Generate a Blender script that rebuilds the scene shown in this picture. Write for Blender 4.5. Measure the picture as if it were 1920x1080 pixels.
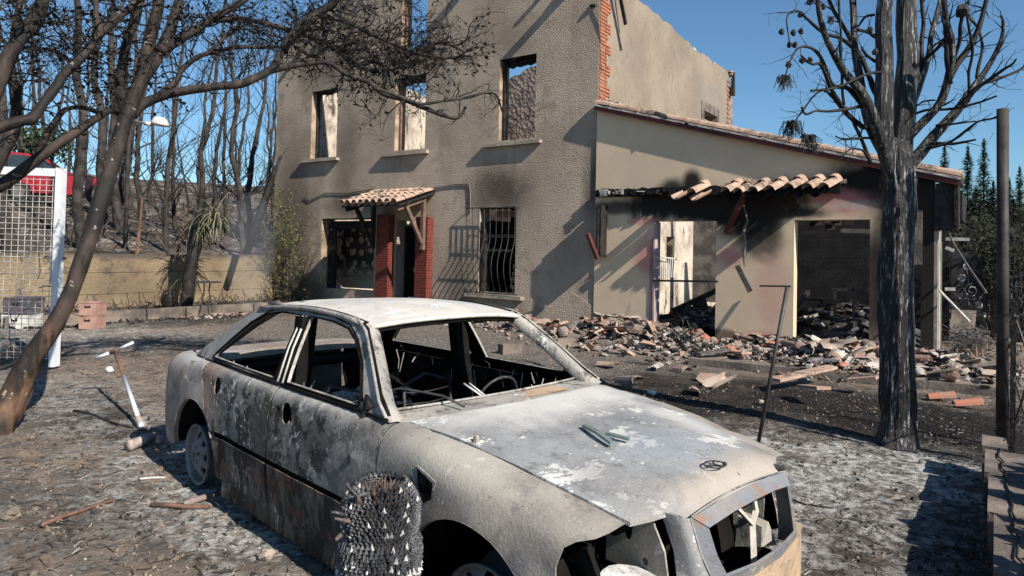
import bpy, bmesh, math, random
import numpy as np
from mathutils import Vector, Matrix, noise
from mathutils.geometry import delaunay_2d_cdt
random.seed(7)
SC = bpy.context.scene
COL = SC.collection
for o in list(bpy.data.objects): bpy.data.objects.remove(o)
PI = math.pi
# ------------------------------------------------------------------ camera
F_PX, YAW, PITCH, ROLL, PY = 1280.0, 0.615, 0.024, 0.022, 440.0
CAM = Vector((6.7125, -12.4837, 1.6346))
fwd = Vector((-math.sin(YAW)*math.cos(PITCH), math.cos(YAW)*math.cos(PITCH), math.sin(PITCH)))
rgt = Vector((math.cos(YAW), math.sin(YAW), 0.0))
upv = rgt.cross(fwd)
rgt, upv = (math.cos(ROLL)*rgt + math.sin(ROLL)*upv), (-math.sin(ROLL)*rgt + math.cos(ROLL)*upv)
cd = bpy.data.cameras.new('camera'); co = bpy.data.objects.new('camera', cd); COL.objects.link(co)
m = Matrix((rgt, upv, -fwd)).transposed().to_4x4(); m.translation = CAM
co.matrix_world = m
cd.sensor_width = 36.0; cd.lens = 36.0*F_PX/1920.0; cd.shift_y = -(540.0-PY)/1920.0
cd.clip_start = 0.05; cd.clip_end = 5000.0
SC.camera = co
# ------------------------------------------------------------------ sky, sun, exposure
SUN_DIR = Vector((1.0, -0.205, 0.0)).normalized()*math.cos(math.radians(37.0)) + Vector((0, 0, math.sin(math.radians(37.0))))
w = bpy.data.worlds.new('World'); SC.world = w; w.use_nodes = True
wn = w.node_tree.nodes; wl = w.node_tree.links; wn.clear()
sk = wn.new('ShaderNodeTexSky'); sk.sky_type = 'NISHITA'; sk.sun_disc = False
sk.sun_elevation = math.radians(37.0)
sk.sun_rotation = math.atan2(SUN_DIR.x, SUN_DIR.y)
sk.altitude = 200; sk.air_density = 1.0; sk.dust_density = 0.25; sk.ozone_density = 2.2
bg = wn.new('ShaderNodeBackground'); bg.inputs[1].default_value = 0.058
wo = wn.new('ShaderNodeOutputWorld'); tn = wn.new('ShaderNodeMix'); tn.data_type = 'RGBA'; tn.blend_type = 'MULTIPLY'; tn.inputs[0].default_value = 1.0; tn.inputs[7].default_value = (.98, 1.32, 1.48, 1); wl.new(sk.outputs[0], tn.inputs[6]); wl.new(tn.outputs[2], bg.inputs[0]); wl.new(bg.outputs[0], wo.inputs[0])
sl = bpy.data.lights.new('sun', 'SUN'); sl.energy = 5.0; sl.angle = math.radians(0.5); sl.color = (1.0, 0.93, 0.83)
so = bpy.data.objects.new('sun', sl); COL.objects.link(so)
so.rotation_euler = SUN_DIR.to_track_quat('Z', 'Y').to_euler()
vs = SC.view_settings; vs.view_transform = 'Standard'; vs.look = 'None'; vs.gamma = 1.0; vs.use_curve_mapping = False
vs.exposure = 0.6
# ------------------------------------------------------------------ placing helpers (a sight line met with a real surface)
def sight(u, v): return (fwd*F_PX + rgt*(u-960.0) - upv*(v-PY)).normalized()
def at_z(u, v, z=0.0):
    d = sight(u, v); return CAM + d*((z-CAM.z)/d.z)
def at_y(u, v, y=0.0):
    d = sight(u, v); return CAM + d*((y-CAM.y)/d.y)
def at_x(u, v, x=0.0):
    d = sight(u, v); return CAM + d*((x-CAM.x)/d.x)
def at_d(u, v, dep):
    d = sight(u, v); return CAM + d*(dep/d.dot(fwd))
# ------------------------------------------------------------------ object helpers
def tag(o, label=None, cat=None, group=None, kind=None):
    if label: o['label'] = label
    if cat: o['category'] = cat
    if group: o['group'] = group
    if kind: o['kind'] = kind
    return o
def thing(name, loc, label, cat, group=None, rz=0.0):
    o = bpy.data.objects.new(name, None); COL.objects.link(o); o.empty_display_size = 0.1
    o.location = Vector(loc); o.rotation_euler = (0, 0, rz)
    o['_o'] = list(Vector(loc)); return tag(o, label, cat, group)
def root_off(p):
    while p is not None and p.parent is not None: p = p.parent
    return Vector(p['_o']) if (p is not None and '_o' in p and not p.get('_loc')) else Vector((0, 0, 0))
def link(name, me, mt, parent=None, smooth=False):
    mts = mt if isinstance(mt, (list, tuple)) else [mt]
    for k in mts: me.materials.append(k)
    if smooth:
        me.polygons.foreach_set('use_smooth', [True]*len(me.polygons))
    o = bpy.data.objects.new(name, me); COL.objects.link(o)
    if parent is not None: o.parent = parent
    return o
class MB:
    def __init__(s): s.v = []; s.f = []; s.mi = []; s.cur = 0
    def add(s, vs, fs):
        b = len(s.v); s.v += [tuple(x) for x in vs]
        for f in fs: s.f.append(tuple(b+i for i in f)); s.mi.append(s.cur)
    def box(s, lo, hi, jit=0.0):
        x0, y0, z0 = lo; x1, y1, z1 = hi
        p = [(x0,y0,z0),(x1,y0,z0),(x1,y1,z0),(x0,y1,z0),(x0,y0,z1),(x1,y0,z1),(x1,y1,z1),(x0,y1,z1)]
        if jit: p = [tuple(c+random.uniform(-jit, jit) for c in q) for q in p]
        s.add(p, [(0,3,2,1),(4,5,6,7),(0,1,5,4),(1,2,6,5),(2,3,7,6),(3,0,4,7)])
    def obox(s, c, ax, ay, az, taper=1.0):
        c = Vector(c); ax = Vector(ax); ay = Vector(ay); az = Vector(az); p = []
        for k in (-1, 1):
            t = taper if k > 0 else 1.0
            for i, j in ((-1,-1),(1,-1),(1,1),(-1,1)): p.append(c + ax*i*t + ay*j*t + az*k)
        s.add(p, [(0,3,2,1),(4,5,6,7),(0,1,5,4),(1,2,6,5),(2,3,7,6),(3,0,4,7)])
    def bar(s, a, b, w, h, up=(0, 0, 1)):
        a = Vector(a); b = Vector(b); d = (b-a).normalized(); u = Vector(up)
        if abs(d.dot(u)) > .95: u = Vector((1, 0, 0))
        x = d.cross(u).normalized(); y = x.cross(d)
        s.obox((a+b)/2, x*w/2, y*h/2, (b-a)/2)
    def tube(s, pts, rad, n=8, cap=True, rough=0.0, ridge=None):
        pts = [Vector(p) for p in pts]; m = len(pts)
        if not isinstance(rad, (list, tuple)): rad = [rad]*m
        b = len(s.v); px = None
        for i, p in enumerate(pts):
            d = (pts[min(i+1, m-1)]-pts[max(i-1, 0)])
            d = d.normalized() if d.length > 1e-9 else Vector((0, 0, 1))
            if px is None:
                px = d.cross(Vector((0, 0, 1)) if abs(d.z) < .9 else Vector((1, 0, 0))).normalized()
            else:
                px = (px - d*px.dot(d)); px = px.normalized() if px.length > 1e-6 else d.orthogonal().normalized()
            py = d.cross(px)
            for k in range(n):
                a = 2*PI*k/n; r = rad[i]
                q = px*math.cos(a)+py*math.sin(a)
                if rough: r *= 1+rough*noise.noise(p*3.0+q*1.3)
                if ridge: r += ridge(p, q, a, i)
                s.v.append(tuple(p+q*r))
        for i in range(m-1):
            for k in range(n):
                k2 = (k+1) % n
                s.f.append((b+i*n+k, b+i*n+k2, b+(i+1)*n+k2, b+(i+1)*n+k)); s.mi.append(s.cur)
        if cap and n > 2:
            s.f.append(tuple(b+k for k in range(n))[::-1]); s.mi.append(s.cur)
            s.f.append(tuple(b+(m-1)*n+k for k in range(n))); s.mi.append(s.cur)
    def ball(s, c, r, n=6, m=4, jit=0.0, sq=(1, 1, 1)):
        c = Vector(c); b = len(s.v); vs = [c+Vector((0, 0, -r*sq[2]))]
        for i in range(1, m):
            ph = PI*i/m-PI/2
            for k in range(n):
                a = 2*PI*k/n; rr = r*(1+random.uniform(-jit, jit))
                vs.append(c+Vector((rr*math.cos(ph)*math.cos(a)*sq[0], rr*math.cos(ph)*math.sin(a)*sq[1], rr*math.sin(ph)*sq[2])))
        vs.append(c+Vector((0, 0, r*sq[2]))); fs = []
        for k in range(n): fs.append((0, 1+(k+1) % n, 1+k))
        for i in range(m-2):
            for k in range(n): fs.append((1+i*n+k, 1+i*n+(k+1) % n, 1+(i+1)*n+(k+1) % n, 1+(i+1)*n+k))
        t = 1+(m-2)*n
        for k in range(n): fs.append((t+k, t+(k+1) % n, len(vs)-1))
        s.add(vs, fs)
    def build(s, name, mt, parent=None, smooth=False, local=False):
        me = bpy.data.meshes.new(name)
        if not local and parent is not None:
            of = root_off(parent)
            if of.length > 0: s.v = [(a-of.x, b-of.y, c-of.z) for a, b, c in s.v]
        me.from_pydata(s.v, [], s.f)
        o = link(name, me, mt, parent, smooth)
        if any(s.mi): me.polygons.foreach_set('material_index', s.mi)
        me.update(); return o
def copy_tree(o, parent=None):
    c = o.copy(); COL.objects.link(c); c.parent = parent
    for ch in o.children: copy_tree(ch, c)
    return c
def bx(name, lo, hi, mt, parent=None, jit=0.0):
    b = MB(); b.box(lo, hi, jit); return b.build(name, mt, parent)
# polygon with holes, triangulated with inner points and lifted onto a surface
def inpoly(x, y, P):
    c = False; n = len(P); j = n-1
    for i in range(n):
        xi, yi = P[i]; xj, yj = P[j]
        if (yi > y) != (yj > y) and x < (xj-xi)*(y-yi)/(yj-yi)+xi: c = not c
        j = i
    return c
def densify(P, st):
    R = []
    for i, a in enumerate(P):
        b = P[(i+1) % len(P)]; n = max(1, int(math.hypot(b[0]-a[0], b[1]-a[1])/st))
        for k in range(n): R.append((a[0]+(b[0]-a[0])*k/n, a[1]+(b[1]-a[1])*k/n))
    return R
def tri2d(outer, holes, st, inner=True):
    loops = [densify(outer, st)]+[densify(h, st) for h in holes]
    vs = []; es = []
    for L in loops:
        b = len(vs); vs += [Vector(p) for p in L]; es += [(b+i, b+(i+1) % len(L)) for i in range(len(L))]
    nb = len(vs)
    if inner:
        xs = [p[0] for p in loops[0]]; ys = [p[1] for p in loops[0]]
        x = min(xs)+st*.5; r = 0
        bd = np.array([(p[0], p[1]) for p in vs])
        while x < max(xs):
            y = min(ys)+(st*.5 if r % 2 else st*.25)
            while y < max(ys):
                if inpoly(x, y, loops[0]) and not any(inpoly(x, y, h) for h in loops[1:]):
                    if np.min((bd[:, 0]-x)**2+(bd[:, 1]-y)**2) > (st*.45)**2: vs.append(Vector((x, y)))
                y += st
            x += st*.87; r += 1
    V, E_, Fc, *_ = delaunay_2d_cdt(vs, es, [], 0, 1e-6)
    keep = []
    for f in Fc:
        cx = sum(V[i].x for i in f)/len(f); cy = sum(V[i].y for i in f)/len(f)
        if inpoly(cx, cy, loops[0]) and not any(inpoly(cx, cy, h) for h in loops[1:]): keep.append(tuple(f))
    return V, keep, nb
def slab(name, outer, holes, front, back, mt, parent, st=1.0, smooth=False, local=False):
    """solid plate: polygon lifted by front(a,b) and back(a,b), rim closed"""
    V, T, nb = tri2d(outer, holes, st)
    n = len(V); b = MB()
    b.v = [tuple(front(p.x, p.y)) for p in V]+[tuple(back(p.x, p.y)) for p in V]
    cnt = {}
    for t in T:
        for i in range(3):
            e = (t[i], t[(i+1) % 3]); cnt[e] = cnt.get(e, 0)+1
    for t in T: b.f.append(t); b.f.append(tuple(n+i for i in t[::-1]))
    b.mi = [0, 1]*len(T) if isinstance(mt, (list, tuple)) else [0]*(2*len(T))
    for (i, j) in list(cnt):
        if (j, i) not in cnt: b.f.append((j, i, n+i, n+j)); b.mi.append(0)
    o = b.build(name, mt, parent, local=local)
    if smooth:
        me = o.data; k = 2*len(T)
        me.polygons.foreach_set('use_smooth', [i < k for i in range(len(me.polygons))])
    bm = bmesh.new(); bm.from_mesh(o.data); bmesh.ops.recalc_face_normals(bm, faces=bm.faces)
    if smooth:
        for e in bm.edges:
            if len(e.link_faces) == 2 and e.calc_face_angle(0) > 1.0: e.smooth = False
    bm.to_mesh(o.data); bm.free()
    return o
def rect(a0, b0, a1, b1): return [(a0, b0), (a1, b0), (a1, b1), (a0, b1)]
# ------------------------------------------------------------------ material helpers
class NT:
    def __init__(s, name, coord='Object'):
        s.m = bpy.data.materials.new(name); s.m.use_nodes = True; s.t = s.m.node_tree; s.n = s.t.nodes
        s.b = s.n['Principled BSDF']; s.b.inputs['Roughness'].default_value = .9
        s.b.inputs['Specular IOR Level'].default_value = .25
        if coord == 'World': s.co = s.n.new('ShaderNodeNewGeometry').outputs['Position']
        else: s.co = s.n.new('ShaderNodeTexCoord').outputs[coord]
    def L(s, a, b): s.t.links.new(a, b)
    def put(s, inp, v):
        if hasattr(v, 'is_linked') or hasattr(v, 'links'): s.L(v, inp)
        elif isinstance(v, (tuple, list)):
            inp.default_value = tuple(v)+((1.0,) if len(v) == 3 and len(inp.default_value) == 4 else ())
        else: inp.default_value = v
    def map(s, sc=(1, 1, 1), loc=(0, 0, 0), rot=(0, 0, 0)):
        k = s.n.new('ShaderNodeMapping'); s.L(s.co, k.inputs[0]); k.inputs['Scale'].default_value = sc
        k.inputs['Location'].default_value = loc; k.inputs['Rotation'].default_value = rot; return k.outputs[0]
    def noise(s, sc, det=4, rough=.55, co=None, dist=0.0):
        k = s.n.new('ShaderNodeTexNoise'); s.L(co or s.co, k.inputs[0]); k.inputs['Scale'].default_value = sc
        k.inputs['Detail'].default_value = det; k.inputs['Roughness'].default_value = rough
        k.inputs['Distortion'].default_value = dist; return k.outputs[0]
    def vor(s, sc, co=None, feat='F1', out=0):
        k = s.n.new('ShaderNodeTexVoronoi'); k.feature = feat; s.L(co or s.co, k.inputs[0]); k.inputs['Scale'].default_value = sc
        return k.outputs[out]
    def ramp(s, f, a, b, inv=False):
        k = s.n.new('ShaderNodeMapRange'); s.put(k.inputs[0], f); k.inputs[1].default_value = a; k.inputs[2].default_value = b
        k.interpolation_type = 'SMOOTHSTEP'
        if inv: k.inputs[3].default_value = 1; k.inputs[4].default_value = 0
        return k.outputs[0]
    def mth(s, op, a, b=0.0, cl=False):
        k = s.n.new('ShaderNodeMath'); k.operation = op; k.use_clamp = cl; s.put(k.inputs[0], a); s.put(k.inputs[1], b); return k.outputs[0]
    def mix(s, f, a, b):
        k = s.n.new('ShaderNodeMix'); k.data_type = 'RGBA'; s.put(k.inputs[0], f); s.put(k.inputs[6], a); s.put(k.inputs[7], b); return k.outputs[2]
    def xyz(s, i):
        k = s.n.new('ShaderNodeSeparateXYZ'); s.L(s.co, k.inputs[0]); return k.outputs[i]
    def blob(s, c, r, wob=.35, nsc=1.5, soft=.5):
        """0..1 stain inside an ellipsoid with a ragged edge"""
        k = s.n.new('ShaderNodeVectorMath'); k.operation = 'SUBTRACT'; s.L(s.co, k.inputs[0]); k.inputs[1].default_value = c
        d = s.n.new('ShaderNodeVectorMath'); d.operation = 'DIVIDE'; s.L(k.outputs[0], d.inputs[0]); d.inputs[1].default_value = r
        l = s.n.new('ShaderNodeVectorMath'); l.operation = 'LENGTH'; s.L(d.outputs[0], l.inputs[0])
        q = s.mth('ADD', l.outputs['Value'], s.mth('MULTIPLY', s.mth('SUBTRACT', s.noise(nsc, 5, .6), .5), wob*4))
        return s.ramp(q, 1-soft, 1+soft*.4, inv=True)
    def bump(s, h, dist=.01, st=1.0, prev=None):
        k = s.n.new('ShaderNodeBump'); s.put(k.inputs['Height'], h); k.inputs['Distance'].default_value = dist
        k.inputs['Strength'].default_value = st
        if prev is not None: s.L(prev, k.inputs['Normal'])
        return k.outputs[0]
    def done(s, col, rough=None, nrm=None, metal=None, spec=None):
        s.put(s.b.inputs['Base Color'], col)
        if rough is not None: s.put(s.b.inputs['Roughness'], rough)
        if nrm is not None: s.L(nrm, s.b.inputs['Normal'])
        if metal is not None: s.put(s.b.inputs['Metallic'], metal)
        if spec is not None: s.put(s.b.inputs['Specular IOR Level'], spec)
        return s.m
def simple(name, c1, c2, sc=6.0, rough=.85, bump=.003, bsc=None, metal=None, spec=.25, det=5):
    t = NT(name); f = t.ramp(t.noise(sc, det), .35, .65)
    return t.done(t.mix(f, c1, c2), rough, t.bump(t.noise(bsc or sc*6, 3), bump), metal, spec)
# ================================================================== materials
MT = {}
def mats():
    # pebble-dash stucco of the front wall
    t = NT('stucco', 'World')
    big = t.ramp(t.noise(.55, 5), .35, .68); fine = t.noise(24, 5, .7)
    c = t.mix(big, (.48, .395, .315), (.35, .28, .22))
    c = t.mix(t.ramp(t.noise(2.0, 8, .7), .50, .62), c, (.36, .285, .22))
    c = t.mix(t.mth('MULTIPLY', t.ramp(fine, .5, .75), .5), c, (.42, .35, .285))
    c = t.mix(t.mth('MULTIPLY', t.ramp(t.noise(1.3, 7, .7, co=t.map((1, 1, .22))), .5, .66), .28), c, (.13, .10, .08))
    for cc, rr, k in (((-9.9, 0, 2.6), (1.2, 1, 2.4), .55), ((-7.7, 0, 4.0), (.6, 1, 2.2), .5), ((-8.6, 0, 6.5), (1.0, 1, .8), .5),
                      ((-2.5, 0, 3.0), (1.0, 1, .65), .85), ((-5.3, 0, 6.5), (.9, 1, .55), .45), ((-2.1, 0, 6.5), (.8, 1, .55), .3),
                      ((-9.3, 0, .3), (1.3, 1, 1.0), .5), ((0, 0, 3.0), (.35, 1, 1.0), .75), ((-7.6, 0, 2.75), (1.2, 1, .35), .6), ((-3.6, 0, .9), (.6, 1, 1.1), .5)):
        c = t.mix(t.mth('MULTIPLY', t.blob(cc, rr, .25, 1.6, .8), k), c, (.055, .042, .034))
    h = t.mth('ADD', t.mth('MULTIPLY', t.noise(30, 4, .65), 1.0), t.mth('MULTIPLY', t.vor(48), .5))
    MT['stucco'] = t.done(c, .95, t.bump(h, .038, 1.0), spec=.1)
    # side wall: scratched beige render
    t = NT('beige_render', 'World'); 
    c = t.mix(t.ramp(t.noise(.8, 5), .3, .7), (.30, .245, .19), (.22, .18, .14))
    st = t.noise(9, 4, .65, co=t.map((1, 1, .45), rot=(.5, 0, 0)))
    c = t.mix(t.mth('MULTIPLY', t.ramp(st, .52, .66), .5), c, (.17, .135, .105))
    c = t.mix(t.mth('MULTIPLY', t.blob((0, 6.8, 6.0), (1, 1.5, .8), .4), .45), c, (.22, .2, .18))
    c = t.mix(t.ramp(t.noise(2.6, 6, .7, co=t.map((1, 3, .5))), .69, .74), c, (.55, .50, .44))
    MT['render'] = t.done(c, .93, t.bump(t.noise(26, 5, .7), .02), spec=.1)
    # smooth cream plaster of the annex with soot and pink burn marks
    t = NT('cream_plaster', 'World')
    c = t.mix(t.ramp(t.noise(.7, 4), .3, .7), (.70, .54, .375), (.61, .465, .325))
    c = t.mix(t.mth('MULTIPLY', t.ramp(t.noise(3.5, 6, .65), .5, .75), .25), c, (.42, .34, .26))
    pink = (.50, .20, .19)
    for cc, rr, k in (((4.75, 0, 2.62), (.75, 1, .27), 1.0), ((1.2, 0, 1.55), (.33, 1, .5), .8), ((2.75, 0, 1.62), (.35, 1, .22), .8),
                      ((3.55, 0, 1.1), (.35, 1, .8), .35), ((3.4, 0, .1), (1.1, 1, .22), .55), ((5.6, 0, 1.9), (.3, 1, .5), .6), ((5.2, 0, .2), (.3, 1, .45), .5), ((1.1, 0, 2.28), (.4, 1, .1), .7)):
        c = t.mix(t.mth('MULTIPLY', t.blob(cc, rr, .3, 2.2, .6), k), c, pink)
    zz = t.xyz(2); xx = t.xyz(0); ragn = t.mth('SUBTRACT', t.noise(3.2, 8, .75, co=t.map((1, 1, .35))), .5)
    def band(z0, z1, x0, x1, amp, k):
        a_ = t.ramp(t.mth('ADD', zz, t.mth('MULTIPLY', ragn, amp)), z0, z1); b_ = t.ramp(t.mth('ADD', xx, t.mth('MULTIPLY', ragn, amp)), x0, x0+.35); c_ = t.ramp(t.mth('ADD', xx, t.mth('MULTIPLY', ragn, amp)), x1-.35, x1, True)
        return t.mth('MULTIPLY', t.mth('MULTIPLY', a_, b_), t.mth('MULTIPLY', c_, k))
    c = t.mix(t.mth('MULTIPLY', t.blob((4.9, 0, 2.52), (.6, 1, .09), .5, 3.0, .7), .8), c, (.45, .38, .33))
    sootc = (.014, .012, .012)
    for cc, rr, k, wb in (((5.7, 0, 3.0), (1.5, 2, .50), 1.0, .15), ((5.95, 0, 1.3), (.95, 2, 2.4), .97, .15), ((5.15, 0, 2.95), (.9, 2, .22), 1.0, .2), ((2.2, 0, 2.62), (1.9, 2, .22), 1.0, .1), ((3.1, 0, 2.35), (.75, 2, .5), 1.0, .15),
                      ((3.35, 0, 1.95), (.45, 2, .45), .8, .2), ((1.65, 0, 2.85), (.34, 1, .28), .95, .1), ((2.05, 0, 3.0), (.22, 1, .30), .98, .08), ((.5, 0, 2.55), (.75, 1, .16), .8, .2),
                      ((2.35, 0, 2.45), (1.1, 2, .28), 1.0, .2), ((5.1, 0, 1.2), (.42, 2, 1.1), .9, .15), ((1.3, 0, 1.0), (.1, 1, 1.0), .5, .3), ((3.7, 0, 2.4), (.9, 2, .12), .9, .2), ((2.6, 0, .2), (.35, 1, .12), .7, .4), ((4.0, 0, 2.9), (1.2, 2, .1), .8, .2)):
        c = t.mix(t.mth('MULTIPLY', t.blob(cc, rr, wb, 2.5, .55), k), c, sootc)
    low = t.ramp(zz, 2.86, 2.80, True) if False else t.mth('SUBTRACT', 1.0, t.ramp(zz, 2.84, 2.90))
    for a in ((1.75, 2.35, 2.55, 3.75, 1.3, .8), (2.25, 2.5, .7, 4.3, .9, .97), (.2, 1.6, 5.0, 6.4, .5, .96)): c = t.mix(t.mth('MULTIPLY', band(*a), low), c, (.02, .016, .014))
    c = t.mix(t.mth('MULTIPLY', t.ramp(t.noise(2.1, 8, .75, co=t.map((1, 1, .3))), .60, .66), .35), c, (.30, .22, .16))
    MT['plaster'] = t.done(c, .85, t.bump(t.noise(60, 4), .004), spec=.2)
    # inner walls of the ruin
    t = NT('scorched_white_plaster', 'World')
    c = t.mix(t.ramp(t.noise(1.1, 6, .65), .42, .62), (.54, .47, .385), (.30, .245, .20))
    c = t.mix(t.ramp(t.noise(2.6, 8, .75, co=t.map((1, 1, .4))), .55, .62), c, (.09, .075, .065)); c = t.mix(t.ramp(t.noise(6, 8, .75), .60, .64), c, (.34, .17, .12))
    MT['inner'] = t.done(c, .9, t.bump(t.noise(18, 5), .02), spec=.15)
    t = NT('dark_rubble_masonry', 'World'); v = t.vor(6.5); 
    c = t.mix(t.ramp(t.noise(3, 6), .35, .65), (.30, .23, .19), (.17, .135, .12)); c = t.mix(t.ramp(v, .0, .28, inv=True), c, (.36, .29, .24))
    MT['masonry'] = t.done(c, .95, t.bump(v, .05), spec=.1)
    t = NT('charred_blockwork'); c = t.mix(t.ramp(t.noise(2.5, 6), .3, .7), (.014, .014, .016), (.03, .028, .028))
    MT['block'] = t.done(c, .9, t.bump(t.noise(40, 5), .01), spec=.15)
    MT['char'] = simple('charred_wood', (.012, .011, .010), (.035, .03, .028), 9, .7, .01, 30)
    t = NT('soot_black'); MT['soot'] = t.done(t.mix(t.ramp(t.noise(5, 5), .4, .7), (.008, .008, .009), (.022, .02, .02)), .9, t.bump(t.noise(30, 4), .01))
    MT['sill'] = simple('stone_sill', (.36, .30, .24), (.24, .20, .165), 5, .9, .004)
    MT['reveal'] = simple('scorched_reveal_plaster', (.42, .31, .22), (.20, .14, .10), 3, .9, .006)
    t = NT('red_facing_brick', 'World'); MT['brick'] = t.done(t.mix(t.ramp(t.noise(14, 5), .35, .7), (.21, .047, .03), (.10, .028, .022)), .75, t.bump(t.noise(50, 4), .006))
    MT['brick2'] = simple('orange_hollow_brick', (.38, .15, .09), (.26, .10, .065), 6, .9, .006)
    MT['mortar'] = simple('dark_mortar', (.05, .035, .03), (.10, .07, .06), 12, .95, .004)
    t = NT('terracotta_tile', 'World')
    c = t.mix(t.ramp(t.noise(5, 5), .35, .65), (.36, .24, .175), (.46, .335, .255)); c = t.mix(t.ramp(t.noise(2.3, 7, .7), .50, .62), c, (.11, .085, .07)); c = t.mix(t.mth('MULTIPLY', t.ramp(t.noise(23, 6, .75), .5, .62), .5), c, (.17, .12, .09))
    c = t.mix(t.ramp(t.noise(9, 6, .7), .6, .68), c, (.55, .47, .40))
    MT['tile'] = t.done(c, .88, t.bump(t.noise(40, 4), .006), spec=.15)
    t = NT('broken_tile', 'World')
    c = t.mix(t.ramp(t.noise(2.2, 5), .38, .62), (.27, .165, .125), (.33, .27, .225)); c = t.mix(t.ramp(t.noise(1.3, 6, .6), .50, .64), c, (.14, .115, .10))
    c = t.mix(t.ramp(t.noise(7, 5), .6, .72), c, (.58, .50, .43))
    MT['shard'] = t.done(c, .9, t.bump(t.noise(40, 4), .006), spec=.15)
    MT['shard_red'] = simple('fresh_broken_terracotta', (.42, .16, .10), (.34, .19, .145), 7, .9, .006)
    MT['rubble'] = simple('pale_rubble', (.46, .42, .37), (.22, .19, .17), 3, .95, .01)
    MT['brown_wood'] = simple('brown_timber', (.20, .125, .09), (.12, .075, .055), 5, .7, .004)
    MT['white_metal'] = simple('white_painted_steel', (.66, .69, .72), (.55, .57, .60), 3, .45, .001, spec=.5)
    MT['grey_metal'] = simple('scorched_grey_steel', (.13, .115, .105), (.07, .062, .057), 8, .6, .003, spec=.4)
    MT['pole'] = simple('blackened_steel_pole', (.055, .047, .043), (.022, .02, .019), 6, .6, .002)
    MT['iron'] = simple('burnt_iron', (.045, .04, .038), (.02, .018, .018), 14, .55, .003, spec=.5)
    MT['pale_metal'] = simple('ashy_pale_steel', (.62, .60, .56), (.42, .40, .37), 6, .6, .002)
    MT['lamp'] = simple('ivory_enamel', (.70, .66, .57), (.60, .56, .48), 4, .5, .001, spec=.4)
    MT['concrete'] = simple('stained_concrete', (.25, .21, .165), (.15, .125, .10), 1.6, .93, .01, 25)
    MT['kerb'] = simple('sooty_kerb_stone', (.21, .17, .14), (.09, .075, .066), 3, .93, .01, 25)
    t = NT('retaining_wall_render', 'World'); c = t.mix(t.ramp(t.noise(.6, 5), .35, .7), (.25, .19, .12), (.16, .12, .08))
    c = t.mix(t.ramp(t.noise(2, 8, .75), .52, .66), c, (.10, .08, .06)); c = t.mix(t.ramp(t.mth('ADD', t.xyz(2), t.mth('MULTIPLY', t.noise(1.5, 5), .35)), 1.35, 1.55), c, (.09, .075, .065))
    MT['retain'] = t.done(c, .95, t.bump(t.noise(14, 5), .03), spec=.1)
    MT['pink_box'] = simple('scorched_pink_paint', (.40, .24, .19), (.28, .165, .135), 4, .8, .003)
    MT['dark_box'] = simple('dark_violet_paint', (.06, .05, .06), (.11, .09, .10), 5, .8, .003)
    MT['red_paint'] = simple('red_vehicle_paint', (.30, .009, .018), (.22, .007, .013), 2, .25, .0005, spec=.6)
    MT['black_glass'] = simple('dark_window_glass', (.015, .02, .025), (.02, .028, .032), 2, .08, .0001, spec=.7)
    MT['rubber'] = simple('black_rubber', (.02, .02, .02), (.03, .03, .03), 8, .8, .002)
    MT['green_badge'] = simple('green_badge_print', (.05, .30, .16), (.08, .36, .22), 9, .6, .0001)
    MT['white_print'] = simple('white_print', (.75, .77, .78), (.68, .70, .72), 9, .6, .0001)
    # bark
    t = NT('reddish_burnt_bark'); s_ = t.noise(7, 6, .6, co=t.map((1, 1, .35)))
    c = t.mix(t.ramp(s_, .38, .62), (.014, .011, .010), t.mix(t.ramp(t.mth('ADD', t.xyz(2), t.mth('MULTIPLY', t.noise(2, 4), .8)), .9, 1.5), (.15, .085, .052), (.052, .036, .029))); c = t.mix(t.ramp(t.noise(1.6, 5), .46, .62), c, (.016, .014, .013))
    c = t.mix(t.ramp(t.noise(11, 6, .65), .64, .68), c, (.30, .27, .23))
    MT['bark'] = t.done(c, .75, t.bump(s_, .025), spec=.3)
    t = NT('dark_burnt_bark'); s_ = t.noise(9, 6, .6, co=t.map((1, 1, .3)))
    c = t.mix(t.ramp(s_, .4, .68), (.016, .014, .013), (.075, .055, .045))
    MT['bark2'] = t.done(c, .75, t.bump(s_, .02), spec=.3)
    t = NT('charred_ridged_bark'); s_ = t.noise(42, 7, .68, co=t.map((1, 1, .10)), dist=.35)
    c = t.mix(t.ramp(s_, .52, .62), (.006, .006, .0065), (.36, .355, .35)); c = t.mix(t.ramp(t.noise(34, 5, .7, co=t.map((1, 1, .35))), .44, .54), (.012, .012, .013), c)
    c = t.mix(t.mth('MULTIPLY', t.ramp(t.noise(1.1, 3), .45, .7), .5), c, (.03, .028, .027))
    MT['bark3'] = t.done(c, .5, t.bump(s_, .035), spec=.5)
    MT['twig'] = simple('charred_twig', (.009, .0085, .008), (.024, .021, .019), 14, .7, .002)
    MT['leaf'] = simple('burnt_leaf', (.010, .008, .007), (.028, .019, .013), 8, .8, .001)
    MT['grey_trunk'] = simple('grey_burnt_trunk', (.062, .053, .047), (.02, .018, .016), 3.5, .85, .015)
    MT['brown_trunk'] = simple('orange_stripped_trunk', (.19, .105, .065), (.08, .05, .038), 3.5, .85, .015)
    MT['far_twig'] = simple('grey_brown_far_twig', (.10, .08, .07), (.05, .042, .038), 3, .85, .001)
    MT['far_twig2'] = simple('dark_far_twig', (.035, .03, .028), (.02, .018, .017), 3, .85, .001)
    MT['green_leaf'] = simple('scorched_olive_leaf', (.13, .14, .05), (.09, .075, .035), 5, .7, .001)
    MT['palm_leaf'] = simple('singed_grey_green_blade', (.20, .20, .12), (.12, .115, .075), 6, .7, .001)
    MT['cypress'] = simple('dark_conifer_green', (.035, .055, .025), (.055, .075, .03), .9, .9, .001)
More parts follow.
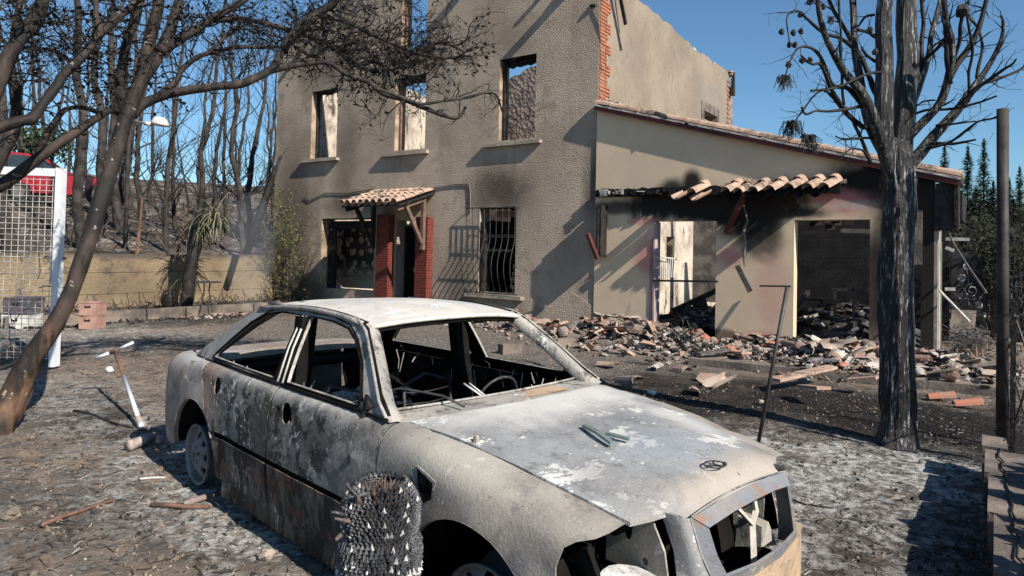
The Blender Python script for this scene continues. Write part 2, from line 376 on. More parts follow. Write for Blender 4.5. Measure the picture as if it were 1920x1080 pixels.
    MT['cypress2'] = simple('deep_conifer_green', (.02, .035, .018), (.04, .055, .024), .9, .9, .001)  # deeper green of the rounded evergreens
    MT['shrub'] = simple('blackened_shrub', (.015, .016, .012), (.04, .045, .022), 2, .9, .001)
    # glass lump
    t = NT('melted_green_glass'); MT['glass'] = t.done((.15, .19, .18), .2, t.bump(t.noise(40, 3), .004), spec=.6)
    MT['stick'] = simple('reddish_dead_stick', (.20, .11, .08), (.10, .06, .045), 9, .8, .004)
    MT['ash_roll'] = simple('ash_coated_paper', (.40, .35, .32), (.22, .17, .15), 9, .9, .006)
mats()
def ground_mat():
    t = NT('burnt_ground', 'World')
    grit = t.noise(38, 6, .75); mid = t.noise(5.5, 7, .7); big = t.noise(1.1, 6, .65)
    brown = t.mix(t.ramp(big, .35, .65), (.32, .235, .178), (.40, .31, .24))
    brown = t.mix(t.ramp(grit, .5, .7), brown, (.13, .10, .08))
    grav = t.mix(t.ramp(t.vor(30), .1, .6), (.35, .31, .27), (.15, .13, .115))
    ash = t.mix(t.ramp(t.noise(13, 7, .75), .40, .58), (.20, .19, .175), (.62, .60, .565))
    black = t.mix(t.ramp(grit, .45, .7), (.018, .016, .016), (.075, .066, .06)); black = t.mix(t.ramp(t.noise(9, 5, .7), .58, .66), black, (.11, .09, .075))
    gd = t.mix(t.ramp(mid, .40, .60), (.12, .104, .09), grav)
    c = t.mix(t.ramp(mid, .40, .62), brown, gd)
    for cc, rr, k in (((0.5, -4.2, 0), (6.5, 2.6, 9), .9), ((-3, -3, 0), (4.5, 3.0, 9), .8)):
        c = t.mix(t.mth('MULTIPLY', t.blob(cc, rr, .2, .9, .5), k), c, grav)
    for cc, rr, k in (((5.2, -4.3, 0), (3.0, 1.6, 9), .97), ((6.6, -5.2, 0), (1.3, 2.2, 9), .97), ((3.6, -5.6, 0), (1.7, .9, 9), .9), ((5.8, -8.0, 0), (1.8, 2.4, 9), .85), ((-7.6, -4.6, 0), (1.4, 2.8, 9), .85), ((-5.5, -8.6, 0), (2.5, 1.4, 9), .7), ((-.6, -9.5, 0), (1.6, .9, 9), .55),
                      ((1.8, -10.8, 0), (1.2, .5, 9), .45), ((3.6, -11.5, 0), (1.0, .35, 9), .7), ((-3.4, -6.6, 0), (2.6, .9, 9), .65), ((.3, -9.5, 0), (.7, .4, 9), .9), ((2.6, -10.3, 0), (1.6, .35, 9), .5), ((-1.5, -6.2, 0), (2.5, .5, 9), .6)):
        c = t.mix(t.mth('MULTIPLY', t.blob(cc, rr, .4, 1.5, .6), k), c, black)
    am = t.ramp(t.mth('ADD', t.noise(2.2, 8, .72), t.mth('MULTIPLY', t.noise(11, 6, .75), .35)), .60, .74)
    for cc, rr, k in (((5.9, -6.5, 0), (1.7, 1.1, 9), 1.5), ((6.1, -6.2, 0), (.8, .55, 9), 2.2), ((5.2, -7.6, 0), (1.5, 1.2, 9), 1.1), ((3.1, -9.95, 0), (1.9, .75, 9), 1.3), ((3.2, -9.7, 0), (1.3, .35, 9), 1.8), ((1.8, -9.3, 0), (1.4, .8, 9), 1.2), ((-1, -9.4, 0), (3, 1.0, 9), .6), ((-6.5, -7.0, 0), (3, 2, 9), .7), ((5.6, -9.0, 0), (1.2, .9, 9), .9), ((1.5, -11.3, 0), (1.5, .8, 9), .55)):
        k2 = t.mth('MULTIPLY', t.blob(cc, rr, .3, 1.3, .7), k)
        c = t.mix(t.mth('MULTIPLY', k2, t.mth('ADD', t.mth('MULTIPLY', am, .8), .14), True), c, ash)
    c = t.mix(t.mth('MULTIPLY', t.ramp(t.noise(3.3, 8, .75), .57, .64), .7), c, black)
    c = t.mix(t.mth('MULTIPLY', t.ramp(t.noise(17, 6, .75), .58, .64), .75), c, (.03, .026, .024))
    c = t.mix(t.mth('MULTIPLY', t.ramp(t.noise(24, 6, .75), .62, .66), .75), c, (.44, .42, .40))
    h = t.mth('ADD', t.mth('MULTIPLY', grit, .6), t.mth('MULTIPLY', t.noise(12, 6, .75), 1.2))
    return t.done(c, .95, t.bump(h, .06), spec=.08)
MT['ground'] = ground_mat()
def hill_mat():
    t = NT('burnt_hillside', 'World')
    c = t.mix(t.ramp(t.noise(.7, 6, .65), .4, .62), (.14, .115, .095), (.045, .038, .032))
    c = t.mix(t.ramp(t.noise(1.6, 7, .75), .54, .62), c, (.34, .32, .29)); c = t.mix(t.ramp(t.noise(5, 6, .7), .55, .65), c, (.03, .026, .023))
    return t.done(c, .95, t.bump(t.noise(4, 7, .7), .12), spec=.1)
MT['hill'] = hill_mat()
# ================================================================== ground
_LAT = {}
def vnoise(x, y, sc, seed, octv=4, pers=.5):
    if seed not in _LAT: _LAT[seed] = np.random.RandomState(seed).rand(256, 256)
    L = _LAT[seed]; r = np.zeros_like(x); a = 1.0; tot = 0
    for o in range(octv):
        X = x*sc; Y = y*sc; xi = np.floor(X).astype(int); yi = np.floor(Y).astype(int); fx = X-xi; fy = Y-yi
        fx = fx*fx*(3-2*fx); fy = fy*fy*(3-2*fy); g = lambda i, j: L[(i+o*37) & 255, (j+o*91) & 255]
        r += a*((g(xi, yi)*(1-fx)+g(xi+1, yi)*fx)*(1-fy)+(g(xi, yi+1)*(1-fx)+g(xi+1, yi+1)*fx)*fy-.5)
        tot += a; a *= pers; sc *= 2.03
    return r/tot
def grid(name, xs, ys, zf, mt, kind='structure'):
    X, Y = np.meshgrid(xs, ys); Z = zf(X, Y); n = len(xs); m_ = len(ys)
    v = np.stack([X.ravel(), Y.ravel(), Z.ravel()], 1)
    i = np.arange(n*m_).reshape(m_, n); q = np.stack([i[:-1, :-1].ravel(), i[:-1, 1:].ravel(), i[1:, 1:].ravel(), i[1:, :-1].ravel()], 1)
    me = bpy.data.meshes.new(name); me.vertices.add(len(v)); me.vertices.foreach_set('co', v.ravel())
    me.loops.add(q.size); me.loops.foreach_set('vertex_index', q.ravel()); me.polygons.add(len(q))
    me.polygons.foreach_set('loop_start', np.arange(0, q.size, 4)); me.polygons.foreach_set('loop_total', np.full(len(q), 4))
    me.update(); me.validate(); o = link(name, me, mt, None, True); tag(o, kind=kind); return o
def gz_(x, y):
    z = .05*vnoise(x, y, .8, 3, 3)+.045*vnoise(x, y, 3.2, 5, 4, .6)+.03*vnoise(x, y, 14, 8, 3, .65)
    k = np.clip((-2.4-y)/.8, 0, 1); z = z*(.3+.7*k)
    return z
_GX, _GY = np.meshgrid(np.arange(-14, 12, .03), np.arange(-16, 3, .03)); _GZ = gz_(_GX, _GY)
def ground_z(x, y): return float(_GZ[min(_GZ.shape[0]-1, max(0, int((y+16)/.03+.5))), min(_GZ.shape[1]-1, max(0, int((x+14)/.03+.5)))])
grid('ground', np.concatenate([np.arange(-10.3, -1, .09), np.arange(-1, 10, .035)]),
     np.concatenate([np.arange(-13.6, -6.2, .035), np.arange(-6.2, 1.0, .08)]), gz_, MT['ground'])
b = MB(); b.box((-400, -300, -1.0), (500, 600, -.07)); tag(b.build('far_ground', MT['ground']), kind='structure')
def hill_z(X, Y):
    d = np.clip(-10.4-X, 0, 60)
    return 1.30+.165*d*(1-.2*np.clip(d/60, 0, 1))+.9*vnoise(X, Y, .16, 11, 5, .55)*np.clip(d/3, .1, 1)+.05*vnoise(X, Y, 2.2, 4, 3)-.010*np.clip(d-24, 0, 99)**1.6+.03*np.clip(Y-2, 0, 30)*np.clip(d/10, 0, 1)
grid('hillside', np.concatenate([np.arange(-62, -24, .7), np.arange(-24, -10.3, .16)]), np.arange(-34, 50, .3), hill_z, MT['hill'])
def hz(x, y): return float(hill_z(np.array([float(x)]), np.array([float(y)]))[0])
# loose stones, char crumbs and ash flakes on the ground
def litter(name, n, region, smin, smax, mt, seed, flat=.5):
    rs = random.Random(seed); b = MB()
    for _ in range(n):
        for _k in range(6):
            x, y = region(rs)
            if noise.noise(Vector((x*1.7, y*1.7, seed)))+.6*noise.noise(Vector((x*5, y*5, seed))) > rs.uniform(-.25, .35): break
        s = smin*(smax/smin)**(rs.random()**2.2); z = ground_z(x, y) if y > -13 else 0
        a = rs.random()*6.28; c, d = math.cos(a), math.sin(a); h = s*flat*rs.uniform(.5, 1.3); st = rs.uniform(.4, 1)
        p = [(-1, -.6), (.8, -1), (1, .7), (-.6, 1)]
        base = [(x+s*.5*(q[0]*c-q[1]*st*d), y+s*.5*(q[0]*d+q[1]*st*c), z-.004) for q in p]
        top = [(x+s*.32*(q[0]*c-q[1]*st*d)+rs.uniform(-.1, .1)*s, y+s*.32*(q[0]*d+q[1]*st*c), z+h*rs.uniform(.6, 1.1)) for q in p]
        b.add(base+top, [(4, 5, 6, 7), (0, 1, 5, 4), (1, 2, 6, 5), (2, 3, 7, 6), (3, 0, 4, 7)])
    o = b.build(name, mt); tag(o, kind='stuff'); return o
def reg_near(rs):
    d = 1.8+7*rs.random()**1.6; a = rs.uniform(-.72, .72); f = Vector((fwd.x, fwd.y)).normalized(); r = Vector((-f.y, f.x))*-1
    return CAM.x+f.x*d+r.x*d*a, CAM.y+f.y*d+r.y*d*a
def reg_mid(rs):
    while True:
        x, y = rs.uniform(-9, 7), rs.uniform(-8.5, -.2)
        if x < 2.6 or rs.random() < .12: return x, y
litter('gravel', 8000, reg_mid, .010, .04, simple('pale_gravel_stones', (.24, .215, .19), (.10, .09, .08), 30, .9, .002), 1)
litter('char_crumbs', 9000, reg_near, .005, .035, simple('char_crumb', (.02, .018, .017), (.06, .052, .046), 30, .85, .002), 2)
litter('ash_flakes', 6000, reg_near, .004, .018, simple('pale_ash_flake', (.42, .40, .37), (.22, .20, .19), 30, .9, .002), 3, .3)
def straw(name, n, mt, seed, L0, L1, r):
    rs = random.Random(seed); b = MB()
    for _ in range(n):
        x, y = reg_near(rs); a = rs.random()*6.28; L = rs.uniform(L0, L1); z = ground_z(x, y)+.004; q = [(x, y, z)]
        for j in range(2): a += rs.gauss(0, .35); x += math.cos(a)*L/2; y += math.sin(a)*L/2; q.append((x, y, ground_z(x, y)+rs.uniform(.003, .014)))
        b.tube(q, r*rs.uniform(.5, 1.3), 3, cap=False)
    tag(b.build(name, mt), kind='stuff')
straw('burnt_straw', 2600, simple('charred_straw', (.015, .013, .012), (.05, .04, .033), 9, .8, .001), 11, .03, .14, .0022)
straw('ashy_straw', 1300, simple('ash_white_straw', (.40, .38, .35), (.25, .22, .20), 9, .8, .001), 12, .02, .09, .002)
litter('soil_clods', 5500, reg_near, .008, .04, simple('brown_soil_clod', (.24, .18, .135), (.14, .11, .085), 30, .95, .002), 4)
# ================================================================== house
house = thing('burned_house', (0, 0, 0), 'tall roofless stucco house with empty scorched window openings', 'house')
def XZ(y): return lambda a, b_: (a, y, b_)
W = dict(w1=(-9.2, 4.13, -8.09, 6.04), w2=(-5.87, 4.13, -4.81, 6.0), w3=(-2.56, 4.14, -1.55, 6.01), at=(-5.72, 6.68, -4.83, 8.3),
         lw=(-8.62, .5, -6.5, 2.42), gr=(-3.05, .68, -2.0, 2.62))
holes = [rect(*v) for v in W.values()]
slab('wall', [(-10.8, -.1), (-5.72, -.1), (-5.72, 2.35), (-4.93, 2.35), (-4.93, -.1), (0, -.1), (0, 7.3), (-5.4, 10.0), (-10.8, 7.3)], holes,
     XZ(0), XZ(.38), MT['stucco'], house)
def ragged(p0, p1, n, amp, rs):
    return [(p0[0]+(p1[0]-p0[0])*i/n, p0[1]+(p1[1]-p0[1])*i/n+rs.uniform(-amp, amp)) for i in range(n+1)]
rs = random.Random(5)
YZ = lambda x: (lambda a, b_: (x, a, b_))
top = ragged((8.5, 7.25), (5.2, 7.28), 14, .07, rs)+ragged((5.0, 7.35), (.385, 7.6), 16, .045, rs)
slab('wall', [(.385, 4.4), (8.5, 4.4)]+top, [rect(6.28, 5.50, 7.36, 5.73)], YZ(-.003), YZ(-.36), MT['render'], house)
slab('wall', [(.385, -.1), (8.5, -.1), (8.5, 4.397), (.385, 4.397)], [rect(at_x(1250, 450).y, at_x(1250, 490).z, at_x(1265, 450).y, at_x(1257, 444).z)], YZ(-.003), YZ(-.36), MT['inner'], house)
slab('wall', [(-10.8, -.1), (-.002, -.1)]+ragged((-.002, 6.9), (-5.4, 9.1), 20, .05, rs)+ragged((-5.6, 9.05), (-10.8, 7.45), 20, .06, rs), [],
     XZ(8.503), XZ(8.88), MT['masonry'], house)
slab('wall', [(.385, -.1), (8.5, -.1)]+ragged((8.5, 7.3), (.385, 7.2), 14, .12, rs), [rect(5.0, 2.7, 5.75, 5.05)], YZ(-10.42), YZ(-10.797), MT['inner'], house)
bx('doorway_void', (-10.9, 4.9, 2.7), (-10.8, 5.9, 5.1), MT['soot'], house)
# coping rubble on the ragged wall tops
for k in range(46):
    y = rs.uniform(.5, 8.4); z = 7.25+(.30 if y < 5 else .02)*(5-y)/5*1.0
    s = rs.uniform(.05, .13); bb = MB(); bb.box((-.3+rs.random()*.1, y, z-.04), (-.03, y+s*1.6, z+s*.6), .02); bb.build('coping_stone', MT['rubble'], house)
for y, z in ((8.35, 7.3), (8.42, 7.22)):
    bb = MB(); bb.box((-.3, y, z), (.1, y+.28, z+.05), .01); bb.build('eaves_tile', MT['tile'], house)
bb = MB(); bb.obox((.1, 8.55, 6.95), (.05, 0, 0), (0, .09, 0), (0, .02, .36), .6); bb.build('burnt_eaves_flap', MT['char'], house)
# quoin of thin orange bricks up the side wall
z = 4.72; k = 0
while z < 7.6:
    y1 = .30+(.2 if (k//3) % 2 else .05)+rs.uniform(-.03, .03)
    y = .012
    while y < y1:
        L = min(.24, y1-y); hh = .052
        if L > .05:
            bb = MB(); bb.box((-.004, y, z), (.018+rs.uniform(0, .012), y+L-.012, z+hh), .003); bb.build('brick', MT['brick2'], house)
        y += .24
    z += .075; k += 1
bx('quoin_mortar', (-.006, .012, 4.70), (.008, .40, 7.55), MT['reveal'], house)
k = 0; z = 4.6
while z < 7.1:
    bb = MB(); bb.box((-.1, 8.30, z), (.02, 8.515, z+.055), .006); bb.build('brick', MT['brick2'], house); z += .14
# small side window: grey cement frame
bb = MB(); bb.box((-.002, 6.08, 5.73), (.02, 7.55, 5.98)); bb.box((-.002, 6.08, 5.42), (.02, 6.28, 5.73)); bb.box((-.002, 7.36, 5.42), (.02, 7.55, 5.73))
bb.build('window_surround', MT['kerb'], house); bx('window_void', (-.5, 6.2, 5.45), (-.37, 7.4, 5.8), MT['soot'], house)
# hanging timbers at the top corner
bb = MB(); bb.bar(at_y(1140, -30, -.10), at_y(1165, 95, -.05), .05, .012, (0, 1, 0)); bb.build('hanging_timber', MT['grey_metal'], house)
bb = MB(); bb.bar((.06, .3, 8.1), (.16, .9, 6.6), .07, .04); bb.bar((-.05, -.25, 7.95), (.3, -.1, 7.75), .06, .06); bb.build('hanging_timber', MT['char'], house)
# purlin ends sticking out of the gable near the roof line (they throw the long slanting shadows)
for X, pr, s_ in ((-9.3, .30, .10), (-7.6, .38, .12), (-5.9, .36, .10), (-3.0, .42, .15), (-.75, .34, .13), (-1.15, .2, .08)):
    zt = 7.3+(5.4-abs(X+5.4))*.5-.35
    bb = MB(); bb.box((X-s_/2, -pr, zt-s_), (X+s_/2, .2, zt), .01); bb.build('purlin_end', MT['char'], house)
bb = MB()
for sg in (-1, 1):
    a = Vector((-5.4+sg*5.45, -.14, 7.25)); c = Vector((-5.4+sg*.1, -.14, 9.95))
    bb.bar(a, c, .26, .09)
pass
# sills, reveals, frames
for nm, (x0, x1, z) in dict(a=(-9.55, -7.95, 4.09), b=(-6.26, -4.66, 4.07), c=(-2.95, -1.36, 4.08)).items():
    bb = MB(); bb.box((x0, -.11, z-.075), (x1, .30, z), .006); bb.build('window_sill', MT['sill'], house)
bb = MB(); bb.box((-3.32, -.15, .56), (-1.74, .30, .64), .006); bb.build('window_sill', MT['sill'], house)
for v, mt in ((W['w1'], 'reveal'), (W['w2'], 'reveal'), (W['w3'], 'reveal'), (W['lw'], 'reveal'), (W['gr'], 'sill'), (W['at'], 'reveal')):
    bx('window_reveal', (v[0]-.001, .003, v[1]), (v[0]+.012, .375, v[3]), MT[mt], house)
    bx('lintel_lining', (v[0]+.013, .004, v[3]-.015), (v[2]-.002, .376, v[3]+.001), MT['soot'], house)
for v, mt, dd in ((W['w1'], 'char', .16), (W['w2'], 'brown_wood', .14), (W['w3'], 'char', .12), (W['at'], 'brown_wood', .1)):
    fr = bx('window_frame', (v[0]+.013, dd, v[1]), (v[0]+.075, dd+.09, v[3]-.02), MT[mt], house)
    bx('window_frame', (v[2]-.03, .2, v[1]), (v[2]-.002, .28, v[3]-.02), MT['char'], house)
for v, h in ((W['w2'], .13), (W['w3'], .15), (W['w1'], .06)):
    bb = MB(); n = 9; x0, x1 = v[0]+.08, v[2]-.03; pts = [(x0+(x1-x0)*i/n, v[3]-h-rs.uniform(-.03, .03)) for i in range(n+1)]
    slab('charred_shutter_box', [(x1, v[3]-.02), (x0, v[3]-.02)]+pts, [], XZ(.22), XZ(.30), MT['soot'], house)
# remains inside, seen through the openings
bb = MB(); bb.box((-9.9, 3.5, 3.75), (-.4, 3.7, 3.95)); bb.build('charred_joist', MT['char'], house)
bb = MB(); bb.box((-8.6, 7.9, 4.4), (-5, 8.1, 4.62)); bb.box((-8.6, 8.0, 3.8), (-6.6, 8.2, 4.4)); bb.build('concrete_ledge', MT['kerb'], house)
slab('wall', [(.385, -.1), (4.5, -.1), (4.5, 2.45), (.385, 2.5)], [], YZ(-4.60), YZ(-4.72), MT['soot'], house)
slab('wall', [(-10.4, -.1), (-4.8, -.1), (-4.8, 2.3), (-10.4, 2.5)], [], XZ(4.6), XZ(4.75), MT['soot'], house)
# scorched insulation panel with round adhesive pats
pan = thing('insulation_panel', (-8.6, 1.5, 0), 'dark scorched wall panel dotted with round tan pats behind the ground floor window', 'panel')
t = NT('scorched_panel', 'World'); c = t.mix(t.ramp(t.xyz(2), .5, 1.25, inv=True), (.07, .065, .062), (.66, .52, .37)); c = t.mix(t.ramp(t.noise(1.9, 8, .7), .54, .58), c, (.72, .60, .46))
MT['panel'] = t.done(c, .9, t.bump(t.noise(20, 5), .01))
slab('board', [(-9.75, .7), (-9.4, .42), (-7.6, .45), (-7.4, 2.3), (-9.75, 2.25)], [], XZ(1.5), XZ(1.56), MT['panel'], pan)
MT['pat'] = simple('tan_adhesive', (.62, .48, .32), (.48, .36, .24), 10, .9, .01)
for i, (u, v) in enumerate(((585, 448), (657, 450), (676, 450), (692, 450), (640, 483), (658, 473), (694, 470), (640, 514), (664, 494), (681, 494), (700, 494), (636, 454), (655, 514), (674, 514), (690, 515), (662, 430), (693, 430), (676, 474))):
    p = at_y(u, v, 1.47); bb = MB(); bb.tube([p+Vector((0, .028, 0)), p], [.085+.01*(i % 3), .075], 12); bb.build('adhesive_pat', MT['pat'], pan)
bb = MB(); bb.tube([at_y(645, 425, 1.4), at_y(647, 470, 1.38), at_y(645, 500, 1.4)], .02, 6); bb.build('hanging_strap', MT['soot'], pan)
bb = MB(); bb.obox(at_y(647, 500, 1.38), (.09, 0, .02), (0, .01, 0), (-.02, 0, .28), .5); bb.build('hanging_cloth', MT['rubble'], pan)
# shutter remains of the ground floor window
bb = MB(); bb.box((-8.45, .18, 2.16), (-6.55, .30, 2.36)); bb.box((-8.56, .2, .5), (-8.25, .26, 2.3)); bb.build('shutter_box', MT['soot'], house)
bx('door_leaf', (-5.7, .30, 0), (-5.64, .9, 2.2), MT['soot'], house)
bb = MB(); bb.obox(at_y(770, 443, .9), (.2, 0, 0), (0, .02, 0), (0, 0, .28)); bb.build('meter_board', MT['rubble'], house)
bb = MB(); bb.tube([at_y(768, 438, .87)-Vector((0, 0, 0)), at_y(768, 438, .85)], .07, 10); bb.tube([at_y(771, 420, .87), at_y(771, 420, .85)], .05, 10); bb.build('meter_dial', MT['iron'], house)
bb = MB(); bb.bar(at_y(756, 458, .7), at_y(780, 512, .6), .05, .05); bb.build('fallen_batten', MT['pale_metal'], house)
# cables on the wall
bb = MB(); bb.tube([at_y(u, v, -.02) for u, v in ((570, 370), (580, 377), (610, 362), (650, 363), (690, 356), (706, 357))], .012, 4)
bb.build('cable', MT['char'], house)
bb = MB(); bb.tube([at_y(u, v, -.02) for u, v in ((812, 352), (850, 346), (880, 345), (882, 360), (882, 398))], .014, 4); bb.build('cable', MT['kerb'], house)
bb = MB(); bb.tube([at_y(1112, 8, -.02), at_y(1112, 12, .0)], .07, 10); bb.build('vent_hole', MT['soot'], house)
# stone plinth cracks: render lip at the foot of the wall
slab('plinth_render', [(-2.4, -.05), (-.05, -.05), (-.05, .55), (-.5, .78), (-1.0, .45), (-1.6, .62), (-2.4, .35)], [], XZ(-.018), XZ(-.001), MT['stucco'], house)
# ---- porch: two brick pillars and a tiled canopy
def brick_pillar(X0, X1, Y0, ztop, label, seed):
    r = random.Random(seed); p = thing('brick_pillar', ((X0+X1)/2, Y0, 0), label, 'pillar', 'brick pillars of the porch')
    bx('mortar_core', (X0+.008, Y0+.008, -.05), (X1-.008, -.002, ztop), MT['mortar'], p)
    z = 0.0; k = 0
    while z < ztop-.03:
        off = 0 if k % 2 else -.11; x = X0+off
        while x < X1:
            a, c = max(x, X0), min(x+.22, X1)
            if c-a > .03:
                bb = MB(); bb.box((a+.004, Y0-r.uniform(0, .004), z+.004), (c-.004, Y0+.05, z+.054)); bb.build('brick', MT['brick'], p)
            x += .22
        bb = MB(); bb.box((X1-.06, Y0+.054, z+.004), (X1+r.uniform(.001, .006), -.004, z+.054)); bb.build('brick', MT['brick'], p)
        z += .062; k += 1
brick_pillar(-6.22, -5.78, -.2, 2.5, 'red brick pillar left of the porch door, its sunlit side glowing orange', 1)
brick_pillar(-4.86, -4.46, -.2, 2.42, 'red brick pillar right of the porch door beneath the timber bracket', 2)
can = thing('porch_canopy', (-5.4, 0, 2.9), 'small sloping canopy of clay canal tiles over the porch door', 'canopy')
def canal_tile(a, b_, r0, r1, mt, parent, name='tile', up=Vector((0, 0, 1)), convex=True, th=.012, seg=6, arc=1.0):
    """half-round tapering clay tile from a (upper end) to b_ (lower end)"""
    a = Vector(a); b_ = Vector(b_); d = (b_-a).normalized(); sx = d.cross(up).normalized(); uz = sx.cross(d)
    if uz.dot(up) < 0: uz = -uz
    if not convex: uz = -uz
    bb = MB(); vs = []
    for p, r in ((a, r0), (b_, r1)):
        for rr in (r, r-th):
            for i in range(seg+1):
                t_ = (PI/2)*(1-arc)+PI*arc*i/seg; vs.append(p+sx*math.cos(t_)*rr+uz*math.sin(t_)*rr)
    n = seg+1; fs = []
    for i in range(seg):
        fs += [(i, i+1, 2*n+i+1, 2*n+i), (n+i, 3*n+i, 3*n+i+1, n+i+1), (i, n+i, n+i+1, i+1), (2*n+i, 2*n+i+1, 3*n+i+1, 3*n+i)]
    fs += [(0, 2*n, 3*n, n), (seg, n+seg, 3*n+seg, 2*n+seg)]
    bb.add(vs, fs); return bb.build(name, mt, parent, smooth=False)
cz0, cz1 = 3.08, 2.70; N_ = 9
for c in range(N_):
    X = -6.30+c*.222
    for r_ in range(4):
        y0 = -.02-r_*.31; y1 = y0-.37; f = lambda y: cz0+(cz1-cz0)*(-y/1.2)
        j = random.uniform(-.012, .012)
        canal_tile((X+j, y0, f(y0)+.02+.0*r_), (X+j, max(y1, -1.3), f(max(y1, -1.3))+.035), .075, .092, MT['tile'], can)
        if c < N_-1: canal_tile((X+.111, y0, f(y0)-.0), (X+.111, max(y1, -1.27), f(max(y1, -1.27))+.015), .07, .06, MT['tile'], can, convex=False)
bb = MB()
bb.add([(-6.38, -.01, cz0-.05), (-4.42, -.01, cz0-.05), (-4.42, -1.22, cz1-.05), (-6.38, -1.22, cz1-.05), (-6.38, -.01, cz0-.09), (-4.42, -.01, cz0-.09), (-4.42, -1.22, cz1-.09), (-6.38, -1.22, cz1-.09)],
       [(0, 3, 2, 1), (4, 5, 6, 7), (0, 1, 5, 4), (1, 2, 6, 5), (2, 3, 7, 6), (3, 0, 4, 7)])
bb.build('deck_board', MT['char'], can)
for X, mt in ((-4.56, 'brown_wood'), (-6.28, 'char')):
    bb = MB(); bb.bar((X, -.26, 1.62), (X, -.26, 2.92), .09, .09); bb.build('bracket_post', MT[mt], can)
    bb = MB(); bb.bar((X, -.21, 2.86), (X, -1.16, 2.56), .08, .10); bb.build('rafter', MT[mt], can)
    bb = MB(); bb.bar((X, -.30, 1.78), (X, -.86, 2.64), .075, .09); bb.build('brace', MT[mt], can)
bb = MB(); bb.bar((-6.4, -.95, 2.70), (-4.4, -.95, 2.70), .08, .08, (0, 1, 0)); bb.build('purlin', MT['char'], can)
# ---- bellied window grille
gr = thing('window_grille', (-2.65, -.1, .66), 'bellied wrought iron grille over the ground floor window', 'grille')
gx0, gx1, gz0, gz1 = -3.32, -1.95, .66, 2.62
def gy(z):
    t_ = (z-gz0)/(gz1-gz0)
    return -.12-(.16*math.sin(min(1, (t_)/.62)*PI)**1.3 if t_ < .62 else 0)
nb = 9
for i in range(nb):
    x = gx0+(gx1-gx0)*i/(nb-1); bb = MB()
    bb.tube([(x, gy(gz0+(gz1-gz0)*k/18), gz0+(gz1-gz0)*k/18) for k in range(19)], .009, 5); bb.build('bar', MT['iron'], gr, True)
for z in (gz0+.01, gz1-.01):
    bb = MB(); bb.bar((gx0-.03, -.12, z), (gx1+.03, -.12, z), .02, .02); bb.build('rail', MT['iron'], gr)
for x in (gx0, gx1):
    bb = MB(); bb.bar((x, -.12, gz1-.01), (x+.02, .02, gz1-.01), .018, .018); bb.bar((x, -.12, gz0+.01), (x+.02, .02, gz0+.01), .018, .018); bb.build('wall_stay', MT['iron'], gr)
def scroll(c, r, ax, mt, parent, turns=1.4, sg=1, name='scroll', w=.006, up=Vector((0, 0, 1)), a0=0):
    pts = []
    for k in range(15):
        t_ = k/14; a = a0+sg*turns*2*PI*t_; rr = r*(1-.75*t_); pts.append(Vector(c)+Vector(ax)*rr*math.cos(a)+up*rr*math.sin(a))
    bb = MB(); bb.tube(pts, w, 4); bb.build(name, mt, parent, True)
for i in range(nb-1):
    x = gx0+(gx1-gx0)*(i+.5)/(nb-1)
    for z, a in ((gz0+1.30, 1.57), (gz0+.98, -1.57)):
        for sg in (-1, 1): scroll((x+sg*.035, gy(z)-.0, z), .04, (1, 0, 0), MT['iron'], gr, sg=sg, a0=a)
for i in range(4): scroll((gx1+.01, -.2+.03*i, .85+.14*i), .07, (0, 1, 0), MT['iron'], gr, sg=1 if i % 2 else -1)
for i in range(16):
    x = gx0+(gx1-gx0)*i/15; scroll((x, -.16, gz0+.05), .035, (1, 0, 0), MT['iron'], gr, sg=1 if i % 2 else -1, turns=1.0)
# charred shutter behind the grille and rubble seen through it
bx('charred_shutter', (-3.02, .03, .7), (-2.94, .34, 2.3), MT['char'], house)
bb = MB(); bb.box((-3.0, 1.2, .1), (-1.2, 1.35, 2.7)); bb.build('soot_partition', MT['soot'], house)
b = MB()
for k in range(150):
    p = Vector((rs.uniform(-2.62, -2.0), rs.uniform(.9, 1.15), 0)); p.z = rs.uniform(.6, 2.25); b.ball(p, rs.uniform(.035, .07), 5, 3, .3)
st_ = b.build('stone_pile', MT['rubble'], house); tag(st_, kind='stuff')
bb = MB(); bb.box((-2.75, .25, 2.42), (-2.0, .37, 2.56)); bb.build('roller_shaft', MT['brown_wood'], house)
# ================================================================== annex
ann = thing('annex', (3, 0, 0), 'low cream plastered annex with sooty openings and a sloping tiled verge', 'annex')
rz_ = lambda x: 4.62-.285*x
slab('wall', [(.002, -.1), (1.30, -.1), (1.30, 2.28), (2.53, 2.28), (2.53, -.1), (3.89, -.1), (3.89, 2.28), (5.06, 2.28), (5.06, -.1), (5.30, -.1), (5.30, 2.2), (5.58, 2.2), (5.58, 1.55), (5.78, 1.55), (5.78, -.1),
              (5.95, -.1), (5.95, rz_(5.95)), (.002, rz_(.002))], [], XZ(-.03), XZ(.22), MT['plaster'], ann)
def roofp(x, y, dz): return (x, y, rz_(x)+dz)
bb = MB(); bb.add([roofp(.0, -.15, .005), roofp(6.3, -.15, .005), roofp(6.3, .9, .005), roofp(.0, .9, .005), roofp(.0, -.15, .06), roofp(6.3, -.15, .06), roofp(6.3, .9, .06), roofp(.0, .9, .06)],
                  [(0, 3, 2, 1), (4, 5, 6, 7), (0, 1, 5, 4), (1, 2, 6, 5), (2, 3, 7, 6), (3, 0, 4, 7)]); bb.build('roof_deck', MT['char'], ann)
MT['redfascia'] = simple('red_brown_fascia_paint', (.13, .035, .03), (.07, .025, .022), 3, .7, .002)
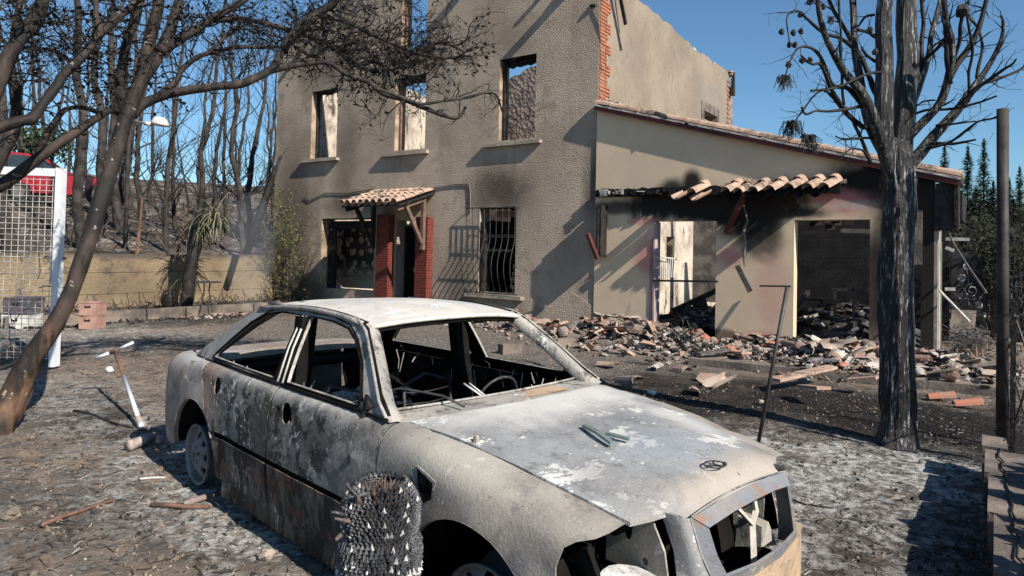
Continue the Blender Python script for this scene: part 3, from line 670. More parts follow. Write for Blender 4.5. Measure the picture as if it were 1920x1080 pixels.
def strip(name, x0, x1, y0, y1, d0, d1, mt):
    bb = MB(); bb.add([roofp(x0, y0, d0), roofp(x1, y0, d0), roofp(x1, y1, d0), roofp(x0, y1, d0), roofp(x0, y0, d1), roofp(x1, y0, d1), roofp(x1, y1, d1), roofp(x0, y1, d1)],
                  [(0, 3, 2, 1), (4, 5, 6, 7), (0, 1, 5, 4), (1, 2, 6, 5), (2, 3, 7, 6), (3, 0, 4, 7)]); return bb.build(name, MT[mt], ann)
strip('fascia_board', .0, 6.3, -.155, -.10, -.05, .035, 'redfascia')
strip('white_trim', .0, 1.93, -.17, -.10, .036, .062, 'pale_metal'); strip('white_trim', 2.02, 6.3, -.17, -.10, .036, .062, 'pale_metal')
x = .0; i = 0
while x < 6.2:
    if not (4 <= i <= 4):
        canal_tile((x+random.uniform(-.01, .01), -.09, rz_(x)+.085), (x+.37, -.09, rz_(x+.37)+.095), .082, .092, MT['tile'], ann, 'verge_tile')
        for k in range(1, 5):
            if random.random() < (.85 if x > 1 else .5): canal_tile((x+random.uniform(-.02, .02), -.09+k*.2, rz_(x)+.075), (x+.37, -.09+k*.2, rz_(x+.37)+.085), .082, .092, MT['tile'], ann, 'roof_tile')
    else: canal_tile((x+.05, -.07, rz_(x)+.09), (x+.34, -.11, rz_(x+.37)+.06), .075, .085, MT['char'], ann, 'verge_tile')
    x += .312; i += 1
for k in range(9):
    s = random.uniform(.05, .1); p = (.05+.05*k, .02, 4.72-.012*k); bb = MB(); bb.box((p[0]-s/2, p[1], p[2]-.03), (p[0]+s, p[1]+s, p[2]+s*.8), .02); bb.build('mortar_lump', MT['rubble'], ann)
# right end: roof edge running back, hanging sheet, end posts
bb = MB(); bb.box((6.22, -.12, 2.18), (6.27, .25, 2.83), .01); bb.box((5.96, -.06, 2.1), (6.24, -.03, 2.83), .01); bb.build('hanging_charred_sheet', MT['char'], ann)
bb = MB(); bb.box((5.0, .9, 2.3), (6.3, 2.4, 2.75), .02); bb.build('collapsed_roof_sheet', MT['char'], ann)
bb = MB(); bb.box((5.60, -.05, 1.56), (5.80, -.034, 2.42), .006); bb.build('loose_wall_panel', MT['kerb'], ann)
for (y0, y1, mt, zt) in ((.0, .2, 'sill', 2.3), (.42, .56, 'pale_metal', 2.1), (.72, .86, 'sill', 2.2), (1.02, 1.12, 'grey_metal', 1.95)):
    bx('end_post', (5.952, y0-.02, -.05), (6.0, y1, zt), MT[mt], ann)
for u0, v0, u1, v1, Y in ((1762, 409, 1773, 408, .3), (1773, 448, 1818, 449, .4), (1773, 464, 1789, 470, .5), (1772, 542, 1791, 542, .6), (1768, 425, 1776, 424, .5)):
    bb = MB(); bb.bar(at_y(u0, v0, Y), at_y(u1, v1, Y), .03, .05); bb.build('bracket_arm', MT['pale_metal'], ann)
bb = MB(); bb.tube([at_y(1772, 425, .3), at_y(1790, 460, .1), at_y(1815, 500, -.1), at_y(1850, 550, -.6)], [.012, .015, .018, .015], 5); bb.build('hanging_rod', MT['grey_metal'], ann)
bb = MB(); bb.bar(at_y(1762, 545, .3), at_y(1818, 603, -.8), .025, .025); bb.build('hanging_rod', MT['pale_metal'], ann)
# ledge over the openings
pts = ragged((4.62, 2.90), (.05, 2.93), 44, .022, rs)
slab('mortar_ledge', [(.05, 2.78), (4.62, 2.72)]+pts, [], XZ(-.13), XZ(-.032), MT['soot'], ann)
for k in range(26):
    x = rs.uniform(.06, 1.9); s = rs.uniform(.04, .12); bb = MB(); bb.box((x, -.2, 2.76+rs.uniform(0, .1)), (x+s*1.4, -.12, 2.8+rs.uniform(0.02, .12)), .02)
    bb.build('mortar_lump', MT['rubble'] if (x < .35 or rs.random() < .12) else MT['soot'], ann)
for k in range(20):
    x = rs.uniform(2.6, 4.6); bb = MB(); bb.box((x, -.10, 2.88), (x+.16, -.035, 2.94+rs.uniform(0, .03)), .012); bb.build('mortar_lump', MT['sill'], ann)
for i, (u, jz) in enumerate(((1310, .0), (1373, 0), (1396, -.02), (1424, -.01), (1455, 0), (1490, .02), (1525, .01), (1555, .01))):
    X = at_y(u, 352, -.25).x
    canal_tile((X+.10, -.06, 2.93+jz), (X-.04, -.50, 2.76+jz), .088, .10, MT['tile'], ann, 'eaves_tile')
    canal_tile((X+.07, -.06, 2.955+jz), (X+.03, -.20, 2.90+jz), .10, .105, MT['tile'], ann, 'eaves_tile')
    if i > 1: canal_tile((X-.05, -.06, 2.86+jz), (X-.19, -.46, 2.69+jz), .07, .08, MT['soot'], ann, 'eaves_tile', convex=False)
canal_tile((2.02, -.06, 2.9), (1.86, -.42, 2.74), .08, .1, MT['tile'], ann, 'eaves_tile', convex=False); canal_tile((2.4, -.08, 2.86), (2.22, -.44, 2.70), .08, .09, MT['tile'], ann, 'eaves_tile', convex=False)
bb = MB(); bb.box((.1, -.42, 2.62), (4.5, -.14, 2.70), .01); bb.build('charred_eaves_board', MT['char'], ann) if False else None
# bracket left, hanging strips
bb = MB(); bb.bar((.22, -.34, 1.50), (.22, -.34, 2.55), .05, .05); bb.box((.16, -.30, 1.55), (.28, -.04, 2.6)); bb.build('bracket_post', MT['char'], ann)
bb = MB(); bb.bar((.16, -.62, 2.02), (.24, -.34, 1.52), .07, .07); bb.build('brace', MT['redfascia'], ann)
bb = MB(); bb.bar((3.15, -.42, 2.72), (2.72, -.06, 2.05), .07, .09); bb.build('brace', MT['redfascia'], ann)
bb = MB(); bb.tube([at_y(u, v, -.25) for u, v in ((1392, 375), (1402, 415), (1395, 430), (1398, 460), (1395, 480), (1396, 500))], [.012, .02, .03, .02, .03, .01], 5); bb.build('hanging_foil', MT['grey_metal'], ann)
bb = MB(); bb.bar(at_y(1382, 498, -.3), at_y(1407, 547, -.22), .09, .02, (0, 1, 0)); bb.build('hanging_metal_strip', MT['grey_metal'], ann)
bb = MB(); bb.bar(at_y(1425, 536, -.12), at_y(1483, 537, -.35), .03, .03); bb.build('bracket_arm', MT['grey_metal'], ann)
bb = MB(); bb.bar(at_y(1224, 526, -.06), at_y(1346, 528, -.06), .02, .04); bb.build('shutter_rail', MT['iron'], ann)
bb = MB(); bb.bar(at_y(1420, 637, -.08), at_y(1480, 640, -.08), .02, .05); bb.build('shutter_rail', MT['iron'], ann)
MT['jamb'] = simple('pink_grey_jamb_board', (.42, .30, .30), (.28, .21, .22), 3, .8, .003)
bx('door_jamb', (1.302, -.06, 0), (1.335, .21, 2.26), MT['jamb'], ann)
bb = MB(); bb.box((.22, -.05, .03), (.42, -.031, .24)); v_ = bb.build('air_vent', MT['sill'], ann)
for x in (.25, .335): bx('vent_slot', (x, -.054, .06), (x+.055, -.049, .21), MT['soot'], ann)
MT['darkgrey'] = simple('peeling_grey_plaster', (.22, .20, .185), (.10, .09, .085), 4, .9, .01)
# interior of the annex
slab('wall', [(1.9, -.1), (5.95, -.1), (5.95, 2.6), (1.9, 2.9)], [], XZ(4.6), XZ(4.8), MT['block'], ann)
for r_ in range(9):
    for c in range(9):
        x = 2.0+c*.43+(.2 if r_ % 2 else 0)
        if x < 5.4 and rs.random() < .9: bb = MB(); bb.box((x, 4.59-rs.uniform(0, .004), r_*.24+.2), (x+.426, 4.605, r_*.24+.436)); bb.build('block', MT['block'], ann)
qa, qb = at_y(1300, 420, 3.9), at_y(1350, 420, 3.9)
slab('wall', [(qa.x, .5), (qb.x, .5), (qb.x, 2.9), (qa.x, 3.0)], [], XZ(3.9), XZ(4.0), MT['darkgrey'], ann)
bb = MB(); bb.tube([at_x(u, v, .12) for u, v in ((1240, 482), (1268, 486))], .02, 5)
for k in range(7): bb.tube([at_x(1241+k*4, 486, .12), at_x(1242+k*3.4, 520, .12)], .012, 4)
bb.build('balcony_remains', MT['pale_metal'], ann)
for k in range(8):
    bb = MB(); x = 1.2+k*.5; bb.bar((x, .4, rs.uniform(.1, .7)), (x+rs.uniform(-.8, .8), 3.5, rs.uniform(.2, 1.2)), .07, .09); bb.build('fallen_joist', MT['char'], ann)
bb = MB(); bb.bar((1.4, .8, .5), (3.0, 2.2, 1.5), .08, .1); bb.build('fallen_joist', MT['char'], ann)
bb = MB(); bb.bar(at_y(1577, 432, .6), at_y(1634, 434, .6), .05, .07); bb.build('channel_bar', MT['pale_metal'], ann)
bb = MB(); bb.bar(at_y(1490, 435, .5), at_y(1545, 434, .5), .04, .06); bb.build('channel_bar', MT['grey_metal'], ann)
for k in range(10):
    p = at_y(rs.uniform(1520, 1630), rs.uniform(414, 426), .4); bb = MB(); bb.box(tuple(p-Vector((.06, .02, .03))), tuple(p+Vector((.05, .02, .03))), .02); bb.build('hanging_plaster', MT['sill'] if k % 3 else MT['soot'], ann)
bb = MB(); bb.bar(at_y(1560, 543, .8), at_y(1634, 542, .8), .04, .05); bb.bar(at_y(1565, 543, .8), at_y(1566, 640, .8), .04, .04); bb.bar(at_y(1600, 543, .8), at_y(1601, 640, .8), .04, .04); bb.build('metal_shelf_frame', MT['iron'], ann)
bb = MB(); bb.bar(at_y(1562, 651, .1), at_y(1634, 649, .1), .04, .06); bb.build('channel_bar', MT['pale_metal'], ann)
# terrace slab and small kerbs
t_edge = [(3.0, -2.62), (4.6, -2.5), (7.6, -2.35)]
bb = MB(); bb.add([(3.0, -2.62, -.1), (4.6, -2.5, -.1), (7.6, -2.3, -.1), (7.6, -.035, -.1), (3.0, -.035, -.1), (3.0, -2.62, .10), (4.6, -2.5, .11), (7.6, -2.3, .13), (7.6, -.035, .10), (3.0, -.035, .10)],
                  [(0, 1, 6, 5), (1, 2, 7, 6), (2, 3, 8, 7), (4, 0, 5, 9), (5, 6, 7, 8, 9)]); tag(bb.build('terrace', MT['kerb']), kind='structure')
bb = MB(); bb.box((-6.6, -.75, -.1), (2.95, -.002, .035), .0); tag(bb.build('house_apron', MT['kerb']), kind='structure')
for k, (u0, v0, u1, v1) in enumerate(((938, 655, 975, 652), (1040, 645, 1082, 640))):
    a = at_z(u0, v0, .08); c = at_z(u1, v1, .08); bb = MB(); bb.bar(a, c, .14, .16)
    tag(bb.build('kerb_stone', MT['kerb']), ('short grey kerb stone lying in rubble below the grille window', 'long grey kerb stone lying at the house corner')[k], 'kerb stone')
# ================================================================== rubble of fallen roof tiles
HEAPS = [((1.2, -1.2), (1.1, .8), .42), ((2.6, -1.5), (.6, .5), .16), ((-1.5, -.6), (2.2, .45), .12), ((-4.2, -.7), (1.6, .5), .2), ((4.8, -1.7), (.75, .5), .22), ((5.2, -.8), (.8, .5), .2),
         ((6.3, -1.1), (.6, .5), .17), ((2.0, 1.0), (1.0, .9), .5), ((4.5, 1.6), (1.2, 1.2), .7), ((3.9, -.9), (.8, .4), .14), ((-5.3, 1.2), (.6, 1), .4)]
def heap(x, y):
    z = ground_z(x, y) if y < 0 else 0.03
    if x > 3.0 and y > -2.5 and y < 0: z = .11
    elif y > -.75 and y <= 0: z = max(z, .035)
    for (c, r, h) in HEAPS: z += h*math.exp(-((x-c[0])/r[0])**2-((y-c[1])/r[1])**2)
    return z
hx = np.arange(-6.6, 7.1, .07); hy = np.arange(-2.9, -.05, .06); 
def hv(X, Y):
    z = np.where(Y < 0, gz_(X, Y), .03); z = np.where((X > 3.0) & (Y > -2.5) & (Y < 0), .11, np.where((Y > -.75) & (Y <= 0), np.maximum(z, .035), z))
    for (c, r, h) in HEAPS: z = z+h*np.exp(-((X-c[0])/r[0])**2-((Y-c[1])/r[1])**2)
    return z
def hzf(X, Y):
    e = np.zeros_like(X)
    for (c, r, h) in HEAPS: e += h*np.exp(-((X-c[0])/r[0])**2-((Y-c[1])/r[1])**2)
    n = .10*vnoise(X, Y, 5, 21, 4, .7)+.06*vnoise(X, Y, 16, 22, 3, .7)
    return np.where(e > .05, hv(X, Y)-.04+n*np.clip(e*5, 0, 1), -.15)
t = NT('heap_mix', 'World'); c = t.mix(t.ramp(t.noise(7, 6, .7), .38, .62), (.10, .085, .075), (.30, .255, .22)); c = t.mix(t.ramp(t.noise(11, 5), .60, .68), c, (.33, .20, .155)); c = t.mix(t.ramp(t.noise(16, 5), .58, .64), c, (.55, .52, .48))
MT['heap'] = t.done(c, .95, t.bump(t.noise(25, 6, .7), .03), spec=.1)
o = grid('rubble_mound', hx, hy, hzf, MT['heap'], 'stuff')
bm = bmesh.new(); bm.from_mesh(o.data); bmesh.ops.delete(bm, geom=[v for v in bm.verts if v.co.z < -.1], context='VERTS'); bm.to_mesh(o.data); bm.free()
o = grid('indoor_rubble', np.arange(.1, 5.9, .09), np.arange(.25, 4.5, .09), lambda X, Y: hv(X, Y)+.16*vnoise(X, Y, 3, 31, 4, .7)+.05, MT['heap'], 'stuff')
o.data.materials[0] = simple('sooty_rubble', (.03, .027, .026), (.10, .09, .085), 5, .95, .02)
def rub_stuff(name, n, reg, smin, smax, mt, seed):
    rs = random.Random(seed); b = MB()
    for _ in range(n):
        x, y = reg(rs); s = smin*(smax/smin)**rs.random(); z = heap(x, y)+rs.uniform(0, .03)
        u = Vector((rs.uniform(-1, 1), rs.uniform(-1, 1), rs.uniform(-.5, .5))).normalized(); v = u.cross(Vector((rs.uniform(-.3, .3), rs.uniform(-.3, .3), 1))).normalized(); w_ = u.cross(v)
        b.obox((x, y, z), u*s*rs.uniform(.5, 1), v*s*rs.uniform(.3, .8), w_*s*rs.uniform(.12, .4), rs.uniform(.6, 1))
    o = b.build(name, mt); tag(o, kind='stuff')
def regH(rs):
    c, r, h = rs.choice(HEAPS[:7]+HEAPS[9:10]+[HEAPS[0], HEAPS[4], HEAPS[5]]); x = rs.gauss(c[0], r[0]*.8); y = min(-.08, rs.gauss(c[1], r[1]*.85)); return max(-6.5, min(7, x)), max(-3.1, y)
def regI(rs): return rs.choice((rs.uniform(1.0, 2.9), rs.uniform(3.6, 5.4))), rs.uniform(.2, 2.8)
rub_stuff('rubble_chips', 1500, regH, .015, .07, MT['rubble'], 41); rub_stuff('tile_chips', 1900, regH, .015, .07, MT['shard'], 42); rub_stuff('red_tile_chips', 230, regH, .012, .045, MT['shard_red'], 43)
rub_stuff('charred_chips', 1200, regH, .02, .09, MT['char'], 44); rub_stuff('indoor_chips', 500, regI, .03, .12, MT['rubble'], 45)
rub_stuff('indoor_char', 700, regI, .04, .2, MT['char'], 46)
# single fallen tiles and shards lying on top
def shard_mesh(kind, seed):
    rs = random.Random(seed); bb = MB(); L = rs.uniform(.16, .40); r0 = .08; r1 = .095; th = .013; seg = 6
    a0 = rs.uniform(0, .9) if kind else 0; a1 = PI-(rs.uniform(0, .9) if kind else 0); vs = []
    for ti, (x, r) in enumerate(((-L/2, r0), (0, (r0+r1)/2), (L/2, r1))):
        for rr in (r, r-th):
            for i in range(seg+1):
                t_ = a0+(a1-a0)*i/seg; jx = rs.uniform(-.04, .04) if ti != 1 else 0
                vs.append((x+jx, math.cos(t_)*rr, math.sin(t_)*rr-r*.6))
    n = seg+1; fs = []
    for k in range(2):
        o_ = 2*n*k
        for i in range(seg): fs += [(o_+i, o_+i+1, o_+2*n+i+1, o_+2*n+i), (o_+n+i, o_+3*n+i, o_+3*n+i+1, o_+n+i+1)]
        fs += [(o_, o_+2*n, o_+3*n, o_+n), (o_+seg, o_+n+seg, o_+3*n+seg, o_+2*n+seg)]
    for i in range(seg): fs += [(i, n+i, n+i+1, i+1), (4*n+i, 4*n+i+1, 5*n+i+1, 5*n+i)]
    bb.add(vs, fs); me = bpy.data.meshes.new('fallen_roof_tile'); me.from_pydata(bb.v, [], bb.f); return me
SH = []
for k in range(14):
    me = shard_mesh(k % 3, 100+k); me.materials.append(MT[('shard', 'tile', 'shard', 'shard', 'rubble', 'shard', 'tile', 'shard_red', 'shard', 'shard', 'tile', 'shard', 'shard', 'rubble')[k % 14]]); SH.append(me)
def put_shard(x, y, rs, label, group, sc=1.0):
    me = rs.choice(SH); o = bpy.data.objects.new('fallen_roof_tile', me); COL.objects.link(o)
    flip = PI if rs.random() < .35 else 0
    o.rotation_euler = (flip+rs.gauss(0, .35), rs.gauss(0, .3), rs.random()*6.28)
    o.scale = [sc*rs.uniform(.75, 1.35)]*3; o.location = (x, y, heap(x, y)+.05); tag(o, label, 'roof tile', group)
rs = random.Random(77)
ZN = [((1.2, -1.25), (1.0, .75), 62, 'broken clay roof tile in the heap below the first annex doorway', 'tiles in the heap by the first annex doorway'),
      ((-.9, -.75), (1.2, .4), 22, 'tile fragment strewn along the foot of the stucco wall near the corner', 'tile fragments along the stucco wall'),
      ((-4.0, -.8), (1.5, .4), 32, 'tile piece in the rubble seen through the car windscreen', 'tile pieces in front of the porch'),
      ((4.9, -1.6), (.75, .55), 44, 'sooty roof tile in the heap between metal stick and tree trunk', 'tiles in the heap left of the charred trunk'),
      ((6.3, -1.5), (.4, .6), 11, 'roof tile fallen at the terrace end right of the charred trunk', 'tiles right of the charred trunk'),
      ((3.3, -.6), (.6, .25), 12, 'tile piece at the foot of the cream wall pier between the openings', 'tiles below the cream pier')]
for c, r, n, lb, gp in ZN:
    for k in range(n): put_shard(max(-6.4, rs.gauss(c[0], r[0]*.7)), min(-.12, rs.gauss(c[1], r[1]*.7)), rs, lb, gp)
for (u, v) in ((1175, 715), (1350, 720), (1420, 645), (1140, 688), (1275, 695), (1330, 712), (1230, 690), (1215, 655), (1505, 665), (1300, 735)):
    p = at_z(u, v, .03); put_shard(p.x, p.y, rs, 'stray roof tile piece on the pale gravel in front of the heap', 'stray tile pieces on the gravel')
for (u, v, m_, lb) in ((1765, 745, 'shard_red', 'bright orange curved tile edge on the black soil right of the trunk'), (1815, 758, 'shard_red', 'thin orange tile splinter nearest the right fence posts')):
    p = at_z(u, v, .04); a = Vector((.13, .05, .02)); o = canal_tile(p-a, p+a, .055, .065, MT[m_], None, 'fallen_roof_tile'); tag(o, lb, 'roof tile')
for k, (u0, v0, u1, v1, m_, lb) in enumerate(((1452, 712, 1560, 688, 'tile', 'long pale tilted roof slab lying on the heap left of the trunk'), (1590, 712, 1645, 708, 'tile', 'whitish flat slab leaning in the heap beside the trunk'),
      (1505, 724, 1545, 728, 'tile', 'small beige tile lying at the front foot of the heap'), (1310, 664, 1365, 655, 'grey_metal', 'sooty grey sheet lying across the heap right of the doorway'),
      (1365, 660, 1400, 662, 'tile', 'beige half round tile on the terrace below the cream pier'), (1722, 660, 1762, 655, 'tile', 'long sooty tile on the terrace right of the trunk'), (1480, 655, 1640, 657, 'redfascia', 'long red brown bar lying on the terrace before the second opening'))):
    a = at_z(u0, v0, .15); c = at_z(u1, v1, .22); bb = MB(); bb.bar(a, c, .16 if k < 6 else .05, .035); tag(bb.build('fallen_slab' if k != 6 else 'fallen_bar', MT[m_]), lb, 'slab' if k != 6 else 'bar')
# twiggy wire tangle on the heap
bb = MB()
for k in range(26):
    p = at_z(1275+rs.uniform(-18, 22), 640, .4); q = [p]
    for j in range(6): q.append(q[-1]+Vector((rs.uniform(-.08, .08), rs.uniform(-.08, .08), rs.uniform(-.03, .10))))
    bb.tube(q, .006, 3)
tag(bb.build('wire_tangle', MT['iron']), 'tangle of burnt wires sticking up from the heap by the doorway', 'wires')
# ================================================================== retaining wall, kerb, fence on the left
rw = thing('retaining_wall', (-10.3, -8, 0), 'long stained ochre concrete wall holding back the burnt slope', 'wall')
for i, (z0, z1) in enumerate(((-.1, .42), (.43, .92), (.93, 1.36))):
    bb = MB(); bb.box((-10.42, -22, z0), (-10.2+(.012*(i == 1)), -.15, z1)); bb.build('wall_course', MT['retain'], rw)
pk = thing('planter_kerb', (-8.1, -4, 0), 'low sooty stone edging of the bed before the ochre wall', 'kerb')
y = -7.6
while y < -2.0:
    bb = MB(); bb.box((-8.2, y, -.05), (-8.02, y+.83, .22), .012); bb.build('edging_stone', MT['kerb'], pk); y += .86
b = MB(); b.box((-10.2, -9, -.05), (-8.2, -.4, .10)); tag(b.build('planting_bed', MT['hill']), kind='structure')
P0 = Vector((-3.17, -8.65, 0)); D = Vector((-.816, -.577, 0))
gt = thing('mesh_gate', P0, 'tall white framed gate panel of welded wire mesh standing open at left', 'gate')
gl = 2.2; nrm = Vector((-D.y, D.x, 0))
bb = MB(); bb.bar(P0+Vector((0, 0, .02)), P0+Vector((0, 0, 2.58)), .07, .12, nrm); bb.build('frame_post', MT['white_metal'], gt)
bb = MB(); bb.bar(P0+D*.06+Vector((0, 0, 2.52)), P0+D*gl+Vector((0, 0, 2.56)), .06, .10); bb.build('frame_rail', MT['white_metal'], gt)
k = 0; x = .10
while x < gl: bb = MB(); bb.tube([P0+D*x+Vector((0, 0, .1)), P0+D*x+Vector((0, 0, 2.5))], .0038, 4); bb.build('wire', MT['pale_metal'], gt); x += .085
z = .12
while z < 2.48: bb = MB(); bb.tube([P0+D*.05+nrm*.008+Vector((0, 0, z)), P0+D*gl+nrm*.008+Vector((0, 0, z+.02))], .0038, 4); bb.build('wire', MT['pale_metal'], gt); z += .072
bb = MB(); bb.bar(P0+Vector((0, 0, 1.42))-nrm*.06+D*.22, P0+Vector((0, 0, 1.41))-nrm*.06-D*.06, .03, .03); bb.build('gate_handle', MT['iron'], gt)
bb = MB(); bb.obox(P0+Vector((0, 0, 1.22))-nrm*.04+D*.06, D*.05, nrm*.02, Vector((0, 0, .14))); bb.obox(P0+Vector((0, 0, 1.05))-nrm*.04, D*.03, nrm*.02, Vector((0, 0, .06))); bb.build('lock_box', MT['white_metal'], gt)
# dead climber on the mesh
bb = MB(); rs = random.Random(9)
for k in range(7):
    p = P0+D*rs.uniform(.2, 1.2)+Vector((0, 0, rs.uniform(.3, 1.6)))-nrm*.03; q = [p]; d = Vector((rs.uniform(-1, 1), rs.uniform(-1, 1), rs.uniform(.3, 1))).normalized()
    for j in range(9): d = (d+Vector((rs.uniform(-.5, .5), rs.uniform(-.5, .5), rs.uniform(-.5, .5)))).normalized(); v_ = q[-1]+d*.12; v_ += nrm*(-.05-(v_-P0).dot(nrm)); q.append(v_)
    bb.tube(q, .006, 4)
tag(bb.build('dead_climber', MT['bark']), 'dry leafless climber stems hanging on the white mesh gate', 'climber')
# crates
def crate(lo, w_, d_, h_, rot, mt, label, group):
    t_ = thing('crate', lo, label, 'crate', group); c, s = math.cos(rot), math.sin(rot); X = Vector((c, s, 0)); Y = Vector((-s, c, 0)); o = Vector(lo)
    cc = o+X*w_/2+Y*d_/2+Vector((0, 0, h_/2)); bb = MB(); bb.obox(cc, X*w_/2, Y*d_/2, Vector((0, 0, h_/2))); bb.build('box', MT[mt], t_)
    bb = MB(); bb.obox(cc+Vector((0, 0, h_/2-.012)), X*(w_/2+.008), Y*(d_/2+.008), Vector((0, 0, .01))); bb.build('lip', MT[mt], t_)
    bb = MB(); q = cc-Y*(d_/2+.004)+Vector((0, 0, h_*.15)); bb.obox(q, X*.055, Y*.003, Vector((0, 0, .022))); bb.build('hand_slot', MT['soot'], t_)
    bb = MB(); bb.obox(q+Vector((0, -.0, .02))-Y*.003, X*.03, Y*.004, Vector((0, 0, .012))); bb.build('slot_flap', MT[mt], t_)
a = .62
p = at_z(147, 617, 0.0)
crate((p.x, p.y, 0), .31, .34, .255, a, 'pink_box', 'lower pink crate with a hand slot, right of the leaning trunk', 'pink crates by the leaning tree')
crate((p.x, p.y, .262), .31, .34, .245, a, 'pink_box', 'upper pink crate standing on the other, edges charred', 'pink crates by the leaning tree')
p = at_z(2, 612, .05)
crate((p.x, p.y, .0), .48, .4, .26, a, 'pale_metal', 'pale lower crate seen through the mesh gate', None)
crate((p.x, p.y, .27), .50, .42, .30, a, 'dark_box', 'dark violet crate on the pale one behind the mesh gate', None)
# fallen T pole
tp = thing('t_handle_pole', at_z(264, 800, .0), 'white metal pole with rusty neck and T handle leaning beside the car boot', 'pole')
A_ = at_z(266, 802, .02); B_ = at_d(215, 658, 7.2); M_ = A_.lerp(B_, .62)
bb = MB(); bb.tube([A_, M_], .019, 10); bb.build('pole', MT['white_metal'], tp, True)
bb = MB(); bb.tube([M_, B_], .018, 8); bb.build('neck', MT['brown_trunk'], tp, True)
for s_ in ((178, 672, 207, 661), (222, 655, 250, 642)):
    bb = MB(); bb.tube([at_d(s_[0], s_[1], 7.2), at_d(s_[2], s_[3], 7.2)], .016, 8); bb.build('handle_bar', MT['white_metal'], tp, True)
bb = MB(); bb.tube([at_d(207, 661, 7.2), at_d(222, 655, 7.2)], .022, 8); bb.build('tee', MT['brown_trunk'], tp, True)
bb = MB(); bb.tube([at_z(258, 780, .10), at_z(268, 803, .0)], [.022, .045], 10); bb.build('foot_rag', MT['ash_roll'], tp, True)
# ground bits
def ground_stick(pts, r, mt, name, label, cat):
    bb = MB(); P_ = []
    for i, (u, v) in enumerate(pts): p = at_z(u, v, .02); p.z = ground_z(p.x, p.y)+r*1.1; P_.append(p)
    bb.tube(P_, [r*(1-.3*i/len(pts)) for i in range(len(pts))], 7, rough=.3); tag(bb.build(name, MT[mt], None, True), label, cat)
ground_stick([(78, 984), (110, 969), (150, 955), (212, 938)], .014, 'stick', 'dead_stick', 'straight reddish stick on the brown soil at lower left', 'stick')
ground_stick([(283, 940), (320, 942), (350, 945), (392, 946)], .016, 'stick', 'dead_stick', 'short splintered stick on the ash beside the car shadow', 'stick')
ground_stick([(345, 941), (375, 932), (412, 921)], .02, 'ash_roll', 'ashy_strip', 'whitened flat strip of wood ash near the car sill', 'strip')
ground_stick([(262, 896), (290, 892), (310, 889)], .008, 'pale_metal', 'ashy_strip', 'thin white strip of ash left of the rear wheel', 'strip')
ground_stick([(240, 843), (265, 834), (288, 826)], .045, 'ash_roll', 'paper_roll', 'scorched hollow roll lying left of the rear wheel', 'roll')
ground_stick([(288, 826), (292, 818), (300, 832)], .03, 'ash_roll', 'paper_roll', 'torn curled end of the roll near the car', 'roll')
ground_stick([(138, 770), (165, 772), (195, 785), (225, 796), (250, 800)], .012, 'char', 'charred_branch', 'thin black branch on the ground between leaning tree and pole', 'branch')
ground_stick([(1480, 928), (1510, 938), (1560, 946)], .006, 'char', 'charred_twig', 'thin black twig on the ash right of the grille', 'twig')
ground_stick([(505, 975), (540, 980), (560, 988)], .02, 'char', 'charred_branch', 'dark charred chunk on the ash along the car shadow', 'branch')
ground_stick([(25, 770), (45, 720), (48, 700)], .012, 'twig', 'dead_shoot', 'thin dead shoot at the foot of the leaning tree', 'shoot')
for k, (u, v, s, mt, lb) in enumerate(((1223, 739, .05, 'pale_metal', 'small white stone on gravel behind the bonnet'), (20, 968, .06, 'concrete', 'brown stone at the left picture edge'), (500, 1040, .05, 'sill', 'small upright stone chip in the ash below the car'), (205, 693, .06, 'white_metal', 'small white lump on gravel left of the pole'), (1428, 757, .06, 'sill', 'brownish stone on black soil left of the tree'), (975, 690, .04, 'shard_red', 'red chip lying on gravel seen through the windscreen'))):
    p = at_z(u, v, .02); bb = MB(); bb.ball((p.x, p.y, ground_z(p.x, p.y)+s*.4), s, 7, 5, .3, (1, .8, .6)); tag(bb.build('stone', MT[mt]), lb, 'stone')
bb = MB(); p = at_z(855, 690, 0); bb.tube([p, at_d(857, 612, (p-CAM).dot(fwd))], .05, 10); tag(bb.build('short_post', MT['grey_metal'], None, True), 'short grey post seen through the car beyond the windscreen', 'post')
st0 = at_z(1421, 836, 0); dd_ = (st0-CAM).dot(fwd)
bb = MB(); bb.tube([st0, at_d(1476, 538, dd_)], .017, 6); tag(bb.build('metal_stake', MT['iron'], None, True), 'thin black metal stake stuck in the ash beyond the bonnet', 'stake')
p = at_z(905, 800, 0)
# ================================================================== right side: low block wall, posts, pole
lw = thing('low_block_wall', (6.75, -6, 0), 'low brown block wall with a slotted top along the right edge', 'wall')
ye = -6.02
joints = [ye, -6.42, -7.1, -7.95, -8.8, -9.7, -10.6]
for i in range(len(joints)-1):
    y0, y1 = joints[i+1], joints[i]; x0 = 6.635+(ye-y0)*.03; wd = .15 if i == 0 else .34; bb = MB(); bb.box((x0, y0+.012, -.1), (x0+wd, y1-.012, .30-(.02 if i else 0)), .005)
    bb.build('block', MT['kerbdark'] if 'kerbdark' in MT else MT['kerb'], lw)
bb = MB(); rs = random.Random(3); q = []; y = ye-.05
while y > -9.5: q.append((6.74+(ye-y)*.03+rs.uniform(-.015, .015), y, .292)); y -= .1
bb.tube(q, .006, 4); tag(bb.build('burnt_wire', MT['char'], None), 'crooked black wire lying along the top of the low wall', 'wire')
pl = Vector((6.83, -5.65, 0)); 
dq = (Vector((6.84, -5.6, 0))-CAM).dot(fwd)
b0 = at_d(1880, 830, dq); b1 = at_d(1880, 204, dq)
bb = MB(); bb.tube([b0, b1], .042, 14); tag(bb.build('metal_pole', MT['pole'], None, True), 'tall round steel pole standing behind the end of the low wall', 'pole')
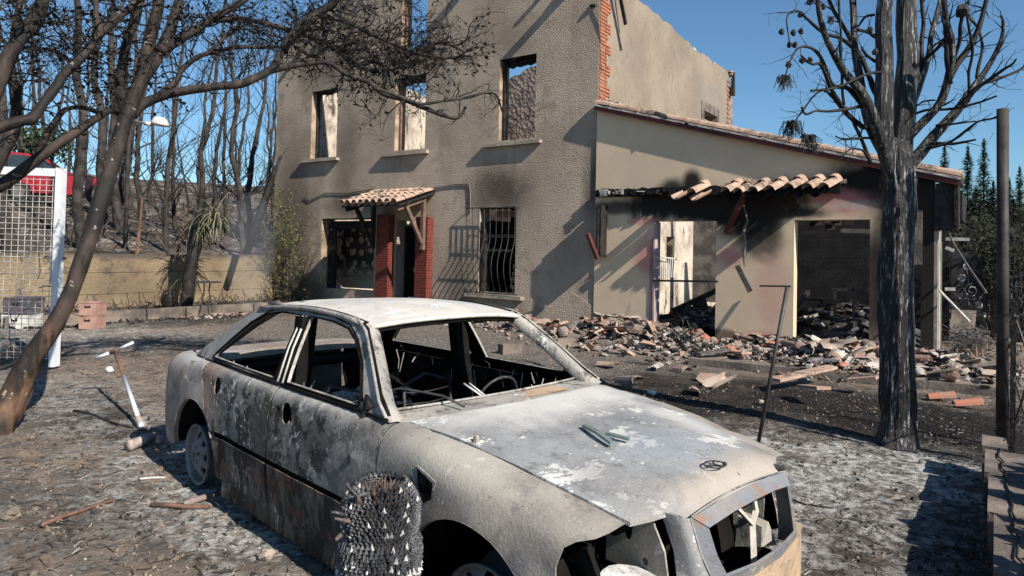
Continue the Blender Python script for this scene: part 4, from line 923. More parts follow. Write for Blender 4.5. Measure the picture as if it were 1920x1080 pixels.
for (u, v0, v1, ww, dp_, lb) in ((1870, 553, 822, .035, 6.1, 'black flat fence post at the end of the low wall'), (1897, 560, 912, .045, 5.3, 'black flat fence post rising from the low wall, nearer one')):
    a = at_d(u, v1, dp_); c = at_d(u+(2 if u < 1890 else 4), v0, dp_); bb = MB(); bb.bar(a, c, ww, ww*.8); tag(bb.build('fence_post', MT['char']), lb, 'fence post')
# rolled wire mesh against the posts
bb = MB(); rs = random.Random(12)
for k in range(90):
    u0 = rs.uniform(1888, 1950); v0 = rs.uniform(540, 960); d0 = rs.uniform(5.0, 6.4); q = [at_d(u0, v0, d0)]
    for j in range(5): u0 += rs.uniform(-7, 9); v0 += rs.uniform(-14, 14); q.append(at_d(u0, v0, d0+rs.uniform(-.1, .1)))
    bb.tube(q, .004, 3)
for (s_, e_) in (((1905, 600), (1960, 760)), ((1900, 700), (1955, 900)), ((1892, 830), (1950, 640))):
    bb.tube([at_d(s_[0], s_[1], 5.5), at_d(e_[0], e_[1], 5.3)], .008, 4)
tag(bb.build('crumpled_fence_wire', MT['iron']), kind='stuff')
# burnt hedge outside the picture on the right (its shade falls over the ash)
hd = MB(); rs = random.Random(8)
for k in range(2600):
    y = rs.uniform(-12.3, -6.75); x = rs.uniform(7.12, 7.9); hh = .62+.55*noise.noise(Vector((y*.9, 1.3, 0)))+.25*noise.noise(Vector((y*3.1, 4, 0))); hh = max(.25, hh+.12)
    z = rs.uniform(0, hh); s = .07; n1 = Vector((rs.uniform(-1, 1), rs.uniform(-1, 1), rs.uniform(-1, 1))).normalized(); n2 = n1.orthogonal().normalized(); c = Vector((x, y, z)); hd.add([c-n1*s-n2*s, c+n1*s-n2*s, c+n1*s+n2*s, c-n1*s+n2*s], [(0, 1, 2, 3)])
tag(hd.build('burnt_hedge', MT['shrub']), 'burnt black hedge beyond the low wall at right', 'hedge')
# beyond the terrace on the right: dark boundary wall, gate, heap, chair
MT['darkwall'] = simple('soot_stained_wall', (.10, .10, .105), (.03, .03, .032), 1.2, .95, .01)
b0_ = thing('boundary_wall', (7.2, 6.5, 0), 'soot stained grey boundary wall beyond the annex end', 'wall')
bb = MB(); bb.box((5.9, 6.5, -.1), (6.62, 6.7, 1.85)); bb.build('wall_panel', MT['darkwall'], b0_)
bb = MB(); bb.box((6.64, 6.4, -.1), (6.88, 6.7, 2.0)); bb.build('pier', MT['soot'], b0_)
bb = MB(); bb.box((6.9, 6.5, -.1), (12, 6.7, 1.7)); bb.build('wall_panel', MT['darkwall'], b0_)
og = thing('ornate_gate', at_d(1820, 600, 14.5), 'bent wrought iron gate leaf with scrolls leaning by the grey wall', 'gate')
R_ = rgt.copy(); R_.z = 0; R_.normalize()
for (u, v, r) in ((1822, 545, .16), (1804, 520, .09), (1834, 572, .09), (1812, 500, .07), (1846, 590, .06)): scroll(at_d(u, v, 14.4), r, R_, MT['pale_metal'], og, w=.012, turns=1.6, a0=random.random()*6)
for (a, c) in (((1806, 540), (1818, 572)), ((1812, 505), (1818, 540)), ((1785, 558), (1838, 562)), ((1826, 565), (1850, 612)), ((1790, 600), (1848, 588)), ((1788, 625), (1860, 530))):
    bb = MB(); bb.tube([at_d(*a, 14.3), at_d(*c, 14.3)], .014, 5); bb.build('bar', MT['grey_metal'], og)
for k in range(9):
    bb = MB(); bb.tube([at_d(1786+k*6, 556, 14.3), at_d(1785+k*6, 580+(k % 3)*5, 14.3)], .008, 4); bb.build('bar', MT['iron'], og)
bb = MB(); bb.obox(at_d(1806, 602, 13.8), R_*.25, Vector((0, .03, 0)), Vector((.02, 0, .22))); tag(bb.build('grey_board', MT['kerb']), 'grey board leaning below the ornate gate', 'board')
bb = MB(); rs = random.Random(15)
for k in range(420):
    u = rs.gauss(1815, 20); v = rs.gauss(640, 12); d0 = rs.uniform(11.2, 12.6); p = at_d(u, v, d0); q = [p]
    for j in range(4): q.append(q[-1]+Vector((rs.uniform(-.1, .1), rs.uniform(-.1, .1), rs.uniform(-.06, .05))))
    bb.tube(q, .006, 3)
tag(bb.build('twig_heap', MT['grey_metal']), kind='stuff')
ch = thing('wrecked_chair', at_d(1815, 700, 10.8), 'wrecked red brown chair lying in debris right of the trunk', 'chair')
for (a, c, r) in (((1793, 655), (1800, 690), .018), ((1800, 655), (1818, 657), .018), ((1820, 660), (1828, 700), .02), ((1830, 650), (1832, 690), .018), ((1840, 655), (1848, 700), .018), ((1805, 690), (1822, 712), .03)):
    bb = MB(); bb.tube([at_d(*a, 10.8), at_d(*c, 10.7)], r, 6); bb.build('leg', MT['brown_wood'], ch, True)
bb = MB(); bb.obox(at_d(1825, 640, 10.9), R_*.15, Vector((0, .12, 0)), Vector((0, 0, .03))); bb.build('seat', MT['char'], ch)
bb = MB(); bb.obox(at_d(1755, 668, 10.4), R_*.04, Vector((0, .03, 0)), Vector((-.02, 0, .10))); tag(bb.build('short_plank', MT['redfascia']), 'short red brown plank leaning at the end post', 'plank')
# ================================================================== lamp and red vehicle on the slope
lp = thing('street_lamp', at_d(238, 440, 17.5), 'ivory bell shaped street lamp on a thin arm among burnt trees', 'lamp')
hp = at_d(300, 236, 17.5); pp = at_d(243, 226, 17.7)
g_ = Vector((pp.x, pp.y, hz(pp.x, pp.y)-.1))
bb = MB(); bb.tube([g_, pp+Vector((0, 0, .15))], [.06, .045], 8); bb.build('post', MT['grey_trunk'], lp, True)
bb = MB(); bb.tube([pp, pp.lerp(hp, .55)], .03, 8); bb.build('arm', MT['grey_metal'], lp, True)
bb = MB(); bb.tube([pp.lerp(hp, .5), pp.lerp(hp, .74)], .055, 10); bb.build('collar', MT['lamp'], lp, True)
bb = MB(); c = hp+Vector((0, 0, .06)); n = 18; vs = []; prof = ((.0, .17), (.09, .16), (.16, .11), (.20, .03), (.215, -.05), (.20, -.05), (.15, .03), (.0, .10))
for (r, z) in prof:
    for k in range(n): a_ = 2*PI*k/n; vs.append(c+R_*r*1.05*math.cos(a_)+Vector((-R_.y, R_.x, 0))*r*math.sin(a_)+Vector((0, 0, z-r*math.cos(a_)*.10)))
bb.add(vs, [(i*n+k, i*n+(k+1) % n, (i+1)*n+(k+1) % n, (i+1)*n+k) for i in range(len(prof)-1) for k in range(n)]); bb.build('lamp_shade', MT['lamp'], lp, True)
# red vehicle
rv0 = at_d(-25, 388, 22.0); rv1 = at_d(188, 384, 23.5)
zz = max(hz(rv0.x, rv0.y), hz(rv1.x, rv1.y)); base = Vector((rv0.x, rv0.y, rv1.z-.05)); ax = Vector((rv1.x-rv0.x, rv1.y-rv0.y, 0)); Lc = ax.length; ax.normalize(); nn = Vector((-ax.y, ax.x, 0))
rc = thing('red_fire_vehicle', base, 'red fire service vehicle parked on the slope behind the trees', 'vehicle')
V3 = lambda off: (lambda a_, b_: base+ax*a_+nn*off+Vector((0, 0, b_)))
slab('body', [(0, .35), (.35, .35), (.45, .62), (.8, .72), (1.1, .6), (1.2, .35), (2.6, .35), (2.7, .6), (3.0, .72), (3.35, .6), (3.45, .35), (Lc, .38), (Lc, .82), (Lc-.15, .98), (Lc-1.05, 1.12), (Lc-1.7, 1.62), (.5, 1.66), (.05, 1.1)], [], V3(0), V3(1.7), MT['red_paint'], rc)
slab('side_window', [(.35, 1.12), (Lc-1.25, 1.14), (Lc-1.72, 1.54), (.6, 1.58)], [], V3(-.02), V3(-.005), MT['black_glass'], rc)
bb = MB(); bb.add([base+ax*(Lc-1.68)+nn*.12+Vector((0, 0, 1.62)), base+ax*(Lc-1.68)+nn*1.58+Vector((0, 0, 1.62)), base+ax*(Lc-1.0)+nn*1.58+Vector((0, 0, 1.14)), base+ax*(Lc-1.0)+nn*.12+Vector((0, 0, 1.14))], [(0, 1, 2, 3)]); bb.build('windscreen', MT['black_glass'], rc)
for a_ in (.8, 3.03):
    bb = MB(); q = base+ax*a_+Vector((0, 0, .36)); bb.tube([q-nn*.02, q+nn*.2], .34, 18); w_ = bb.build('wheel', MT['rubber'], rc); bb = MB(); bb.tube([q-nn*.03, q+nn*.0], .19, 14); bb.build('rim', MT['grey_metal'], w_)
slab('badge', [(Lc-.62, .62), (Lc-.55, .58), (Lc-.48, .62), (Lc-.46, .86), (Lc-.64, .86)], [], V3(-.02), V3(-.006), MT['white_print'], rc)
slab('badge_centre', [(Lc-.60, .64), (Lc-.50, .64), (Lc-.50, .76), (Lc-.60, .76)], [], V3(-.026), V3(-.021), MT['green_badge'], rc)
bb = MB(); bb.obox(base+ax*(Lc-.55)+nn*-.02+Vector((0, 0, .52)), ax*.1, nn*.004, Vector((0, 0, .02))); bb.build('lettering', MT['white_print'], rc)
bb = MB(); bb.obox(base+ax*1.7+nn*-.01+Vector((0, 0, 1.0)), ax*1.3, nn*.005, Vector((0, 0, .01))); bb.build('door_trim', MT['rubber'], rc)
bb = MB(); bb.obox(base+ax*2.05+nn*-.03+Vector((0, 0, .72)), ax*.14, nn*.006, Vector((0, 0, .14))); bb.build('hose_reel_cover', MT['red_paint'], rc)
# ================================================================== trees
def smooth_path(P_, R__, sub=4):
    out = []; ro = []
    n = len(P_)
    for i in range(n-1):
        p0 = P_[max(i-1, 0)]; p1 = P_[i]; p2 = P_[i+1]; p3 = P_[min(i+2, n-1)]
        for k in range(sub):
            t_ = k/sub; out.append(.5*((2*p1)+(p2-p0)*t_+(2*p0-5*p1+4*p2-p3)*t_*t_+(3*p1-p0-3*p2+p3)*t_**3)); ro.append(R__[i]*(1-t_)+R__[i+1]*t_)
    out.append(P_[-1]); ro.append(R__[-1]); return out, ro
def pxlimb(pts, d0, d1, wob=.0, sub=4):
    """pts: (u, v, width) sight points; the limb runs from distance d0 to d1"""
    P_ = []; R__ = []; n = len(pts)
    for i, (u, v, w_) in enumerate(pts):
        t_ = i/max(1, n-1); d = d0+(d1-d0)*t_; P_.append(at_d(u, v, d)); R__.append(max(.003, w_*.5*d/F_PX))
    P_, R__ = smooth_path(P_, R__, sub)
    if wob:
        P_ = [p+Vector((noise.noise(p*2.3), noise.noise(p*2.3+Vector((7, 1, 3))), noise.noise(p*2.3+Vector((1, 9, 4)))))*wob*min(1, i/6) for i, p in enumerate(P_)]
    return P_, R__
def twig(bb, p, d, L, r, rs, depth, crook=.45, up=0.0, leaves=None, leafp=0, split=.28, flat=None, seg=None):
    """crooked tapering twig that sprouts smaller twigs"""
    st = seg or max(.05, L/9); n = max(2, int(L/st)); P_ = [p.copy()]; R__ = [r]; q = p.copy(); d = d.normalized()
    for i in range(n):
        d = (d+Vector((rs.gauss(0, crook), rs.gauss(0, crook), rs.gauss(0, crook)))*.6+Vector((0, 0, up))).normalized()
        q = q+d*st; P_.append(q.copy()); rr = r*(1-.8*(i+1)/n); R__.append(max(rr, .0016))
        if depth > 0 and i > 0 and rs.random() < split*2.2:
            a_ = Vector((rs.uniform(-1, 1), rs.uniform(-1, 1), rs.uniform(-1, 1))); dd = (d*.65+a_.normalized()*.85+Vector((0, 0, up*1.5))).normalized()
            twig(bb, q, dd, L*rs.uniform(.35, .65)*(1-.4*i/n), rr*.75, rs, depth-1, crook, up, leaves, leafp, split, flat, seg)
        if leaves is not None and rs.random() < leafp: leaf(leaves, q, rs)
    bb.tube(P_, R__, 5 if r > .012 else 3, cap=False)
def leaf(bb, q, rs, s=None):
    s = s or rs.uniform(.016, .036); a_ = Vector((rs.uniform(-1, 1), rs.uniform(-1, 1), rs.uniform(-1, .3))).normalized(); b_ = a_.orthogonal().normalized()*rs.uniform(.4, .8)
    c = Vector(q)+a_*s; m_ = a_.cross(b_)*s*.3
    bb.add([c-a_*s, c+b_*s*.9+m_, c+a_*s, c-b_*s*.9+m_], [(0, 1, 2), (0, 2, 3)])
def add_twigs(bb, P_, R__, rs, n, L, depth, crook, up, leaves=None, leafp=0, t0=.2, split=.28, side=None):
    for k in range(n):
        i = int((t0+(1-t0)*rs.random())*(len(P_)-2)); p = P_[i]; d = (P_[i+1]-P_[i]).normalized()
        a_ = Vector((rs.uniform(-1, 1), rs.uniform(-1, 1), rs.uniform(-1, 1))).normalized(); dd = d*.6+a_*.8
        if side is not None: dd += side
        twig(bb, p, dd, L*rs.uniform(.5, 1.1), min(R__[i]*.5, .011), rs, depth, crook, up, leaves, leafp, split)
# ---- leaning tree with reddish bark at left
rs = random.Random(21)
lt = thing('leaning_tree', at_z(5, 795, 0), 'large leaning burnt tree with reddish bark and long crooked branches at left', 'tree')
def bark_ridge(p, q, a, i): return .012*noise.noise(p*5+q*2.0)+.006*noise.noise(Vector((p.x*4, p.y*4, p.z*2))+q*6)
P_, R__ = pxlimb([(u, v, w_*.84) for u, v, w_ in [(-30, 835, 100), (-6, 795, 80), (20, 752, 56), (58, 673, 46), (103, 607, 38), (135, 540, 33), (159, 473, 32), (170, 440, 32), (190, 375, 35), (205, 325, 34), (219, 275, 31), (235, 225, 30), (245, 196, 33), (258, 165, 31), (285, 120, 29), (305, 92, 25)]], 5.75, 6.9)
bb = MB(); bb.tube(P_, R__, 20, ridge=bark_ridge); bb.build('trunk', MT['bark'], lt, True)
LIMBS = [([(300, 98, 24), (318, 62, 20), (325, 40, 18), (335, 10, 17), (345, -30, 15)], 6.85, 7.2), ([(238, 215, 24), (229, 190, 22), (226, 150, 18), (236, 90, 17), (250, 40, 17), (255, 10, 16), (268, -25, 15)], 6.7, 6.6),
         ([(262, 160, 24), (276, 100, 21), (288, 45, 22), (302, -20, 20)], 6.85, 7.1), ([(308, 92, 22), (340, 70, 18), (375, 50, 14), (410, 28, 13), (450, 5, 11), (480, -18, 10)], 6.9, 7.3),
         ([(360, 58, 12), (400, 38, 11), (450, 35, 10), (510, 45, 9), (560, 62, 8), (610, 88, 7), (660, 100, 6)], 7.05, 7.7),
         ([(246, 215, 26), (265, 200, 20), (300, 185, 18), (350, 166, 17), (400, 160, 15), (450, 156, 15), (490, 140, 15), (513, 129, 17), (560, 122, 11), (615, 118, 10), (650, 140, 9), (690, 155, 9), (720, 178, 10), (760, 188, 9), (800, 205, 9), (835, 220, 8), (858, 222, 6), (872, 200, 5)], 6.75, 7.6),
         ([(702, 165, 8), (715, 170, 7), (760, 185, 7), (790, 195, 6), (830, 190, 6), (875, 182, 6), (915, 172, 5), (935, 182, 4), (945, 220, 3), (960, 245, 3)], 7.2, 7.7),
         ([(513, 129, 16), (520, 105, 14), (535, 80, 16), (560, 55, 20), (590, 30, 18), (625, 5, 14), (650, -20, 12)], 7.2, 7.5),
         ([(268, 198, 14), (300, 178, 11), (330, 150, 11), (345, 128, 10), (380, 104, 9), (430, 92, 8), (480, 89, 6), (520, 84, 5)], 6.85, 7.3),
         ([(385, 104, 7), (415, 75, 6), (432, 60, 6), (455, 55, 5), (480, 62, 4)], 7.05, 7.2),
         ([(225, 213, 15), (205, 210, 11), (180, 222, 13), (150, 240, 16), (115, 266, 18), (70, 300, 20), (35, 325, 21), (-10, 350, 24)], 6.7, 5.9),
         ([(215, 200, 7), (190, 214, 8), (150, 201, 8), (118, 203, 10), (100, 228, 11), (85, 260, 14), (70, 290, 12)], 6.7, 6.4),
         ([(560, 62, 9), (600, 75, 8), (640, 100, 9), (680, 125, 9), (720, 128, 7), (760, 120, 6), (800, 108, 5)], 7.4, 7.9),
         ([(590, 30, 9), (640, 40, 8), (690, 60, 8), (740, 85, 7), (790, 100, 6), (840, 110, 5), (880, 105, 4)], 7.4, 8.1),
         ([(560, 90, 9), (590, 108, 8), (620, 85, 8), (660, 120, 10), (700, 110, 9), (740, 128, 9), (780, 95, 6), (830, 80, 5), (870, 100, 4)], 7.4, 8.0)]
tw = MB(); lf = MB(); lbs = []
for k, (pts, d0, d1) in enumerate(LIMBS):
    P_, R__ = pxlimb(pts, d0, d1, .03); lbs.append((P_, R__)); bb = MB(); bb.tube(P_, R__, 10 if R__[0] > .03 else 7, rough=.25, ridge=lambda p, q, a, i: .004*noise.noise(p*9+q*2)); bb.build('limb', MT['bark' if k in (0, 2, 10, 11) else 'bark2'], lt, True)
UP = Vector((0, 0, 1))
for k, n, L, dp, lp_, sd in ((0, 8, .6, 2, .2, None), (1, 10, .5, 2, .25, -rgt*.3), (3, 18, .7, 2, .12, None), (4, 30, .7, 3, .1, None), (5, 26, .55, 2, .0, UP*.35), (6, 22, .5, 2, .0, UP*.2), (7, 34, .75, 3, .1, None), (8, 24, .6, 2, .05, None),
                             (9, 12, .5, 2, .05, None), (10, 7, .5, 2, .05, None), (11, 5, .4, 1, .0, None), (12, 30, .62, 3, .12, None), (13, 38, .65, 3, .12, UP*.1), (14, 36, .65, 3, .1, None)):
    add_twigs(tw, *lbs[k], rs, n, L, dp, .55, .02, lf, lp_, side=sd)
# crown network in front of the wall
for k in range(54):
    u = rs.uniform(620, 880); v = rs.uniform(-10, 190); p = at_d(u, v, rs.uniform(7.2, 8.2)); d = rgt*rs.uniform(-.3, 1)+UP*rs.uniform(-.6, .6)+fwd*rs.uniform(-.4, .4)
    if (u-620)/260+(v-90)/300 < .95: twig(tw, p, d, rs.uniform(.35, .8), .008, rs, 2, .6, 0, lf, .03, .3)
for k in range(34):
    u = rs.uniform(560, 700); v = rs.uniform(0, 110); p = at_d(u, v, rs.uniform(7.2, 7.9)); twig(tw, p, Vector((rs.uniform(-1, 1), rs.uniform(-1, 1), rs.uniform(-1, 1))), .5, .007, rs, 2, .6, 0, lf, .06, .3)
for (cu, cv, ru, rv, n) in ((250, 130, 55, 38, 360), (180, 165, 30, 30, 150), (310, 175, 25, 25, 120), (600, 45, 55, 30, 300), (700, 75, 50, 40, 260), (340, 20, 40, 25, 120), (345, 196, 12, 8, 40), (620, 88, 14, 10, 60), (140, 120, 40, 30, 120), (450, 60, 70, 50, 120)):
    for k in range(int(n*(.5 if cu < 400 else .13))): leaf(lf, at_d(rs.gauss(cu, ru*.6), rs.gauss(cv, rv*.6), rs.uniform(6.6, 7.4)), rs, rs.uniform(.014, .03))
tag(tw.build('twigs', MT['twig'], lt), kind='stuff'); tag(lf.build('leaves', MT['leaf'], lt), kind='stuff')
# root shoots at the foot
for pts in ([(30, 790, 9), (36, 740, 9), (45, 700, 7), (60, 640, 4)], [(32, 792, 9), (50, 755, 10), (62, 728, 6)]):
    P_, R__ = pxlimb(pts, 5.9, 6.1); bb = MB(); bb.tube(P_, R__, 6); bb.build('root_shoot', MT['bark2'], lt, True)
# ---- second tree: thick limbs entering from the left edge
lt2 = thing('burnt_tree', at_d(-150, 900, 5.2), 'burnt tree at the left edge whose thick brown limbs cross the upper left corner', 'tree')
tw = MB(); lf = MB()
for k, (pts, d0, d1) in enumerate([([(-160, 900, 95), (-130, 650, 85), (-95, 400, 75), (-60, 260, 60), (-30, 190, 42), (0, 145, 27), (20, 98, 25), (40, 66, 27), (68, 32, 25), (84, -20, 22)], 5.2, 5.8),
      ([(-75, 300, 45), (-40, 255, 26), (0, 238, 19), (35, 228, 19), (62, 222, 20), (85, 190, 17), (108, 160, 17), (118, 140, 17), (150, 112, 16), (185, 68, 15), (198, 50, 15), (215, 35, 13), (245, 12, 12), (270, -20, 10)], 5.3, 6.3),
      ([(190, 62, 12), (180, 30, 10), (182, -10, 10)], 6.0, 6.1), ([(-60, 420, 40), (-20, 330, 26), (8, 280, 24), (25, 245, 23), (31, 210, 17), (25, 150, 16), (22, 100, 14), (35, 20, 12), (40, -30, 10)], 6.0, 6.6),
      ([(30, 90, 7), (60, 88, 6), (95, 92, 6), (120, 105, 5), (150, 130, 4)], 5.7, 6.2)]):
    P_, R__ = pxlimb(pts, d0, d1, .02); bb = MB(); bb.tube(P_, R__, 14, ridge=bark_ridge if R__[0] > .05 else (lambda p, q, a, i: .004*noise.noise(p*9+q*2))); bb.build('trunk' if k == 0 else 'limb', MT['bark' if k != 3 else 'bark2'], lt2, True)
    add_twigs(tw, P_, R__, rs, (14, 22, 8, 12, 8)[k], .7, 2, .45, .02, lf, .15, t0=.5)
for k in range(26):
    p = at_d(rs.uniform(-10, 110), rs.uniform(-20, 120), rs.uniform(5.6, 7)); twig(tw, p, Vector((rs.uniform(-1, 1), rs.uniform(-1, 1), -.2)), .7, .006, rs, 2, .3, -.05, lf, .15, .3)
tag(tw.build('twigs', MT['twig'], lt2), kind='stuff'); tag(lf.build('leaves', MT['leaf'], lt2), kind='stuff')
# ---- charred conifer on the right
def ridge3(p, q, a, i):
    n1 = noise.noise(Vector((math.cos(a)*5.5, math.sin(a)*5.5, p.z*1.6+3*noise.noise(Vector((math.cos(a), math.sin(a), p.z)))))); return .019*(abs(n1)*2-.5)+.008*noise.noise(Vector((p.x*9, p.y*9, p.z*3))+q*3)
ct = thing('charred_tree', at_z(1683, 838, 0), 'charred black pine trunk with ridged bark and bare upswept limbs at right', 'tree')
dt = (at_z(1683, 832, 0)-CAM).dot(fwd)
P_, R__ = pxlimb([(u, v, w_*.88) for u, v, w_ in [(1682, 852, 98), (1682, 832, 84), (1683, 812, 73), (1684, 780, 67), (1682, 650, 65), (1681, 520, 64), (1685, 420, 63), (1687, 340, 61), (1683, 295, 62), (1682, 268, 46), (1681, 250, 10)]], dt, dt+.05, 0, 10)
bb = MB(); bb.tube(P_, R__, 64, ridge=ridge3); bb.build('trunk', MT['bark3'], ct, True)
def Z4(pts): return [(1380+x/3.552, y/3.552, w_) for x, y, w_ in pts]
CL = [(Z4([(1050, 1190, 20), (1012, 1040, 36), (985, 800, 40), (985, 500, 36), (985, 250, 34), (990, 30, 32), (995, -150, 30)]), 0, -.1), (Z4([(1075, 1190, 24), (1098, 1040, 46), (1115, 800, 46), (1130, 500, 44), (1140, 200, 42), (1135, 0, 42), (1130, -160, 40)]), .02, .1),
      (Z4([(1000, 1020, 26), (960, 900, 24), (850, 650, 22), (700, 460, 16), (620, 300, 13), (575, 120, 11), (555, -60, 10)]), 0, -.5), (Z4([(985, 1010, 26), (900, 850, 22), (840, 650, 18), (800, 400, 16), (790, 200, 15), (785, 0, 14), (780, -150, 13)]), 0, .3),
      (Z4([(985, 720, 14), (900, 560, 12), (840, 380, 11), (740, 200, 9), (650, 70, 8), (590, -40, 7)]), 0, .5), (Z4([(1140, 920, 22), (1220, 840, 18), (1330, 720, 17), (1400, 580, 17), (1435, 440, 15), (1440, 300, 14), (1410, 130, 12), (1395, -60, 11)]), 0, -.4),
      (Z4([(1150, 1090, 32), (1230, 1010, 26), (1330, 900, 22), (1440, 770, 20), (1540, 650, 17), (1640, 520, 13), (1710, 400, 10), (1770, 250, 8), (1785, 150, 6), (1775, 110, 4)]), 0, -.3), (Z4([(1420, 520, 16), (1480, 420, 15), (1560, 310, 13), (1620, 190, 11), (1660, 60, 10), (1690, -60, 9)]), -.2, -.2),
      (Z4([(1110, 640, 16), (1180, 540, 14), (1220, 440, 12), (1232, 300, 10), (1250, 160, 9), (1230, 60, 8), (1210, -60, 8)]), .05, .4), (Z4([(1170, 700, 18), (1220, 560, 15), (1270, 400, 13), (1300, 250, 12), (1330, 120, 11), (1360, -40, 10)]), .05, .3),
      (Z4([(1500, 700, 12), (1600, 590, 10), (1700, 520, 8), (1780, 460, 7), (1840, 420, 5), (1868, 380, 3)]), -.3, -.6), (Z4([(1560, 640, 10), (1620, 570, 8), (1740, 530, 7), (1850, 490, 5), (1915, 450, 4)]), -.3, -.3),
      (Z4([(850, 850, 12), (760, 780, 10), (700, 690, 10), (620, 560, 9), (560, 440, 7), (500, 440, 5), (430, 380, 5)]), 0, -.6), (Z4([(830, 690, 10), (740, 590, 10), (640, 560, 8), (560, 380, 8), (500, 320, 6), (420, 320, 5), (360, 400, 4), (325, 520, 3)]), -.1, -.5),
      (Z4([(960, 735, 8), (850, 720, 7), (740, 735, 7), (620, 745, 6), (540, 745, 5), (480, 765, 5), (440, 715, 3)]), 0, -.6), (Z4([(965, 478, 5), (900, 490, 6), (790, 530, 6), (700, 565, 6), (600, 600, 6), (500, 620, 5)]), -.1, -.5),
      (Z4([(900, 1090, 10), (850, 960, 8), (800, 850, 7), (780, 800, 5)]), 0, -.1), (Z4([(790, 330, 10), (700, 250, 8), (600, 210, 8), (500, 130, 7), (440, 80, 5), (400, 70, 4), (345, 120, 3), (355, 290, 3)]), .1, -.4),
      (Z4([(880, 860, 9), (760, 790, 8), (650, 650, 7), (590, 600, 5), (520, 650, 4), (460, 740, 4), (400, 800, 3), (375, 850, 3)]), 0, -.7), (Z4([(1240, 975, 8), (1340, 955, 7), (1450, 965, 6), (1590, 940, 4)]), 0, -.3), (Z4([(1330, 835, 5), (1450, 832, 5), (1588, 820, 3)]), -.1, -.3),
      (Z4([(1280, 985, 8), (1440, 945, 6), (1540, 870, 6), (1600, 820, 5), (1690, 800, 4), (1735, 788, 3)]), -.1, -.5), (Z4([(1170, 770, 5), (1260, 740, 6), (1400, 735, 6), (1520, 715, 6), (1640, 680, 5), (1730, 640, 4)]), 0, -.4),
      (Z4([(905, 920, 6), (790, 925, 6), (720, 930, 5), (665, 915, 3)]), 0, -.3), (Z4([(900, 1080, 6), (840, 1000, 5), (760, 990, 4), (700, 1040, 3)]), 0, -.3), (Z4([(1180, 720, 4), (1250, 680, 4), (1320, 670, 3)]), 0, -.2), (Z4([(1430, 560, 10), (1410, 400, 9), (1400, 250, 9), (1395, 80, 8)]), -.25, -.3),
      (Z4([(1600, 520, 7), (1640, 350, 6), (1620, 200, 6), (1560, 120, 5), (1530, 40, 5)]), -.2, 0), (Z4([(930, 250, 8), (880, 210, 7), (810, 190, 6)]), 0, -.2), (Z4([(930, 410, 7), (860, 360, 6), (830, 310, 4)]), 0, -.2), (Z4([(1550, 680, 6), (1560, 500, 6), (1590, 350, 6), (1560, 200, 5), (1540, 60, 5)]), -.3, -.5),
      (Z4([(920, 100, 6), (860, 110, 5), (820, 160, 4), (800, 120, 3)]), 0, .3), (Z4([(1400, 250, 9), (1340, 320, 8), (1270, 380, 8), (1240, 410, 6)]), -.2, 0), (Z4([(1420, 500, 8), (1480, 300, 8), (1500, 150, 8), (1560, 0, 7)]), -.2, -.4), (Z4([(720, 700, 6), (700, 500, 6), (690, 350, 6), (700, 200, 5), (690, 0, 5)]), -.2, -.3)]
tw = MB(); rs = random.Random(31); ends = []
for k, (pts, e0, e1) in enumerate(CL):
    P_, R__ = pxlimb([(u, v, w_*(.85 if k > 1 else .86)) for u, v, w_ in pts], dt+e0, dt+e1, .03, 5); bb = MB(); big_ = R__[0] > .035
    bb.tube(P_, R__, 16 if big_ else 7, ridge=(lambda p, q, a, i: .004*noise.noise(Vector((p.x*20, p.y*20, p.z*6))+q*2))); bb.build('limb', MT['bark3'] if big_ else MT['twig'], ct, True)
    if k > 1: add_twigs(tw, P_, R__, rs, 6 if k < 12 else 5, .24, 1, .3, .07, None, 0, t0=.3, split=.2); ends.append(P_[-1])
tag(tw.build('twigs', MT['twig'], ct), kind='stuff')
# cones and singed needle tufts
for (x, y) in ((380, 218), (355, 298), (393, 298), (303, 212), (433, 208), (490, 12), (430, 95), (580, 45), (895, 200), (1505, 70), (350, 432), (440, 405), (490, 400), (925, 345)):
    bb = MB(); bb.ball(at_d(1380+x/3.552, y/3.552, dt-.4), .024 if x != 1505 else .05, 6, 4, .25, (1, 1, 1.2)); bb.build('cone', MT['char'], ct)
for (x, y, n, s) in ((315, 560, 60, .14), (370, 870, 90, .16), (485, 950, 60, .13), (455, 915, 30, .06), (630, 140, 30, .07), (515, 1000, 30, .1), (500, 15, 25, .07), (350, 430, 25, .05)):
    bb = MB(); c = at_d(1380+x/3.552, y/3.552, dt-.45)
    for j in range(n):
        a_ = Vector((rs.gauss(0, .35), rs.gauss(0, .35), -1)).normalized(); p = c+Vector((rs.gauss(0, s*.18), rs.gauss(0, s*.18), s*.5)); bb.tube([p, p+a_*s*rs.uniform(.4, 1)], .003, 3, cap=False)
    tag(bb.build('needle_tuft', MT['char'], ct), kind='stuff')
# ---- burnt wood on the slope
def bare_tree(seed, H, r, kind):
    rs = random.Random(seed); tr = MB(); cr = MB(); P_ = []; R__ = []; x = y = 0; n = 12
    for i in range(n+1):
        t_ = i/n; P_.append(Vector((x, y, t_*H-.5))); R__.append(r*(1-.8*t_)+.008); x += rs.gauss(0, .05)*H*.16; y += rs.gauss(0, .05)*H*.16
    tr.tube(P_, R__, 8, rough=.3)
    if kind != 'pole':
        for k in range({'bushy': 20, 'sparse': 8, 'fork': 13}[kind]):
            i = rs.randrange(2, n); p = P_[i]; d = Vector((rs.uniform(-1, 1), rs.uniform(-1, 1), rs.uniform(.3, 1.3)))
            twig(cr, p, d, H*rs.uniform(.14, .34), R__[i]*.30, rs, 2, .22, .12, None, 0, .22)
    else:
        for k in range(8):
            i = rs.randrange(3, n); twig(cr, P_[i], Vector((rs.uniform(-1, 1), rs.uniform(-1, 1), .4)), H*.12, R__[i]*.3, rs, 1, .4, .08, None, 0, .3)
    return tr, cr
TV = []
